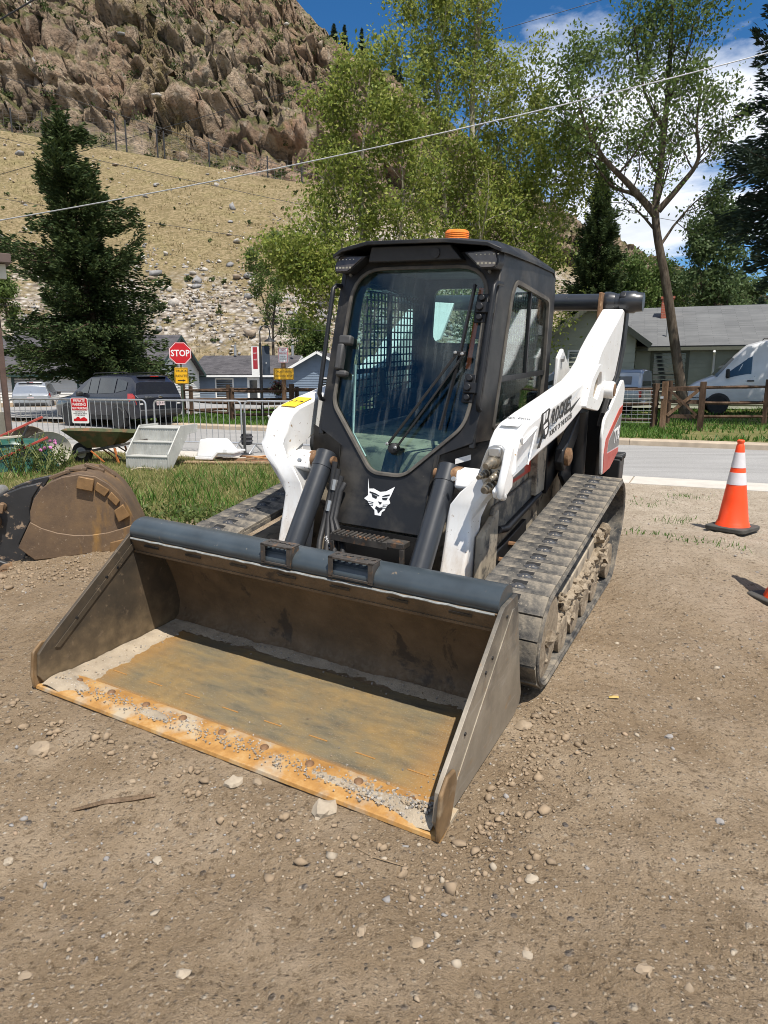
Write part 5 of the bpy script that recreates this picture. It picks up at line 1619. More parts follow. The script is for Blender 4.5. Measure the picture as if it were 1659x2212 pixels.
NDL_B = leaf_mat('blue_spruce_needles', [(.018, .032, .020), (.030, .052, .034), (.05, .075, .05)], .7, .15, .2)

def rvec(rnd): 
    v = Vector((rnd.gauss(0, 1), rnd.gauss(0, 1), rnd.gauss(0, 1)))
    return v.normalized()
def limb(rnd, p, d, L, up=.12, wob=.16, n=6):
    pts = [p.copy()]; d = d.normalized()
    for k in range(n):
        d = (d + rvec(rnd) * wob + Vector((0, 0, up))).normalized()
        pts.append(pts[-1] + d * (L / n))
    return pts
def along(pts, t):
    f = t * (len(pts) - 1); i = min(int(f), len(pts) - 2)
    return pts[i].lerp(pts[i + 1], f - i), (pts[i + 1] - pts[i]).normalized()

def leafy_tree(name, label, base, trunks, leafm, barkm, lsize, nleaf, seed=1, prim=16, plen=2.2, sec=6, tw=5, spread=.22, t0=.25, up=.10, extra=None, group=None, top_taper=.5):
    """trunks: list of (path, r0, r1) in world coordinates"""
    rnd = random.Random(seed)
    root = empty(name, base, 0, label, 'tree', group)
    o = Vector(base)
    wood = MB(); twigs = []
    for path, r0, r1 in trunks:
        P = [Vector(p) for p in path]; n = len(P)
        # smooth resample
        Q = []
        for i in range(n - 1):
            a, b, c, d = P[max(i - 1, 0)], P[i], P[i + 1], P[min(i + 2, n - 1)]
            for k in range(5):
                t = k / 5
                Q.append(.5 * ((2 * b) + (c - a) * t + (2 * a - 5 * b + 4 * c - d) * t * t + (3 * b - a - 3 * c + d) * t ** 3))
        Q.append(P[-1])
        m = len(Q)
        wood.tube([q - o for q in Q], [r0 + (r1 - r0) * (i / (m - 1)) ** .8 for i in range(m)], 10)
        Ltr = sum((a - b).length for a, b in zip(Q, Q[1:]))
        np_ = max(3, int(prim * min(1, Ltr / 6)))
        for k in range(np_):
            t = t0 + (1 - t0) * (k + rnd.random()) / np_
            p, d = along(Q, min(.999, t))
            a = k * 2.4 + rnd.uniform(-.5, .5)
            dd = Vector((math.cos(a), math.sin(a), rnd.uniform(.15, .7))) + d * .5
            L = plen * (1 - top_taper * (t - t0) / (1 - t0)) * rnd.uniform(.55, 1.15)
            B = limb(rnd, p, dd, L, up)
            rb = max(.012, (r0 + (r1 - r0) * t ** .8) * .42)
            wood.tube([q - o for q in B], [rb * (1 - .8 * i / 6) for i in range(7)], 6)
            for s in range(sec):
                ts = .25 + .75 * (s + rnd.random()) / sec
                p2, d2 = along(B, min(.999, ts))
                B2 = limb(rnd, p2, d2 + rvec(rnd) * 1.0, L * .5 * rnd.uniform(.5, 1.1), up * .6, .22, 4)
                wood.tube([q - o for q in B2], [rb * .32 * (1 - .7 * i / 4) for i in range(5)], 4, caps=False)
                for w in range(tw):
                    p3, d3 = along(B2, .2 + .8 * rnd.random())
                    e = p3 + (d3 + rvec(rnd) * .9).normalized() * L * .16 * rnd.uniform(.5, 1.2)
                    twigs.append((p3, e))
    wood.obj('trunk', barkm, root, smooth=True, angle=80)
    if extra: twigs += extra(rnd)
    rng = np.random.default_rng(seed)
    T = np.array([(*a, *b) for a, b in twigs])
    per = max(1, int(nleaf / len(T)))
    idx = np.repeat(np.arange(len(T)), per)
    t = rng.random(len(idx))[:, None]
    C_ = T[idx, :3] * (1 - t) + T[idx, 3:] * t + rng.normal(0, spread, (len(idx), 3)) - np.array(o)
    v, f = leaf_cloud(C_, 1, lsize, .55, seed)
    link('crown', np_mesh('crown', v, f, leafm), root)
    return root

def spruce(name, label, base, H, Rmax, m, seed, lean=(0, 0), skirt=.12, dens=1.0, nq=6, prof=.85, group=None, lob=.25, nl=.20):
    rnd = random.Random(seed); rng = np.random.default_rng(seed)
    root = empty(name, base, 0, label, 'tree', group)
    wood = MB()
    wood.tube([(lean[0] * k / 8, lean[1] * k / 8, H * k / 8) for k in range(9)], [max(.015, H * .0165 * (1 - k / 8.2)) for k in range(9)], 9)
    cen, dirs = [], []
    z = H * skirt
    while z < H * .99:
        q = (z / H - skirt) / (1 - skirt)
        Lm = Rmax * ((1 - q) ** prof) * (.55 + .45 * sstep(0, .10, q)) * (1 + lob * noise.noise(Vector((z * .9, seed, 2))))
        nb = int(6 + 4 * (1 - q))
        for k in range(nb):
            a = 2 * math.pi * (k + rnd.random()) / nb
            L = max(.12, Lm * rnd.uniform(.6, 1.12) * (1 + lob * noise.noise(Vector((math.cos(a) * 1.5, math.sin(a) * 1.5, z * .7 + seed)))))
            d0 = Vector((math.cos(a), math.sin(a), .12 + .5 * q))
            zj = max(.2, z + rnd.uniform(-.32, .32)); p = Vector((lean[0] * zj / H, lean[1] * zj / H, zj))
            pts = [p]
            d = d0.normalized()
            ns = 6
            for s in range(ns):
                d = (d + Vector((0, 0, -.13 + .05 * s)) + rvec(rnd) * .13).normalized()
                pts.append(pts[-1] + d * L / ns)
            wood.tube(pts, [max(.006, .022 * (L / 2) * (1 - i / 7)) for i in range(ns + 1)], 4, caps=False)
            npts = max(3, int(L * 11 * dens))
            for s in range(npts):
                t = .15 + .85 * (s + rnd.random()) / npts
                c, dd = along(pts, min(.999, t))
                sd = dd.cross(Vector((0, 0, 1))).normalized()
                w = (1.02 - t) * L * .34 + .06
                for _ in range(nq):
                    side_ = rnd.uniform(-1, 1)
                    off = sd * side_ * w * rnd.random() ** .6 + Vector((0, 0, rnd.gauss(-.05, .13) - .06 * abs(side_)))
                    cen.append(c + off)
                    dirs.append((dd * .8 + sd * side_ * .9 + Vector((0, 0, rnd.uniform(-.45, .25)))).normalized())
        z += (.30 if q < .8 else .2) / dens ** .5 * (H / 11) ** .5
    wood.obj('trunk', BARK_S, root, smooth=True)
    C_ = np.array([c[:] for c in cen]); D = np.array([d[:] for d in dirs]); n = len(C_)
    e = rng.normal(0, 1, (n, 3)); e -= D * (e * D).sum(1)[:, None]; e /= np.linalg.norm(e, axis=1)[:, None]
    L = nl * (.6 + .8 * rng.random(n))[:, None]
    v = np.stack([C_ - D * L * .4, C_ + e * L * .16, C_ + D * L * .6, C_ - e * L * .16], 1).reshape(-1, 3)
    link('crown', np_mesh('crown', v, np.arange(n * 4).reshape(n, 4), m), root)
    return root

# spruce in front of the white house
b = V(232, 862, 28)
spruce('spruce_tree', 'tall dark spruce standing behind the parked dark car', (b.x, 28, b.z), 10.9, 3.7, NDL, 4, (-1.1, 0), .06, 1.55, 8, .82, lob=.95)
# spruce behind the loader's rear arm
b = V(1275, 830, 40)
spruce('spruce_tree', 'dense conical spruce rising behind the gable of the grey-green house', (b.x, 40, b.z), 11.9, 2.6, NDL, 9, (0, 0), .05, 1.8, 8, .7)
# spruce at the right edge
b = V(1740, 900, 21)
spruce('spruce_tree', 'dark spruce cut off by the right edge of the picture', (b.x, 21, .3), 18.5, 3.2, NDL_B, 12, (0, 0), .24, 1.7, 8, .5)
b = V(1640, 690, 44)
spruce('spruce_tree', 'low dark spruce beyond the grey roof at far right', (b.x, 44, .5), 6.0, 2.4, NDL_B, 15, (0, 0), .05, .8, 5)

# large cottonwoods behind the cab
b = V(1060, 880, 24)
def pathv(Y, *pts): return [V(x, y, Y + dy) for x, y, dy in pts]
leafy_tree('cottonwood_tree', 'tallest pale-barked cottonwood directly behind the cab', (b.x, 24, .15),
           [(pathv(24, (1062, 890, 0), (1045, 640, 0), (1025, 430, 0), (1020, 230, 0), (1030, 60, 0), (1042, -60, 0)), .19, .03),
            (pathv(24, (1075, 890, .3), (1090, 640, .3), (1110, 420, .4), (1130, 230, .4)), .10, .02),
            (pathv(24, (1050, 890, -.3), (990, 640, -.3), (960, 430, -.6), (945, 200, -.6), (930, 60, -.6)), .10, .02),
            (pathv(24, (1070, 890, -.2), (1110, 700, -.4), (1170, 520, -.5), (1205, 350, -.6)), .07, .015)],
           LF_A, BARK_A, .115, 62000, 3, 24, 3.0, 8, 7, .16, .12, .10)
b = V(800, 880, 22)
leafy_tree('cottonwood_tree', 'broad yellow-green cottonwood left of the cab roof', (b.x, 22, .15),
           [(pathv(22, (800, 890, 0), (790, 640, 0), (780, 430, 0), (790, 260, 0), (800, 150, 0)), .14, .02),
            (pathv(22, (795, 890, 0), (750, 640, .4), (725, 430, .5), (715, 250, .5)), .08, .015),
            (pathv(22, (805, 890, 0), (850, 640, -.4), (870, 430, -.5), (860, 250, -.5)), .08, .015),
            (pathv(22, (795, 890, 0), (720, 680, -.5), (670, 600, -.8), (625, 570, -.8)), .05, .012),
            (pathv(22, (795, 890, 0), (740, 720, -.5), (690, 640, -.8), (650, 610, -.8)), .04, .01)],
           LF_A, BARK_A, .115, 36000, 7, 20, 2.0, 7, 6, .16, .25, .06)
# leaning cottonwood on the right
leafy_tree('cottonwood_tree', 'leaning dark-barked cottonwood in front of the grey-green house', (V(1482, 905, 22.5).x, 22.5, .25),
           [(pathv(22.5, (1484, 930, 0), (1470, 830, 0), (1440, 620, 0), (1416, 470, 0), (1430, 330, .2), (1444, 180, .3), (1452, 20, .3), (1455, -120, .3)), .195, .035),
            (pathv(22.5, (1414, 462, 0), (1360, 400, -.2), (1295, 330, -.5), (1255, 240, -.8), (1250, 150, -.8)), .13, .02),
            (pathv(22.5, (1412, 452, 0), (1370, 420, .3), (1320, 400, .6), (1270, 330, .9)), .10, .02),
            (pathv(22.5, (1422, 455, 0), (1470, 400, -.2), (1508, 345, -.4), (1505, 270, -.4), (1515, 180, -.4)), .11, .02),
            (pathv(22.5, (1440, 230, .3), (1480, 130, 0), (1500, 40, 0)), .06, .02),
            (pathv(22.5, (1436, 290, .3), (1390, 190, .5), (1370, 60, .5)), .06, .02)],
           LF_G, BARK_D, .11, 21000, 5, 17, 2.1, 6, 6, .18, .34, .06)
# poplar and bushes on the right
b = V(1545, 700, 46)
leafy_tree('poplar_tree', 'slender grey-green poplar above the grey roof', (b.x, 46, .5),
           [(pathv(46, (1545, 800, 0), (1545, 600, 0), (1548, 430, 0)), .14, .02), (pathv(46, (1555, 800, 0), (1575, 600, 0), (1580, 470, 0)), .1, .02), (pathv(46, (1535, 800, 0), (1515, 620, 0), (1510, 500, 0)), .1, .02)], LF_P, BARK_D, .22, 15000, 8, 16, 1.9, 5, 5, .25, .25, .2)
for k, (x, yt, w, Y, sd) in enumerate(((1400, 575, 60, 47, 3), (1455, 600, 50, 50, 4), (1340, 600, 45, 48, 5), (1610, 610, 45, 52, 6))):
    b = V(x, 760, Y)
    leafy_tree('bushy_tree', ('round green tree just right of the conical spruce', 'green tree left of the poplar behind the grey roof', 'low green tree against the conical spruce', 'green tree right of the poplar at far right')[k], (b.x, Y, .5),
               [(pathv(Y, (x, 820, 0), (x - w * .3, 690, 0), (x - w * .4, yt, 0)), .12, .02), (pathv(Y, (x, 820, 0), (x + w * .3, 690, .5), (x + w * .5, yt + 15, .5)), .1, .02)], LF_P if k % 2 else LF_G, BARK_D, .24, 6500, 30 + sd, 12, 1.9, 4, 4, .3, .2, .05)
# trees at the foot of the slope
b = V(590, 800, 57)
leafy_tree('slope_tree', 'thin half-bare tree on the dry slope behind the blue house', (b.x, 57, b.z), [(pathv(57, (592, 800, 0), (590, 700, 0), (600, 600, 0), (585, 520, 0)), .14, .02), (pathv(57, (591, 720, 0), (560, 620, 0), (545, 560, 0)), .06, .01)], LF_G, BARK_D, .20, 5500, 41, 9, 1.7, 4, 4, .22, .2, .15)
b = V(665, 830, 55)
leafy_tree('slope_tree', 'bushy green tree right of the street lamp', (b.x, 55, b.z), [(pathv(55, (665, 840, 0), (660, 770, 0), (650, 700, 0)), .12, .02), (pathv(55, (668, 840, 0), (680, 770, 0), (690, 720, 0)), .1, .02)], LF_G, BARK_D, .20, 9500, 43, 14, 1.7, 5, 5, .25, .1, .1)
b = V(15, 690, 56)
leafy_tree('slope_bush', 'dark bush on the slope at the left edge', (b.x, 56, b.z), [(pathv(56, (15, 700, 0), (12, 650, 0), (8, 615, 0)), .1, .02), (pathv(56, (-15, 700, 0), (-18, 660, 0), (-20, 620, 0)), .1, .02)], LF_G, BARK_D, .22, 6000, 45, 12, 1.4, 5, 5, .25, .1, .1)
# small pines on the ridge
for k, (x, y) in enumerate(((745, 92), (785, 128), (848, 166), (866, 172), (722, 62), (1290, 508))):
    s = V(x, y, 1.0)
    p = on_hill(s.x, 233)
    spruce('pine_tree', ('small pine on the ridge, second from the top', 'tallest small pine on the ridge skyline', 'small pine on the ridge beside the cottonwood crown', 'lowest small pine of the ridge row', 'uppermost small pine at the ridge edge', 'tiny pine on the low distant ridge')[k], (p.x, p.y, p.z - .8), (7.5, 10.5, 6.5, 5.5, 5.0, 4.0)[k], 1.7, NDL_B, 50 + k, (0, 0), .05, .45, 4, .8, 'pines along the ridge', nl=.7)
# ------------------------------------------------------------------ vehicles
def paint(name, c, rough=.25, metal=.3, coat=.6):
    t = NT(name)
    t.set(base=t.ramp(t.noise(2, 4), (.3, mul(c, .92)), (.7, mul(c, 1.08))), rough=rough, metal=metal, coat=coat)
    t.p.inputs['Coat Roughness'].default_value = .06
    return t.m
CGLASS = mat('car_glass', (.035, .042, .045), .03, var=.4, scale=.9, spec=1.0)
TYRE = mat('tyre_rubber', (.022, .022, .022), .85, var=.3, scale=12)
RIM = mat('alloy_rim', (.52, .53, .54), .35, metal=.25, var=.1)
REDL = mat('red_lamp', (.45, .02, .015), .12, var=.2, scale=20, spec=.8)
CLRL = mat('clear_lamp', (.55, .54, .52), .1, var=.2, scale=20, spec=.8)
AMBL = mat('amber_lamp', (.65, .22, .03), .12, spec=.8)
CHROME = mat('chrome', (.62, .62, .62), .15, metal=1)
BLKTRIM = mat('black_trim', (.02, .02, .021), .55)
PLATEM = mat('licence_plate', (.55, .45, .45), .5, var=.1)

class Car:
    """loft: sections (x, [(half width, z) from sill up to roof centre])"""
    def __init__(s, secs):
        s.S = secs
    def at(s, x):
        S_ = s.S
        if x <= S_[0][0]: return S_[0][1]
        for (a, p), (b, q) in zip(S_, S_[1:]):
            if x <= b:
                t = (x - a) / (b - a)
                return [(u[0] + (w[0] - u[0]) * t, u[1] + (w[1] - u[1]) * t) for u, w in zip(p, q)]
        return S_[-1][1]
    def pt(s, x, k, sd, off=0):
        """k: float index along the section, from sill (0) to roof centre (n-1)"""
        p = s.at(x); i = min(int(k), len(p) - 2); t = k - i
        w = p[i][0] + (p[i + 1][0] - p[i][0]) * t; z = p[i][1] + (p[i + 1][1] - p[i][1]) * t
        dw, dz = p[i + 1][0] - p[i][0], p[i + 1][1] - p[i][1]
        l = math.hypot(dw, dz) or 1
        return Vector((x, sd * (w + dz / l * off), z - dw / l * off))
    def body(s, name, m, parent, sub=True, bevel=.02):
        n = len(s.S[0][1])
        vv, ff = [], []
        ring = 2 * n - 1
        for x, p in s.S:
            vv += [(x, -w, z) for w, z in p] + [(x, w, z) for w, z in reversed(p[:-1])]
        for i in range(len(s.S) - 1):
            for k in range(ring - 1):
                a, b = i * ring + k, (i + 1) * ring + k
                ff.append((a, a + 1, b + 1, b))
            a, b = i * ring, (i + 1) * ring
            ff.append((a, b, b + ring - 1, a + ring - 1))
        ff.append(tuple(range(ring - 1, -1, -1))); e = (len(s.S) - 1) * ring
        ff.append(tuple(e + k for k in range(ring)))
        return MB().add(vv, ff).obj(name, m, parent, bevel=bevel, seg=2, angle=28)
    def patch(s, name, corners, sd, m, parent, off=.014, nx=18):
        """corners: (x0,k00,k01, x1,k10,k11): from x0 (k range) to x1 (k range)"""
        x0, a0, b0, x1, a1, b1 = corners
        vv, ff = [], []
        for i in range(nx + 1):
            t = i / nx; x = x0 + (x1 - x0) * t
            vv += [s.pt(x, a0 + (a1 - a0) * t, sd, off), s.pt(x, b0 + (b1 - b0) * t, sd, off)]
        for i in range(nx): ff.append((2 * i, 2 * i + 1, 2 * i + 3, 2 * i + 2))
        return MB().add(vv, ff).obj(name, m, parent, smooth=True)

def wheel(parent, x, y, r, w, sd, spokes=5, rimm=None):
    t = MB().lathe([(r * .62, -w / 2), (r * .9, -w / 2), (r, -w / 2 + .03), (r, w / 2 - .03), (r * .9, w / 2), (r * .62, w / 2)], (x, y, r), (0, sd, 0), 28).obj('wheel', TYRE, parent, smooth=True, angle=35)
    rm = MB().lathe([(r * .66, w * .30), (r * .62, w * .46), (r * .56, w * .46), (r * .54, w * .22), (0, w * .22)], (x, y, r), (0, sd, 0), 28)
    for k in range(spokes):
        a = 2 * math.pi * k / spokes + .3
        c, s = math.cos(a), math.sin(a)
        m = Matrix(((c, 0, -s), (0, 1, 0), (s, 0, c)))
        rm.box((x + c * r * .32, y + sd * w * .36, r + s * r * .32), (r * .52, w * .16, r * .17), m)
    rm.cyl((x, y + sd * w * .3, r), (x, y + sd * w * .48, r), r * .13, 12)
    rm.obj('rim', rimm or RIM, t, smooth=True, angle=30)
    MB().lathe([(r * .53, w * .235), (0, w * .236)], (x, y, r), (0, sd, 0), 20).obj('hub_shade', BLKTRIM, t)
    return t

def suv(root, col, plate=True, sw=.0):
    # x: 0 rear bumper, 4.55 front; points: sill, low door, waist, belt, roof edge, roof shoulder, roof centre
    c = Car([(0.00, [(.70, .42), (.80, .50), (.83, .72), (.80, .93), (.79, .95), (.60, .955), (0, .96)]),
             (.10, [(.76, .36), (.85, .50), (.88, .75), (.84, 1.02), (.83, 1.04), (.62, 1.05), (0, 1.06)]),
             (.18, [(.78, .33), (.86, .50), (.89, .76), (.85, 1.04), (.72, 1.38), (.60, 1.42), (0, 1.44)]),
             (.42, [(.79, .30), (.87, .50), (.90, .78), (.86, 1.05), (.67, 1.56), (.58, 1.615), (0, 1.63)]),
             (.75, [(.79, .28), (.87, .50), (.90, .78), (.865, 1.045), (.67, 1.59), (.58, 1.645), (0, 1.665)]),
             (1.7, [(.79, .26), (.87, .50), (.90, .78), (.87, 1.02), (.68, 1.60), (.58, 1.66), (0, 1.685)]),
             (2.5, [(.79, .26), (.87, .50), (.90, .78), (.87, 1.0), (.67, 1.57), (.57, 1.62), (0, 1.65)]),
             (2.85, [(.79, .26), (.87, .50), (.90, .78), (.87, .99), (.70, 1.42), (.60, 1.46), (0, 1.50)]),
             (3.45, [(.79, .26), (.87, .50), (.89, .78), (.86, .97), (.80, 1.00), (.62, 1.06), (0, 1.09)]),
             (3.55, [(.79, .28), (.87, .50), (.89, .78), (.85, .95), (.79, .98), (.6, 1.03), (0, 1.06)]),
             (4.25, [(.77, .30), (.84, .48), (.86, .72), (.80, .86), (.72, .90), (.55, .94), (0, .97)]),
             (4.50, [(.70, .32), (.76, .46), (.77, .66), (.70, .78), (.6, .80), (.5, .82), (0, .84)]),
             (4.58, [(.60, .36), (.66, .46), (.66, .60), (.6, .70), (.5, .72), (.4, .73), (0, .74)])])
    c.body('body', col, root)
    for sd in (-1, 1):
        c.patch('side_window', (2.42, 3.12, 3.92, 1.98, 3.08, 3.90), sd, CGLASS, root)
        c.patch('side_window', (2.95, 3.15, 3.30, 2.46, 3.12, 3.92), sd, CGLASS, root)
        c.patch('side_window', (1.92, 3.08, 3.90, 1.10, 3.10, 3.88), sd, CGLASS, root)
        c.patch('side_window', (1.02, 3.12, 3.86, .55, 3.25, 3.72), sd, CGLASS, root)
        for xd in (1.95, 1.06, 3.05):
            c.patch('door_seam', (xd - .008, .4, 2.95, xd + .008, .4, 2.95), sd, BLKTRIM, root, .002, 1)
        for xd in (2.12, 1.22):
            MB().box((xd, sd * .905, .90), (.18, .03, .035)).obj('door_handle', col, root, bevel=.01)
        c.patch('sill_trim', (3.3, .0, .55, 1.15, .0, .55), sd, BLKTRIM, root, .008)
        MB().box((2.75, sd * .98, 1.05), (.14, .20, .15)).obj('mirror', BLKTRIM, root, bevel=.04)
        for x in (.90, 3.62):
            # dark wheel arch
            arc = [(x + .40 * math.cos(a), .345 + .40 * math.sin(a)) for a in [math.pi * k / 12 for k in range(13)]]
            MB().prism(arc, 'y', sd * .80, sd * .906).obj('wheel_arch', BLKTRIM, root)
            wheel(root, x, sd * .83, .345, .21, sd)
        MB().add([c.pt(.02, 2.1, sd, .01), c.pt(.40, 2.35, sd, .012), c.pt(.42, 3.05, sd, .012), c.pt(.20, 3.10, sd, .014), c.pt(.10, 2.98, sd, .012)], [(0, 1, 2, 3, 4)]).obj('tail_lamp', REDL, root)
        MB().box((.06, sd * .70, .86), (.10, .16, .22)).obj('tail_lamp', REDL, root, bevel=.03)
        MB().box((.045, sd * .70, .765), (.10, .15, .06)).obj('reverse_lamp', CLRL, root, bevel=.02)
        MB().tube([(.7, sd * .60, 1.69), (.8, sd * .60, 1.72), (2.4, sd * .58, 1.70), (2.5, sd * .58, 1.66)], .014, 6).obj('roof_rail', BLKTRIM, root)
        MB().box((4.38, sd * .62, .72), (.20, .22, .13)).obj('headlamp', CLRL, root, bevel=.03)
    # tailgate glass, wiper, badge, plate, bumper
    vg = [Vector((.135, -.70, 1.09)), Vector((.135, .70, 1.09)), Vector((.375, .58, 1.545)), Vector((.375, -.58, 1.545))]
    n = Vector((-.456, 0, .24)).normalized()
    MB().add([v + n * .018 for v in vg] + [v - n * .02 for v in vg], [(0, 1, 2, 3), (0, 4, 5, 1), (2, 6, 7, 3), (1, 5, 6, 2), (0, 3, 7, 4)]).obj('rear_window', CGLASS, root, bevel=.01)
    MB().bx(.24, .50, -.55, .55, 1.575, 1.61).obj('rear_spoiler', col, root, bevel=.015)
    MB().box((.235, 0, 1.60), (.03, .30, .02)).obj('brake_lamp', REDL, root)
    MB().bx(-.045, .06, -.76, .76, .42, .60).obj('rear_bumper', BLKTRIM, root, bevel=.04)
    MB().box((-.01, 0, .985), (.03, .15, .07)).obj('badge', CHROME, root, bevel=.02)
    MB().bx(-.02, -.012, -.16, .16, .72, .87).obj('licence_plate', PLATEM, root)
    MB().bar((.12, -.05, 1.13), (.17, .45, 1.16), .02, .02).obj('rear_wiper', BLKTRIM, root)

def rot_to(o, p, heading):
    o.location = p; o.rotation_euler = (0, 0, heading)
NAVY = paint('dark_navy_paint', (.018, .020, .030), .25, .2)
SILVER = paint('silver_paint', (.40, .42, .44), .3, .6)
VANW = paint('white_van_paint', (.74, .75, .76), .3, 0)

s1 = empty('dark_car', label='dark navy station wagon stopped in the street behind the barriers', cat='car')
suv(s1, NAVY)
q = Vector((-6.95, 21.3, .012))        # rear end
rot_to(s1, q, math.atan2(.56, -.83))
text('lettering', 'SUBARU', .09, CHROME, s1, frame_m((-.006, .42, .965), (0, -1, 0), (.02, 0, 1)), .002)
text('plate_text', 'CGR 814', .075, BLKTRIM, s1, frame_m((-.0215, 0, .79), (0, -1, 0), (0, 0, 1)), .001)
s2 = empty('silver_car', label='silver hatchback at the left edge in front of the white house', cat='car')
suv(s2, SILVER)
p = V(52, 925, 24.5)
rot_to(s2, (V(70, 900, 35).x, 35, -.25), R(108))
text('plate_text', 'BKD 307', .075, BLKTRIM, s2, frame_m((-.0215, 0, .79), (0, -1, 0), (0, 0, 1)), .001)

# white van
vn = empty('white_van', label='white high-roof van parked behind the rail fence at right', cat='van')
c = Car([(0.0, [(.85, .45), (.95, .60), (.98, 1.2), (.97, 1.4), (.93, 2.3), (.80, 2.62), (0, 2.68)]),
         (4.2, [(.85, .40), (.95, .60), (.98, 1.2), (.97, 1.4), (.92, 2.3), (.80, 2.62), (0, 2.68)]),
         (4.75, [(.85, .40), (.95, .60), (.98, 1.15), (.96, 1.38), (.88, 2.15), (.76, 2.45), (0, 2.52)]),
         (5.15, [(.85, .40), (.95, .60), (.98, 1.12), (.95, 1.32), (.84, 1.85), (.74, 2.05), (0, 2.12)]),
         (5.75, [(.85, .40), (.95, .60), (.97, 1.05), (.93, 1.18), (.86, 1.30), (.74, 1.40), (0, 1.46)]),
         (6.35, [(.83, .40), (.92, .55), (.92, .90), (.86, 1.02), (.78, 1.10), (.66, 1.16), (0, 1.20)]),
         (6.65, [(.74, .42), (.80, .52), (.80, .78), (.72, .90), (.66, .94), (.55, .97), (0, 1.0)])])
c.body('body', VANW, vn)
for sd in (-1, 1):
    c.patch('cab_window', (5.42, 3.12, 3.62, 4.62, 3.10, 3.88), sd, CGLASS, vn)
    c.patch('side_window', (3.95, 3.08, 3.72, 2.65, 3.08, 3.72), sd, CGLASS, vn)
    c.patch('side_window', (2.45, 3.08, 3.72, 1.0, 3.08, 3.72), sd, CGLASS, vn)
    c.patch('bumper_trim', (6.6, .0, 1.3, 5.6, .0, .9), sd, BLKTRIM, vn, .01)
    c.patch('sill_trim', (4.9, .0, .5, .9, .0, .5), sd, BLKTRIM, vn, .01)
    for xd in (4.5, 5.45, 2.55): c.patch('door_seam', (xd - .008, .4, 3.0, xd + .008, .4, 3.0), sd, BLKTRIM, vn, .003, 1)
    MB().box((4.62, sd * 1.0, 1.22), (.22, .03, .05)).obj('door_handle', BLKTRIM, vn)
    MB().box((5.40, sd * 1.12, 1.48), (.12, .22, .32)).obj('mirror', BLKTRIM, vn, bevel=.04)
    MB().box((6.35, sd * .80, .94), (.36, .12, .16)).obj('headlamp', CLRL, vn, bevel=.04)
    for x in (1.2, 5.62):
        arc = [(x + .42 * math.cos(a), .36 + .42 * math.sin(a)) for a in [math.pi * k / 12 for k in range(13)]]
        MB().prism(arc, 'y', sd * .86, sd * .985).obj('wheel_arch', BLKTRIM, vn)
        wheel(vn, x, sd * .90, .36, .22, sd, 6)
vgl = [(5.20, -.72, 2.02), (5.20, .72, 2.02), (5.74, .84, 1.38), (5.74, -.84, 1.38)]
MB().add([Vector(v) + Vector((.06, 0, .05)) for v in vgl] + [Vector(v) - Vector((.05, 0, .05)) for v in vgl], [(0, 1, 2, 3), (0, 4, 5, 1), (2, 6, 7, 3), (1, 5, 6, 2), (0, 3, 7, 4)]).obj('windshield', CGLASS, vn)
MB().tube([(1.0, -.6, 2.72), (1.05, -.6, 2.78), (4.1, -.6, 2.78), (4.15, -.6, 2.70)], .025, 6).obj('roof_rail', BLKTRIM, vn)
f0 = V(1490, 850, 26.5)
hd = math.atan2(.35, -.94)
L_ = 6.65
rot_to(vn, (f0.x + L_ * .94 - .15, 26.5 - L_ * .35, G(f0.x + 3, 25) - .02), hd)

# pickup with a topper, seen past the loader's arm
pk = empty('silver_pickup', label='silver pickup with a camper shell parked by the grey-green house', cat='pickup')
PKS = paint('silver_blue_paint', (.34, .37, .41), .3, .5)
c = Car([(0.0, [(.75, .50), (.86, .60), (.88, .85), (.86, 1.05), (.72, 1.55), (.60, 1.66), (0, 1.70)]),
         (.12, [(.76, .48), (.88, .60), (.90, .85), (.88, 1.07), (.75, 1.60), (.62, 1.70), (0, 1.74)]),
         (2.0, [(.76, .46), (.88, .60), (.90, .85), (.88, 1.07), (.75, 1.60), (.62, 1.72), (0, 1.76)]),
         (3.4, [(.76, .46), (.88, .60), (.90, .85), (.88, 1.07), (.72, 1.58), (.6, 1.66), (0, 1.70)]),
         (4.1, [(.76, .46), (.88, .60), (.90, .85), (.86, 1.02), (.80, 1.06), (.6, 1.12), (0, 1.15)]),
         (5.2, [(.74, .48), (.84, .58), (.86, .80), (.80, .95), (.74, 1.0), (.6, 1.04), (0, 1.06)])])
c.body('body', PKS, pk)
for sd in (-1, 1):
    c.patch('topper_window', (1.75, 3.2, 3.75, .35, 3.2, 3.75), sd, CGLASS, pk)
    c.patch('cab_window', (3.6, 3.15, 3.4, 2.2, 3.1, 3.85), sd, CGLASS, pk)
    c.patch('bed_seam', (1.95, 2.95, 3.05, .1, 2.95, 3.05), sd, BLKTRIM, pk, .004)
    MB().box((.04, sd * .82, .86), (.10, .14, .30)).obj('tail_lamp', REDL, pk, bevel=.02)
    for x in (1.05, 4.35):
        arc = [(x + .42 * math.cos(a), .36 + .42 * math.sin(a)) for a in [math.pi * k / 12 for k in range(13)]]
        MB().prism(arc, 'y', sd * .80, sd * .906).obj('wheel_arch', BLKTRIM, pk)
        wheel(pk, x, sd * .83, .36, .22, sd, 6)
MB().add([(-.015, -.66, 1.12), (-.015, .66, 1.12), (.02, .56, 1.56), (.02, -.56, 1.56)], [(0, 1, 2, 3)]).obj('rear_window', CGLASS, pk)
MB().bx(-.14, .05, -.80, .80, .46, .60).obj('rear_bumper', CHROME, pk, bevel=.02)
e0 = V(1402, 850, 25.5)
rot_to(pk, (e0.x - .1, 25.5, G(e0.x, 25.5)), math.atan2(.55, -.83))
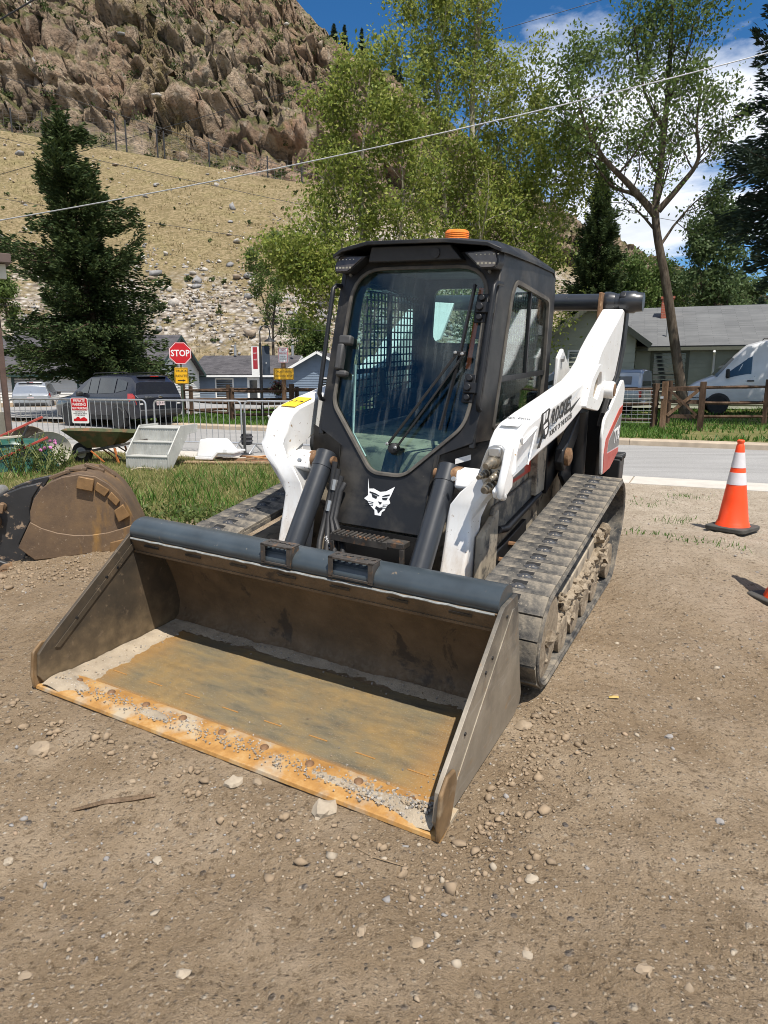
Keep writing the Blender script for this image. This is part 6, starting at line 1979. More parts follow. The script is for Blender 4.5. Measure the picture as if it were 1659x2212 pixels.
# ------------------------------------------------------------------ signs, lamp, fences, barriers
SGREEN = mat('green_post', (.05, .075, .05), .6, metal=.3)
SRED = mat('sign_red', (.52, .012, .018), .35, var=.06)
SYEL = mat('sign_yellow', (.78, .42, .012), .4, var=.06)
SWHT = mat('sign_white', (.78, .78, .77), .4, var=.04)
SBLK = mat('sign_black', (.012, .012, .012), .5)
GALV = mat('galvanised_steel', (.52, .53, .54), .35, metal=.7, var=.15, scale=8)
WOODP = bark('weathered_wood', (.17, .105, .065), (.27, .18, .12), 5)
WOODF = bark('fence_wood', (.085, .055, .038), (.15, .10, .068), 5)

def sign_board(name, root, w, h, z, m, y=-.03, r=.04, border=None, poly=None):
    pl = poly or rounded([(-w / 2, z), (w / 2, z), (w / 2, z + h), (-w / 2, z + h)], r, 3)
    o = MB().prism(pl, 'y', y - .004, y).obj(name, m, root)
    if border:
        o2 = MB().plate(offset_poly(pl, .012), [offset_poly(pl, .028)], 'y', y - .0065, y - .0042).obj('border', border, root)
    return o
def lettering(root, s, size, z, m, y=-.0365, x=0, sx=1, bold=.0):
    text('lettering', s, size, m, root, frame_m((x, y, z), (1, 0, 0), (0, 0, 1)), .001, sx=sx, bold=bold)

# stop sign with truck route plate
b = V(396, 880, 24)
st = empty('stop_sign', (b.x, 24, -.06), R(8), 'red octagonal STOP sign above a yellow TRUCK ROUTE plate', 'sign')
MB().bx(-.03, .03, -.02, .02, 0, 2.1).obj('post', SGREEN, st)
MB().bx(-.02, .02, -.015, .015, 2.1, 2.9).obj('post_top', SGREEN, st)
oc = [(.40 * math.cos(R(22.5 + 45 * k)), 2.46 + .40 * math.sin(R(22.5 + 45 * k))) for k in range(8)]
sign_board('octagon', st, 0, 0, 0, SRED, poly=oc, border=SWHT)
lettering(st, 'STOP', .30, 2.455, SWHT, sx=.88, bold=.006)
tr_ = sign_board('route_plate', st, .46, .56, 1.42, SYEL, border=SBLK)
lettering(st, 'TRUCK', .115, 1.86, SBLK, sx=1.05, bold=.002)
lettering(st, 'ROUTE', .115, 1.69, SBLK, sx=1.05, bold=.002)
MB().prism([(-.13, 1.525), (.04, 1.525), (.04, 1.50), (.14, 1.54), (.04, 1.58), (.04, 1.555), (-.13, 1.555)], 'y', -.037, -.0345).obj('arrow', SBLK, st)
# no parking / cross traffic post
b = V(615, 890, 21.5)
cp_ = empty('no_parking_sign', (b.x, 21.5, -.06), R(10), 'wooden post with white NO PARKING sign above yellow CROSS TRAFFIC plate', 'sign')
MB().tube([(0, 0, 0), (0, 0, 1.9), (0, 0, 2.25)], [.075, .07, .065], 8).obj('post', WOODP, cp_)
sign_board('parking_plate', cp_, .31, .46, 2.08, SWHT, y=-.08, border=SRED)
for s_, z_, sz, mm in (('NO', 2.455, .09, SRED), ('PARKING', 2.36, .085, SRED), ('THIS SIDE', 2.26, .06, SBLK), ('OF STREET', 2.185, .06, SBLK)):
    lettering(cp_, s_, sz, z_, mm, y=-.0865, sx=.72 if len(s_) > 3 else 1)
sign_board('traffic_plate', cp_, .62, .36, 1.56, SYEL, y=-.08, border=SBLK)
lettering(cp_, 'CROSS TRAFFIC', .085, 1.81, SBLK, y=-.0865, sx=.82)
lettering(cp_, 'DOES NOT STOP', .085, 1.68, SBLK, y=-.0865, sx=.82)

# street lamp with banners and basket
b = V(567, 890, 26)
lp = empty('street_lamp', (b.x, 26, .12), R(6), 'black gooseneck street lamp with banners and hanging flower basket', 'street lamp')
LB = mat('lamp_black', (.012, .013, .015), .45)
H_ = V(563, 712, 26).z
MB().tube([(0, 0, 0), (0, 0, .5), (0, 0, H_ - .6)], [.075, .055, .045], 10).obj('pole', LB, lp, smooth=True)
MB().tube([(0, 0, H_ - .65)] + [(.18 - .18 * math.cos(a), 0, H_ - .2 + .22 * math.sin(a)) for a in [math.pi * k / 10 for k in range(11)]] + [(.36, 0, H_ - .35)], .022, 8).obj('gooseneck', LB, lp, smooth=True)
MB().lathe([(.03, .18), (.05, .12), (.07, .08), (.20, .0), (.22, -.03), (.20, -.03)], (.36, 0, H_ - .52), (0, 0, 1), 20).obj('lamp_shade', LB, lp, smooth=True)
for x0, x1, m_, nm in ((-.34, -.06, SWHT, 'banner'), (.06, .34, mat('blue_banner', (.03, .045, .07), .7), 'banner')):
    bn = MB().bx(x0, x1, -.006, .006, 1.55, 2.62).obj(nm, m_, lp)
    MB().bar((0, 0, 2.62), (x0 if x0 < 0 else x1, 0, 2.62), .02, .02).obj('banner_rod', LB, lp)
MB().bx(-.285, -.115, -.009, -.0065, 1.78, 2.58).obj('banner_print', mat('banner_red', (.32, .02, .03), .6), lp)
for z_ in (2.35, 2.12): lettering(lp, 'HIST', .07, z_, SWHT, y=-.0105, x=-.2, sx=.8)
text('lettering', 'B', .08, SWHT, lp, frame_m((.2, -.0075, 2.0), (1, 0, 0), (0, 0, 1)), .001)
MB().bar((0, 0, 1.42), (.62, 0, 1.42), .02, .02).obj('basket_bracket', LB, lp)
rr = random.Random(8)
C_ = [(.62 + rr.gauss(0, .13), rr.gauss(0, .13), 1.05 + rr.gauss(0, .13)) for _ in range(700)]
v, f = leaf_cloud(C_, 1, .09, .6, 5)
link('flower_basket', np_mesh('flower_basket', v, f, leaf_mat('basket_leaves', [(.02, .035, .015), (.04, .07, .02), (.16, .02, .05)])), lp)

# split-rail fences
def rail_fence(name, label, pts, hgt, nr, m, seed, cat='fence', zoff=0, group=None):
    rnd = random.Random(seed)
    root = empty(name, (pts[0][0], pts[0][1], 0), 0, label, cat, group)
    o = Vector(pts[0] + (0,)) if len(pts[0]) == 2 else Vector(pts[0])
    o.z = 0
    P = [Vector((x, y, G(x, y) + zoff)) - o for x, y in pts]
    for p in P:
        h = hgt * rnd.uniform(.96, 1.08)
        MB().prism(rounded([(-.075, -.065), (.075, -.065), (.07, .07), (-.07, .065)], .02, 2), 'z', -.1, h).xf(Matrix.Translation(p) @ Matrix.Rotation(rnd.uniform(-.03, .03), 4, 'X') @ Matrix.Rotation(rnd.uniform(0, 1), 4, 'Z')).obj('post', m, root)
    for a, b in zip(P, P[1:]):
        d = (b - a).normalized()
        for k in range(nr):
            z = hgt * (.22 + .66 * k / (nr - 1))
            e1 = a - d * .12 + Vector((0, 0, z + rnd.uniform(-.04, .04))); e2 = b + d * .12 + Vector((0, 0, z + rnd.uniform(-.04, .04)))
            mid = (e1 + e2) / 2 + Vector((0, 0, rnd.uniform(-.03, .01)))
            MB().tube([e1, e1.lerp(mid, .5), mid, mid.lerp(e2, .5), e2], [.035, .055, .05, .055, .035], 6).obj('rail', m, root)
    return root
pa = [V(382, 0, 25)]
rail_fence('rail_fence', 'weathered split-rail fence in front of the blue house', [(-7.6, 26.0), (-5.15, 23.2), (-3.0, 22.3), (-.9, 21.4), (1.2, 20.5)], 1.20, 3, WOODF, 2, zoff=-.02)
rail_fence('rail_fence', 'rear run of split-rail fence before the blue house door', [(-7.4, 26.3), (-6.1, 26.9), (-3.3, 26.0), (-.6, 25.0), (1.3, 24.2)], 1.15, 3, WOODF, 3)
rf = rail_fence('rail_fence', 'brown split-rail fence in front of the white van', [(8.55, 20.6), (11.6, 20.8), (15.2, 21.2), (19.0, 20.8)], 1.28, 3, WOODF, 5)
lf = rail_fence('rail_fence', 'brown rail fence with wire mesh beside the loader tail', [(3.2, 20.7), (5.6, 19.9), (7.55, 19.1)], 1.25, 3, WOODF, 6)
ms = MB()
o_ = Vector((3.2, 20.7, 0))
A_, B_ = Vector((5.6, 19.9, G(5.6, 19.9))) - o_, Vector((7.55, 19.1, G(7.55, 19.1))) - o_
for k in range(15):
    p = A_.lerp(B_, k / 14); ms.tube([p + Vector((0, -.06, .2)), p + Vector((0, -.06, 1.1))], .004, 4)
for k in range(9):
    h = Vector((0, -.06, .2 + k * .11)); ms.tube([A_ + h, B_ + h], .004, 4)
ms.obj('wire_mesh', GALV, lf)
gt = empty('fence_gate', (7.75, 18.95, G(7.75, 18.95)), -R(24), 'small wooden gate with diagonal brace between the rail fences', 'gate')
for x in (0, .95):
    MB().bx(x - .08, x + .08, -.08, .08, -.1, 1.32).obj('post', WOODP if x == 0 else WOODF, gt, bevel=.01)
for z in (.38, .78, 1.12): MB().bx(.08, .87, -.03, .03, z - .05, z + .05).obj('rail', WOODF, gt)
MB().bar((.10, -.045, .40), (.85, -.045, 1.10), .09, .03, (0, 1, 0)).obj('brace', WOODP, gt)
MB().bar((.12, -.078, 1.10), (.84, -.078, .42), .06, .02, (0, 1, 0)).obj('brace', WOODF, gt)
MB().bx(-.10, -.02, -.13, -.08, .86, .92).obj('latch', GALV, gt)

# crowd barriers
def barrier(name, label, p0, p1, foot=True):
    p0, p1 = Vector(p0), Vector(p1)
    d = (p1 - p0); L = d.length
    root = empty(name, p0, math.atan2(d.y, d.x), label, 'barrier', 'steel barriers along the street')
    r = .10; zb, zt = .22, 1.10
    def rc(cx, cz, a0, a1): return [(cx + r * math.cos(R(a0 + (a1 - a0) * k / 5)), 0, cz + r * math.sin(R(a0 + (a1 - a0) * k / 5))) for k in range(6)]
    loop = rc(.03 + r, zb + r, 180, 270) + rc(L - .03 - r, zb + r, 270, 360) + rc(L - .03 - r, zt - r, 0, 90) + rc(.03 + r, zt - r, 90, 180)
    MB().tube(loop, .019, 8, closed=True).obj('frame', GALV, root, smooth=True)
    n = max(3, int(L / .135))
    bar = MB().tube([(0, 0, zb), (0, 0, zt)], .0075, 6).mesh('upright', GALV, True)
    for k in range(1, n):
        o = link('upright', bar, root); o.location = (.03 + (L - .06) * k / n, 0, 0)
    if foot:
        for x in (.25, L - .12):
            MB().tube([(x, -.28, .03), (x, -.26, .05), (x, 0, .20), (x, .26, .05), (x, .28, .03)], .018, 8).obj('foot', GALV, root, smooth=True)
    return root
zb_ = -.02
bA, bB, bC, bD = Vector((-8.9, 15.0, zb_)), Vector((-5.05, 14.05, zb_)), Vector((-4.9, 14.0, zb_)), Vector((-2.72, 13.45, zb_))
def Vb(x, Y): return Vector(((x - CXP) / FPX * Y * 1.012, Y, zb_))
b1 = barrier('crowd_barrier', 'long steel barrier carrying the PRIVATE PARKING sign', Vb(36, 15.6), Vb(329, 14.9))
b2 = barrier('crowd_barrier', 'steel barrier behind the grey steps', Vb(341, 14.7), Vb(530, 14.3))
b3 = barrier('crowd_barrier', 'steel barrier running behind the white lift arm', Vb(532, 14.2), Vb(735, 13.6))
# sign on the first barrier
mid = Vb(189, 15.2)
dirb = Vb(329, 14.9) - Vb(36, 15.6)
ps = empty('parking_sign', (mid.x, mid.y - .05, .56), math.atan2(dirb.y, dirb.x), 'red and white PRIVATE PARKING NO PARKING sign on the barrier', 'sign')
sign_board('plate', ps, .42, .56, 0, SWHT, y=0, r=.04)
MB().prism(rounded([(-.195, .285), (.195, .285), (.195, .545), (-.195, .545)], .02, 2), 'y', -.0065, -.0042).obj('red_field', SRED, ps)
for s_, z_, sz in (('PRIVATE', .49, .092), ('PARKING', .41, .092), ('NO PARKING', .328, .072)):
    lettering(ps, s_, sz, z_, SWHT, y=-.0078, sx=.86, bold=.001)
for s_, z_ in (('VIOLATORS WILL BE', .25), ('TOWED AWAY AT VEHICLE', .215), ("OWNER'S EXPENSE", .18)):
    lettering(ps, s_, .032, z_, SBLK, y=-.0055, sx=.85)
MB().prism([(-.17, .05), (-.16, .10), (-.11, .105), (-.08, .14), (-.03, .14), (.0, .10), (.06, .13), (.10, .14), (.14, .11), (.17, .10), (.17, .05)], 'y', -.007, -.0045).obj('tow_drawing', SRED, ps)
# black weights hung at the barrier joints
WEIGHT = mat('black_weight_rubber', (.018, .018, .022), .7, var=.3, scale=15)
for k, (x, yv, Y) in enumerate(((534, 948, 14.0), (317, 944, 14.6))):
    p = V(x, yv, Y)
    w = empty('barrier_weight', (p.x, Y - .05, p.z - .12), R(-12), ('black strapped weight hanging at the barrier joint behind the white tub', 'black weight hanging on the barrier behind the steps')[k], 'weight', 'weights on the barriers')
    MB().bx(-.10, .10, -.08, .08, 0, .23).obj('body', WEIGHT, w, bevel=.03)
    MB().bx(-.105, .105, -.085, .085, .07, .10).obj('strap', mat('grey_strap', (.10, .10, .11), .8), w)
    MB().bx(-.105, .105, -.085, .085, .15, .18).obj('strap', mat('grey_strap2', (.10, .10, .11), .8), w)
p = Vb(535, 13.9)
MB().lathe([(.28, 0), (.28, .03), (.10, .06), (.03, .07), (.028, .9), (0, .9)], (0, 0, 0), n=20).obj('barrier_stand', mat('stand_black', (.03, .03, .03), .6), None, smooth=True, angle=35)
bs = bpy.data.objects['barrier_stand']; bs.location = (p.x, p.y - .12, -.04)
tag(bs, 'round-footed black stand at the barrier joint', 'stand')

# wires
WIRE = mat('black_wire', (.02, .02, .022), .6)
CABLE = mat('grey_service_cable', (.34, .35, .36), .5)
def wire(label, a, b, r, m, sag=.02, n=24):
    a, b = V(*a), V(*b)
    pts = []
    for k in range(n + 1):
        t = k / n; p = a.lerp(b, t); p.z -= sag * (a - b).length * 4 * t * (1 - t); pts.append(p)
    o = MB().tube([p - a for p in pts], r, 6).obj('power_line', m, None, smooth=True)
    o.location = a
    return tag(o, label, 'wire', 'overhead wires')
wire('thick grey cable sagging across the whole picture', (-60, 486, 13), (1720, 98, 13.5), .0105, CABLE, .0115)
wire('thin black wire crossing the cliff from upper left to the aspens', (-40, 150, 40), (700, 385, 40), .014, WIRE, .004)
wire('thin black wire crossing the spruce top', (-40, 288, 40), (680, 448, 40), .014, WIRE, .003)
wire('thin black wire above the scree', (-40, 422, 40), (760, 545, 40), .014, WIRE, .003)
wire('black wire rising to the right past the cottonwood crown', (-40, 388, 32), (1400, -30, 32), .012, WIRE, .002)
wire('low wire just above the blue house roof', (-40, 655, 45), (1000, 735, 45), .014, WIRE, .003)
wire('lower of the two wires above the blue house', (-40, 640, 45), (1000, 712, 45), .012, WIRE, .004)
wire('short dark wire at the top left corner', (-60, 78, 20), (140, -40, 20), .02, WIRE, .0)
wire('faint wire between the conical spruce and the right edge', (1180, 425, 60), (1720, 520, 60), .02, WIRE, .005)
# rockfall fence on the bench
fr0 = empty('rockfall_fence', (0, 130, 0), 0, 'tall wire fence with dark posts along the bench under the cliff', 'fence')
prev = None
FENM = mat('fence_wire', (.12, .11, .10), .7)
posts = []
for x, y in ((-60, 275), (24, 284), (95, 296), (145, 304), (252, 325), (275, 328), (345, 342), (356, 344), (455, 362), (582, 386), (650, 396)):
    s = V(x, y, 1.0)
    posts.append(on_hill(s.x, 129))
for p in posts:
    MB().cyl(p - Vector((0, 130, 1)), p - Vector((0, 130, -5.2)), .14, 6).obj('post', BLKTRIM, fr0)
for a, b in zip(posts, posts[1:]):
    w = MB()
    for k in range(8): w.tube([a + Vector((0, -130, .5 + k * .62)), b + Vector((0, -130, .5 + k * .62))], .025, 3, caps=False)
    nn_ = int((b - a).length / 1.2)
    for k in range(nn_):
        q = a.lerp(b, k / max(1, nn_)); w.tube([q + Vector((0, -130, .3)), q + Vector((0, -130, 4.9))], .022, 3, caps=False)
    w.obj('wire_panel', FENM, fr0)
# ------------------------------------------------------------------ cones
CONEO = mat('cone_orange', (.88, .066, .008), .45, var=.06, scale=6, col2=(.80, .14, .05), amt=.35, scale2=4, sharp=.12)
CONEW = mat('cone_reflective', (.60, .58, .59), .35, var=.08, scale=12, col2=(.30, .29, .30), amt=.22, scale2=14, sharp=.03)
CONEB = mat('cone_rubber_base', (.055, .053, .047), .85, var=.3, scale=10, col2=(.20, .19, .10), amt=.24, scale2=7)
def cone(name, label, loc, rz, tilt=(0, 0)):
    root = empty(name, loc, rz, label, 'cone', 'traffic cones')
    root.rotation_euler = (tilt[0], tilt[1], rz); root.scale = (1.05,) * 3
    MB().prism(rounded([(-.19, -.19), (.19, -.19), (.19, .19), (-.19, .19)], .06, 3), 'z', .012, .055).obj('base', CONEB, root, bevel=.008)
    def rad(z): return .142 - (.142 - .030) * (z - .055) / .80
    MB().lathe([(.155, .056), (.150, .065), (.143, .09)] + [(rad(z), z) for z in (.10, .30, .455)] , n=32).obj('lower_body', CONEO, root, smooth=True)
    MB().lathe([(rad(.455) + .002, .455), (rad(.57) + .002, .57)], n=32).obj('reflective_band', CONEW, root, smooth=True)
    MB().lathe([(rad(.57), .57), (rad(.615), .615)], n=32).obj('middle_body', CONEO, root, smooth=True)
    MB().lathe([(rad(.615) + .002, .615), (rad(.76) + .002, .76)], n=32).obj('reflective_band', CONEW, root, smooth=True)
    MB().lathe([(rad(.76), .76), (rad(.82), .82), (.030, .835), (.027, .845), (.033, .855), (.033, .872), (.026, .878), (.018, .876), (.016, .80)], n=28).obj('top', CONEO, root, smooth=True)
    return root
c1 = V(1581, 1146, 6.72)
cone('traffic_cone', 'tall orange traffic cone with two dirty white bands standing on gravel', (c1.x, 6.72, G(c1.x, 6.72)), R(38))
c2 = V(1702, 1352, 4.25)
cone('traffic_cone', 'orange cone at the right edge, only its rubber base corner in view', (c2.x, 4.25, G(c2.x, 4.25)), R(12))

# ------------------------------------------------------------------ excavator bucket
EXB = NT('excavator_bucket_rust')
P_ = EXB.sepxyz()
cc = EXB.ramp(EXB.noise(2.6, 8, .68), (.3, (.075, .05, .034)), (.5, (.135, .088, .052)), (.7, (.20, .125, .062)))
cc = EXB.mix(EXB.ramp(EXB.noise(3.4, 7, .65, vec=EXB.map((2, 2, .5))), (.56, 0.0), (.72, .75)), cc, (.30, .165, .045))
cc = EXB.mix(EXB.ramp(EXB.noise(40, 4, .7), (.62, 0.0), (.70, .6)), cc, (.36, .28, .2))
EXB.set(base=cc, rough=.62, metal=.2); EXB.bump(EXB.noise(50, 6), .3, .004)
EXK = mat('worn_black_paint', (.020, .020, .021), .5, var=.3, scale=6, col2=(.26, .19, .13), amt=.40, scale2=16, sharp=.03, specks=(.35, .28, .2), speck_amt=.27, speck_scale=35)
EXP = mat('rusty_pin', (.20, .125, .07), .7, metal=.3, var=.4, scale=20)
# local frame: x right along the side plate, z up, y into the picture (bucket width)
ex0 = V(150, 1200, 5.15)
ex = empty('excavator_bucket', (ex0.x - .04, 5.15, V(150, 1206, 5.15).z), R(17), 'rusty brown excavator bucket with black hanger lying on a dirt heap', 'excavator bucket')
WX = .72
ex.scale = (1.05, 1.05, 1.05)
def zz(px, py):   # picture detail (pixels of a close view) to local metres on the near side plate
    return ((px - 640) * .2333 / FPX * 5.25, (870 - py) * .2333 / FPX * 5.25 + .0)
def ZP(*pts): return [zz(*p) for p in pts]
outline = ZP((278, 745), (330, 650), (395, 520), (400, 430), (440, 320), (500, 240), (580, 180), (680, 140), (815, 120), (950, 145), (1050, 215), (1130, 300), (1190, 400), (1235, 510), (1280, 620), (1300, 680), (1175, 885), (1020, 880), (1020, 830), (860, 835), (640, 855), (400, 868))
MB().prism(outline, 'y', 0, .03).obj('side_plate', EXB.m, ex, bevel=.006)
MB().prism(outline, 'y', WX - .03, WX).obj('side_plate', EXB.m, ex, bevel=.006)
# curved shell around the back from the mouth's rear lip to the cutting edge
curve = outline[3:16]
inn = [Vector(p) for p in curve]
sh_in = []
for i, p in enumerate(inn):
    a, b = inn[max(i - 1, 0)], inn[min(i + 1, len(inn) - 1)]
    d = (b - a).normalized(); sh_in.append(p + Vector((d.y, -d.x)) * .025)
MB().prism([tuple(p) for p in inn] + [tuple(p) for p in reversed(sh_in)], 'y', .031, WX - .031).obj('shell', EXB.m, ex, smooth=True)
# raised seam plate and edge on the near side
MB().prism(ZP((395, 520), (480, 580), (600, 630), (740, 662), (880, 668), (1020, 655), (1150, 622), (1262, 585), (1300, 680), (1175, 885), (1020, 880), (1020, 832), (860, 837), (640, 857), (402, 866), (280, 745)), 'y', -.014, -.001).obj('wear_plate', EXB.m, ex, bevel=.006)
EXW = mat('wear_block_rust', (.20, .115, .048), .6, metal=.25, var=.3, scale=12, specks=(.12, .08, .05), speck_amt=.3, bump=.2)
for i, pts in enumerate((((815, 132), (942, 165), (922, 275), (788, 238)), ((962, 192), (1060, 270), (1015, 330), (935, 262)), ((1075, 285), (1140, 370), (1105, 420), (1035, 335)), ((1085, 455), (1165, 400), (1215, 510), (1115, 565)))):
    MB().prism(ZP(*pts), 'y', -.042 if i in (0, 3) else -.025, -.001).obj('wear_block', EXW, ex, bevel=.006)
MB().prism(ZP((1030, 745), (1180, 715), (1290, 690), (1178, 890), (1020, 882)), 'y', -.035, -.015).obj('side_cutter', EXW, ex, bevel=.006)
for k in range(4):
    o = MB().bx(-.075, .075, 0, .07, -.012, .012).obj('back_strip', EXB.m, ex, bevel=.004)
    px, pz = zz(*((640, 148), (760, 124), (900, 134), (1000, 182))[k])
    o.location = (px, .10 + k * .12, pz + .012); o.rotation_euler = (0, (-.35, 0, .4, .75)[k], 0)
# black hanger ears with pins
ear = ZP((-60, 500), (10, 420), (60, 400), (90, 350), (160, 295), (330, 230), (500, 195), (470, 240), (410, 330), (380, 430), (385, 520), (320, 640), (265, 740), (300, 790), (345, 920), (200, 985), (130, 1020), (-40, 1040), (-80, 900), (10, 800), (-60, 700))
for y0 in (.09, .50):
    MB().prism(ear, 'y', y0, y0 + .05).obj('hanger_ear', EXK, ex, bevel=.008)
MB().prism(ZP((-60, 880), (120, 862), (200, 900), (215, 980), (130, 1030), (-60, 1050)), 'y', .03, .085).obj('link_arm', EXK, ex, bevel=.01)
for (px, py), r in (((78, 520), .060), ((165, 955), .055)):
    x, z = zz(px, py)
    MB().lathe([(r * .55, -.065), (r * .6, -.075), (r * .95, -.07), (r, -.06), (r, .72)], (x, .085 if r > .056 else .03, z), (0, 1, 0), 24).obj('pin', EXP, ex, smooth=True, angle=30)
    MB().lathe([(0, -.082), (r * .5, -.08), (r * .52, -.07)], (x, .085 if r > .056 else .03, z), (0, 1, 0), 18).obj('pin_end', RUST, ex, smooth=True)
x, z = zz(170, 390)
kp = MB().cyl((x, .03, z), (x, .09, z), .03, 14)
kp.box((x + .005, .02, z - .005), (.03, .03, .07), Matrix.Rotation(.2, 3, 'Y'))
kp.obj('keeper_bolt', EXP, ex, bevel=.004)
x, z = zz(70, 320)
MB().cyl((x, .14, z), (x, .50, z), .045, 18).obj('cross_pin', STEEL, ex, smooth=True)

# ------------------------------------------------------------------ grey plastic steps
STEPM = mat('scuffed_grey_aluminium', (.43, .43, .40), .55, metal=.15, var=.12, scale=6, col2=(.60, .60, .58), amt=.35, scale2=12, sharp=.05, bump=.15)
p = V(700 * 0 + 285, 1010, 11.9)
sp = empty('step_unit', (p.x, 11.7, G(p.x + .4, 11.7)), R(-14), 'scuffed grey three-tread portable steps on the grass', 'steps')
SW = .82
sp.scale = (.95, .95, .92)
for k in range(3):
    y0, z0 = k * .23, k * .25
    r_ = MB().bx(0, SW, y0, y0 + .025, z0, z0 + .235).obj('riser', STEPM, sp)
    rib = MB()
    for j in range(16):
        rib.bx(.03 + j * .05, .045 + j * .05, y0 - .008, y0 - .0005, z0 + .02, z0 + .215)
    rib.obj('riser_ribs', STEPM, r_)
    t_ = MB().bx(-.01, SW + .01, y0 - .015, y0 + (.26 if k < 2 else .62), z0 + .236, z0 + .258).obj('tread', STEPM, sp, bevel=.004)
side_p = [(0, 0), (.10, 0), (.75, .62), (1.08, .64), (1.10, .80), (.47, .80), (.0, .30)]
for x in (-.028, SW + .002):
    MB().prism(side_p, 'x', x, x + .026).obj('side_panel', STEPM, sp, bevel=.006)
MB().tube([(.25, -.25, .03), (.35, -.18, .06), (.55, -.12, .05), (.72, -.15, .02)], .012, 6).obj('loose_hose', mat('tan_hose', (.35, .30, .2), .6), sp, smooth=True)

# white plastic tub, upside down, on boards
PLW = mat('white_plastic', (.74, .75, .75), .4, var=.04, scale=4, col2=(.60, .60, .58), amt=.3, scale2=6)
p = V(425, 1000, 12.4)
tb_ = empty('plastic_tub', (p.x, 12.4, G(p.x, 12.4) + .06), R(-12), 'white plastic trough lying upside down on old boards', 'tub')
def frustum(x0, x1, y0, y1, z0, a0, a1, b0, b1, z1):
    return MB().add([(x0, y0, z0), (x1, y0, z0), (x1, y1, z0), (x0, y1, z0), (a0, b0, z1), (a1, b0, z1), (a1, b1, z1), (a0, b1, z1)], [(3, 2, 1, 0), (4, 5, 6, 7), (0, 1, 5, 4), (1, 2, 6, 5), (2, 3, 7, 6), (3, 0, 4, 7)])
frustum(0, .72, 0, .45, .05, .05, .46, .06, .40, .36).obj('body', PLW, tb_, bevel=.02)
MB().prism([(-.02, .0), (-.02, .05), (.30, .05), (.42, .16), (.76, .16), (.76, .12), (.44, .12), (.33, .0)], 'y', -.03, .48).obj('rim', PLW, tb_, bevel=.008)
MB().bx(.55, .62, -.045, .0, .14, .20).obj('clip', PLW, tb_)
BOARD = bark('weathered_board', (.30, .21, .13), (.42, .31, .20), 7)
BOARD2 = bark('brown_board', (.22, .12, .07), (.33, .19, .11), 7)
boards = [((390, 1003), (600, 998), .24, BOARD, 'wide weathered board under the white trough'), ((480, 1000), (610, 990), .14, BOARD2, 'brown board lying beside the white trough'), ((470, 996), (640, 1004), .10, BOARD, 'narrow pale board crossing the board pile'), ((520, 990), (600, 983), .09, BOARD2, 'short brown board at the back of the pile')]
for k, (a, b_, w, m_, lab) in enumerate(boards):
    A1, B1 = V(a[0], a[1], 12.3 + .12 * k), V(b_[0], b_[1], 12.1 + .12 * k)
    z = G(A1.x, A1.y) + .02 + .028 * k
    A1.z = z; B1.z = z + .01
    o = MB().bar((0, 0, 0), B1 - A1, w, .025).obj('board', m_, None, bevel=.004)
    o.location = A1
    tag(o, lab, 'board', 'old boards on the grass')
rp = random.Random(4)
ropec = V(575, 990, 12.2)
MB().tube([Vector((.35 * math.cos(a) * (1 + .2 * math.sin(3 * a)), .22 * math.sin(a), .10 + .02 * math.sin(2 * a))) for a in [2 * math.pi * k / 24 * 1.7 for k in range(25)]], .012, 6).obj('cord', mat('orange_cord', (.42, .20, .07), .7), None, smooth=True)
cd_ = bpy.data.objects['cord']; cd_.location = (ropec.x, 12.2, G(ropec.x, 12.2) + .04); tag(cd_, 'coil of orange-brown cord on the board pile', 'cord')

# ------------------------------------------------------------------ wheelbarrows
BGREEN = mat('rusty_green_barrow', (.075, .085, .035), .6, metal=.1, var=.3, scale=6, col2=(.20, .10, .045), amt=.46, scale2=5, sharp=.08)
RUSTB = mat('rust_pan', (.18, .13, .09), .8, var=.4, scale=8, col2=(.32, .27, .2), amt=.42, scale2=6)
GREYW = bark('grey_barrow_wood', (.10, .09, .08), (.18, .165, .145), 8)
ORGM = mat('orange_strut', (.42, .13, .035), .6, var=.2, scale=10)
TANM = mat('tan_plastic_pan', (.42, .39, .32), .6, var=.15, scale=5)
p = V(178, 998, 12.5)
wb_ = empty('wheelbarrow', (p.x, 12.5, G(p.x, 12.5)), R(-6), 'old rusty green wheelbarrow with grey wooden handles', 'wheelbarrow')
tray = MB()
rim = [(-.18, -.33, .62), (.95, -.33, .60), (1.12, 0, .55), (.95, .33, .60), (-.18, .33, .62), (-.28, 0, .63)]
bot = [(.22, -.18, .29), (.70, -.18, .31), (.76, 0, .31), (.70, .18, .31), (.22, .18, .29), (.16, 0, .29)]
v = rim + bot + [(x * .985 + .007, y * .96, z) for x, y, z in rim] + [(x, y * .95, z + .01) for x, y, z in bot]
f = [(i, (i + 1) % 6, 6 + (i + 1) % 6, 6 + i) for i in range(6)] + [tuple(range(11, 5, -1))] + [(12 + i, 18 + i, 18 + (i + 1) % 6, 12 + (i + 1) % 6) for i in range(6)] + [tuple(range(18, 24))] + [(i, 12 + i, 12 + (i + 1) % 6, (i + 1) % 6) for i in range(6)]
tray.add(v, f).obj('tray', BGREEN, wb_, bevel=.02)
for y in (-.20, .20):
    MB().bar((-.12, y * .5, .16), (1.42, y * 1.3, .46), .05, .045).obj('handle', GREYW, wb_, bevel=.008)
    MB().bar((.75, y, .30), (.82, y * 1.1, .02), .03, .03).obj('leg', ORGM, wb_)
    MB().bar((.62, y, .28), (.88, y * 1.1, .12), .02, .02).obj('leg_brace', BLKTRIM, wb_)
    MB().bar((.30, y, .24), (.55, y * 1.1, .04), .02, .02).obj('strut', ORGM, wb_)
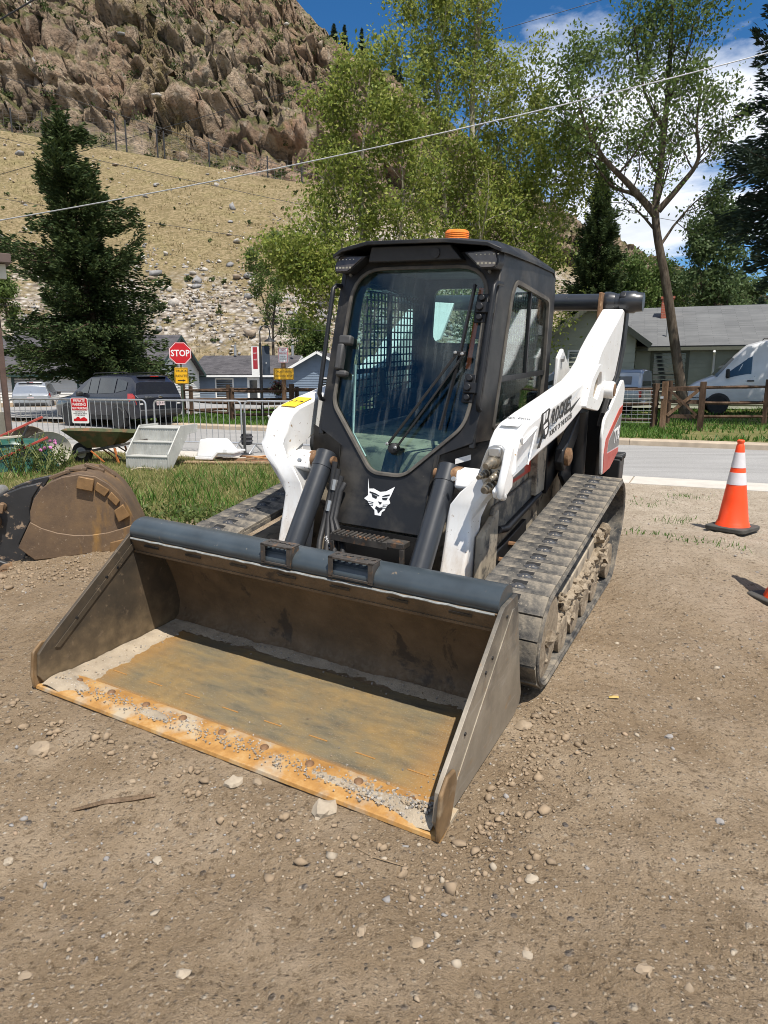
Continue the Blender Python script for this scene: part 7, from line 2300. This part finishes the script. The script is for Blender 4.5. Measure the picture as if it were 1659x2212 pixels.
wt = MB().lathe([(.10, -.045), (.17, -.05), (.19, -.03), (.195, 0), (.19, .03), (.17, .05), (.10, .045)], (.02, 0, .19), (0, 1, 0), 24).obj('wheel', TYRE, wb_, smooth=True)
MB().lathe([(0, -.05), (.10, -.055), (.105, 0), (.10, .055), (0, .05)], (.02, 0, .19), (0, 1, 0), 20).obj('hub', mat('grey_hub', (.42, .42, .42), .5), wt, smooth=True)
# upturned barrow and pans in the weeds at the left
p = V(35, 985, 11.3)
ob = empty('overturned_wheelbarrow', (p.x, 11.3, G(p.x, 11.3)), R(20), 'upturned green wheelbarrow with red frame in the weeds', 'wheelbarrow')
DGREEN = mat('dark_green_tub', (.015, .075, .055), .35, var=.2, scale=5)
prf = [(.0, .52), (.24, .50), (.34, .40), (.40, .12), (.44, .0)]
tb2 = MB().lathe(prf, (0, 0, 0), (0, 0, 1), 20)
tb2.v = [(x * 1.5, y, z) for x, y, z in tb2.v]
tb2.obj('tub', DGREEN, ob, smooth=True)
for k, (a_, b_) in enumerate((((-.55, -.30, .05), (.55, -.42, .55)), ((-.75, -.1, .30), (.45, .05, .86)), ((-.6, -.35, .52), (.2, -.40, .58)))):
    MB().bar(a_, b_, .05, .04).obj('frame_bar', mat('red_frame', (.30, .045, .03), .6, var=.25, scale=8) if k < 2 else TANM, ob, bevel=.006)
MB().tube([(.15, -.46, .05), (.18, -.47, .55), (.28, -.42, .75)], .02, 6).obj('stand_leg', BLKTRIM, ob)
p = V(103, 985, 11.7)
pn = empty('pan', (p.x, 11.7, G(p.x, 11.7) + .02), R(25), 'tan barrow pan standing on edge in the weeds', 'pan')
pv = MB().lathe([(.0, .16), (.20, .15), (.30, .06), (.34, 0), (.335, -.01), (.29, .05), (.19, .135), (0, .145)], (0, 0, 0), (0, 1, 0), 24)
pv.v = [(x * 1.15, y, z * .95 + .30) for x, y, z in pv.v]
pv.obj('dish', TANM, pn, smooth=True)
pn.rotation_euler = (R(-14), 0, R(20))
p = V(68, 975, 12.2)
pn2 = empty('pan', (p.x, 12.2, G(p.x, 12.2) + .02), R(35), 'rust-brown barrow pan leaning behind the tan one', 'pan')
pv2 = MB().lathe([(.0, .16), (.20, .15), (.30, .06), (.36, 0), (.35, -.01), (.29, .05), (.19, .135), (0, .145)], (0, 0, .34), (0, 1, 0), 24)
pv2.obj('dish', RUSTB, pn2, smooth=True)
pn2.rotation_euler = (R(-12), 0, R(38))
# flowering weeds around them
rw_ = random.Random(21)
FL = mat('pink_flower', (.50, .16, .36), .6)
WEEDL = leaf_mat('weed_leaves', [(.04, .07, .015), (.08, .12, .03), (.14, .17, .05)])
for k, (px, py, Y, h) in enumerate(((70, 985, 11.0, .62), (40, 1000, 10.7, .5), (112, 990, 11.1, .55), (20, 990, 10.9, .6), (95, 1000, 10.8, .45), (138, 985, 11.4, .4))):
    b_ = V(px, py, Y)
    wd = empty('flowering_weed', (b_.x, Y, G(b_.x, Y)), 0, ('tall stalky weed in front of the tan pan', 'leafy weed before the green tub', 'pink-flowered weed beside the tan pan', 'weed at the far left before the green tub', 'low pink-flowered weed left of the barrow', 'small weed between pan and wheelbarrow')[k], 'plant', 'weeds around the barrows')
    stm, cen = MB(), []
    for j in range(12):
        a = rw_.uniform(0, 6.28); e = Vector((math.cos(a) * .22, math.sin(a) * .18, h * rw_.uniform(.6, 1.1)))
        stm.tube([(0, 0, 0), e * .5 + Vector((0, 0, .05)), e], .005, 4, caps=False)
        for q in range(16):
            cen.append(e * rw_.uniform(.15, 1) + Vector((rw_.gauss(0, .03), rw_.gauss(0, .03), rw_.gauss(0, .03))))
    stm.obj('stems', mat('weed_stem', (.16, .18, .06), .8), wd)
    v, f = leaf_cloud([c_[:] for c_ in cen], 1, .06, .35, 60 + k)
    link('leaves', np_mesh('leaves', v, f, WEEDL), wd)
    if k in (2, 4):
        fl_ = MB()
        for j in range(3): fl_.blob((rw_.gauss(0, .08), rw_.gauss(0, .05), h * rw_.uniform(.85, 1.0)), .03, j, 1, .3)
        fl_.obj('flowers', FL, wd)
# broad-leaved weeds at the edge of the dirt
for k in range(7):
    x, y = (-1.75, 6.6) if k == 0 else (rw_.uniform(-3.2, -.9), rw_.uniform(6.2, 7.6))
    wd = empty('weed_plant', (x, y, G(x, y)), 0, ('leafy weed clump nearest the bucket tube', 'second weed clump along the dirt edge behind the bucket', 'small weed clump in the grass behind the bucket', 'weed clump near the left track of the loader', 'weed clump between the excavator bucket and the loader', 'low weed clump at the back of the dirt edge', 'sparse weed clump beside the dirt edge')[k], 'plant', 'weed clumps at the dirt edge')
    cen = [(rw_.gauss(0, .13), rw_.gauss(0, .10), abs(rw_.gauss(.05, .07))) for _ in range(150)]
    v, f = leaf_cloud(cen, 1, .055, .45, 80 + k)
    link('leaves', np_mesh('leaves', v, f, WEEDL), wd)

# small trailer tyre seen behind the left arm
p = V(693, 967, 9.0)
ty = empty('spare_wheel', (p.x, 9.0, p.z - .16), R(60), 'small rubber wheel with orange rim behind the left lift arm', 'wheel')
MB().lathe([(.09, -.05), (.15, -.06), (.19, -.04), (.195, 0), (.19, .04), (.15, .06), (.09, .05)], (0, 0, .19), (0, 1, 0), 26).obj('tyre', TYRE, ty, smooth=True)
MB().lathe([(0, -.03), (.06, -.035), (.095, -.055), (.095, .055), (.06, .035), (0, .03)], (0, 0, .19), (0, 1, 0), 20).obj('rim', ORGM, ty, smooth=True)
pb = V(690, 985, 9.0)
o = MB().bx(-.25, .3, -.06, .06, 0, .09).obj('timber_block', BOARD2, None, bevel=.006)
o.location = (pb.x, 8.9, max(G(pb.x, 8.9), pb.z - .1)); o.rotation_euler = (0, 0, R(-20)); tag(o, 'brown timber block under the small orange-rimmed wheel', 'timber')
ty.location.z = o.location.z + .09

# ------------------------------------------------------------------ stones and pebbles on the dirt
STN = [mat('pebble_tan', (.26, .20, .135), .85, var=.25, scale=20, bump=.3, bscale=60), mat('pebble_grey', (.24, .225, .21), .85, var=.25, scale=20, bump=.3, bscale=60), mat('pebble_pale', (.33, .275, .205), .85, var=.2, scale=20, bump=.3, bscale=60), mat('pebble_brown', (.28, .20, .13), .85, var=.25, scale=20)]
named = [((92, 1622), .085, 0, 'jagged tan stone left of the bucket edge'), ((1130, 1570), .062, 0, 'rounded tan stone beside the bucket corner'), ((700, 1750), .085, 2, 'pale stone half buried under the cutting edge'), ((1140, 2065), .030, 2, 'smooth pale oval pebble at the bottom right'), ((898, 2038), .034, 0, 'tan pebble at the bottom centre'), ((1445, 1592), .030, 1, 'grey pebble on the dirt right of the bucket'), ((505, 1692), .06, 2, 'flat pale stone in front of the cutting edge'), ((556, 1690), .035, 0, 'small tan stone against the cutting edge'), ((1148, 1900), .036, 2, 'pale pebble in front of the bucket corner'), ((340, 1860), .032, 2, 'pale pebble in the left foreground'), ((1105, 1925), .022, 0, 'small tan pebble near the pale pebble'), ((285, 1690), .03, 0, 'tan pebble left of the wooden stick'), ((18, 1862), .03, 2, 'pale pebble at the left edge'), ((1555, 1775), .03, 1, 'dark clod in the right foreground'), ((780, 2012), .03, 0, 'flat tan pebble in the foreground'), ((56, 2110), .03, 0, 'tan pebble in the bottom left corner'), ((395, 2105), .035, 2, 'pale pebble at the bottom left'), ((1390, 2095), .034, 0, 'tan pebble at the bottom right'), ((1270, 1440), .028, 0, 'tan pebble right of the track'), ((1330, 1505), .03, 3, 'brown clod right of the track'), ((300, 1375), .04, 0, 'tan stone beside the bucket side plate'), ((225, 1400), .025, 2, 'pale chip of stone near the left side plate')]
rk = random.Random(31)
for k, ((x, y), r, mi, lab) in enumerate(named):
    a, d = (x - CXP) / FPX, (y - CYP) / FPX
    fy, fz = math.cos(PITCH) - d * math.sin(PITCH), -(math.sin(PITCH) + d * math.cos(PITCH))
    t = -CAM_H / fz
    for _ in range(6):
        gx, gy = a * t, fy * t
        t = (G(gx, gy) - CAM_H) / fz
    gx, gy = a * t, fy * t
    r *= .7
    b_ = MB().blob((0, 0, 0), r * .8, 100 + k, 2, .20 if k else .34, (1.15, .85, .60))
    o = b_.obj('stone', STN[mi], None, smooth=True, angle=22)
    o.location = (gx, gy, G(gx, gy) + r * .06); o.rotation_euler = (0, 0, rk.uniform(0, 3))
    tag(o, lab, 'stone', 'loose stones on the dirt')
items = [[], [], [], []]
def blocked(x, y):
    q = MINV @ Vector((x, y, 0))
    return -1.04 < q.x < 1.04 and -.02 < q.y < 1.0
for k in range(13000):
    y = .75 + 9.2 * rk.random() ** 1.9; x = rk.uniform(-1, 1) * (y * .66 + .5)
    if blocked(x, y): continue
    u, v_ = uv_of(x, y)
    if v_ > 10.4 or grass_mask(x, y) > .5: continue
    cl_ = noise.noise(Vector((x * 1.3, y * 1.3, 6)))
    if rk.random() > .30 + 1.3 * cl_: continue
    r = min(.028, .0030 * math.exp(abs(rk.gauss(0, .55)))) * (1 + .10 * y)
    items[rk.choice((0, 0, 1, 2, 3, 0, 2, 1))].append((x, y, G(x, y) + r * .12, r))
for it, m_, w in zip(items, STN, ('tan', 'grey', 'pale', 'brown')):
    rock_cloud('gravel', it, m_, 'small %s pebbles scattered over the dirt yard' % w, 12)
# clods pushed up beside the bucket and track
clods = []
for k in range(650):
    t = rk.random()
    if rk.random() < .5: q = Vector((1.10 + abs(rk.gauss(0, .14)), rk.uniform(-.1, 1.1), 0))
    else: q = Vector((rk.uniform(-1.3, 1.2), -.10 - abs(rk.gauss(0, .12)), 0))
    w = MMAT @ q
    r = min(.022, .005 * math.exp(abs(rk.gauss(0, .65))))
    clods.append((w.x, w.y, G(w.x, w.y) + r * .3, r))
for k in range(500):
    w = Vector((-2.75 + rk.gauss(0, .7), 4.75 + rk.gauss(0, .22), 0)); r = min(.026, .006 * math.exp(abs(rk.gauss(0, .7))))
    clods.append((w.x, w.y, G(w.x, w.y) + r * .3, r))
rock_cloud('clods', clods, mat('dirt_clod', (.25, .185, .12), .95, var=.25, scale=15, bump=.5, bscale=80), 'crumbly dirt clods pushed up along the bucket', 15)
# sticks and a leaf scrap
def ground_at(x, y):
    a, d = (x - CXP) / FPX, (y - CYP) / FPX
    fy, fz = math.cos(PITCH) - d * math.sin(PITCH), -(math.sin(PITCH) + d * math.cos(PITCH))
    t = -CAM_H / fz
    for _ in range(6): t = (G(a * t, fy * t) - CAM_H) / fz
    return Vector((a * t, fy * t, G(a * t, fy * t)))
A1, B1 = ground_at(160, 1752), ground_at(336, 1722)
o = MB().tube([Vector((0, 0, .004)), (B1 - A1) * .35 + Vector((0, .008, .010)), (B1 - A1) * .7 + Vector((0, -.004, .012)), (B1 - A1) + Vector((0, 0, .008))], [.005, .010, .011, .006], 6).obj('stick', bark('stick_bark', (.20, .14, .09), (.33, .24, .17), 12), None, smooth=True)
o.location = A1; tag(o, 'flat brown stick lying on the dirt in the left foreground', 'stick')
A1, B1 = ground_at(772, 1835), ground_at(880, 1875)
o = MB().tube([Vector((0, 0, .004)), (B1 - A1) * .4 + Vector((-.01, -.01, .006)), (B1 - A1) + Vector((0, 0, .004))], .0022, 5).obj('twig', bark('twig_bark', (.30, .22, .14), (.4, .3, .2), 12), None)
o.location = A1; tag(o, 'thin curved twig on the dirt before the bucket', 'twig')
p = ground_at(1325, 1510)
o = MB().add([(-.05, -.012, .012), (.05, -.02, .016), (.055, .01, .022), (-.045, .014, .018), (0, .0, .03)], [(0, 1, 4), (1, 2, 4), (2, 3, 4), (3, 0, 4)]).obj('fallen_leaf', mat('yellow_leaf', (.42, .30, .08), .6), None)
o.location = p; o.scale = (.45, .45, .6); tag(o, 'crumpled yellow leaf on the dirt right of the bucket', 'leaf')
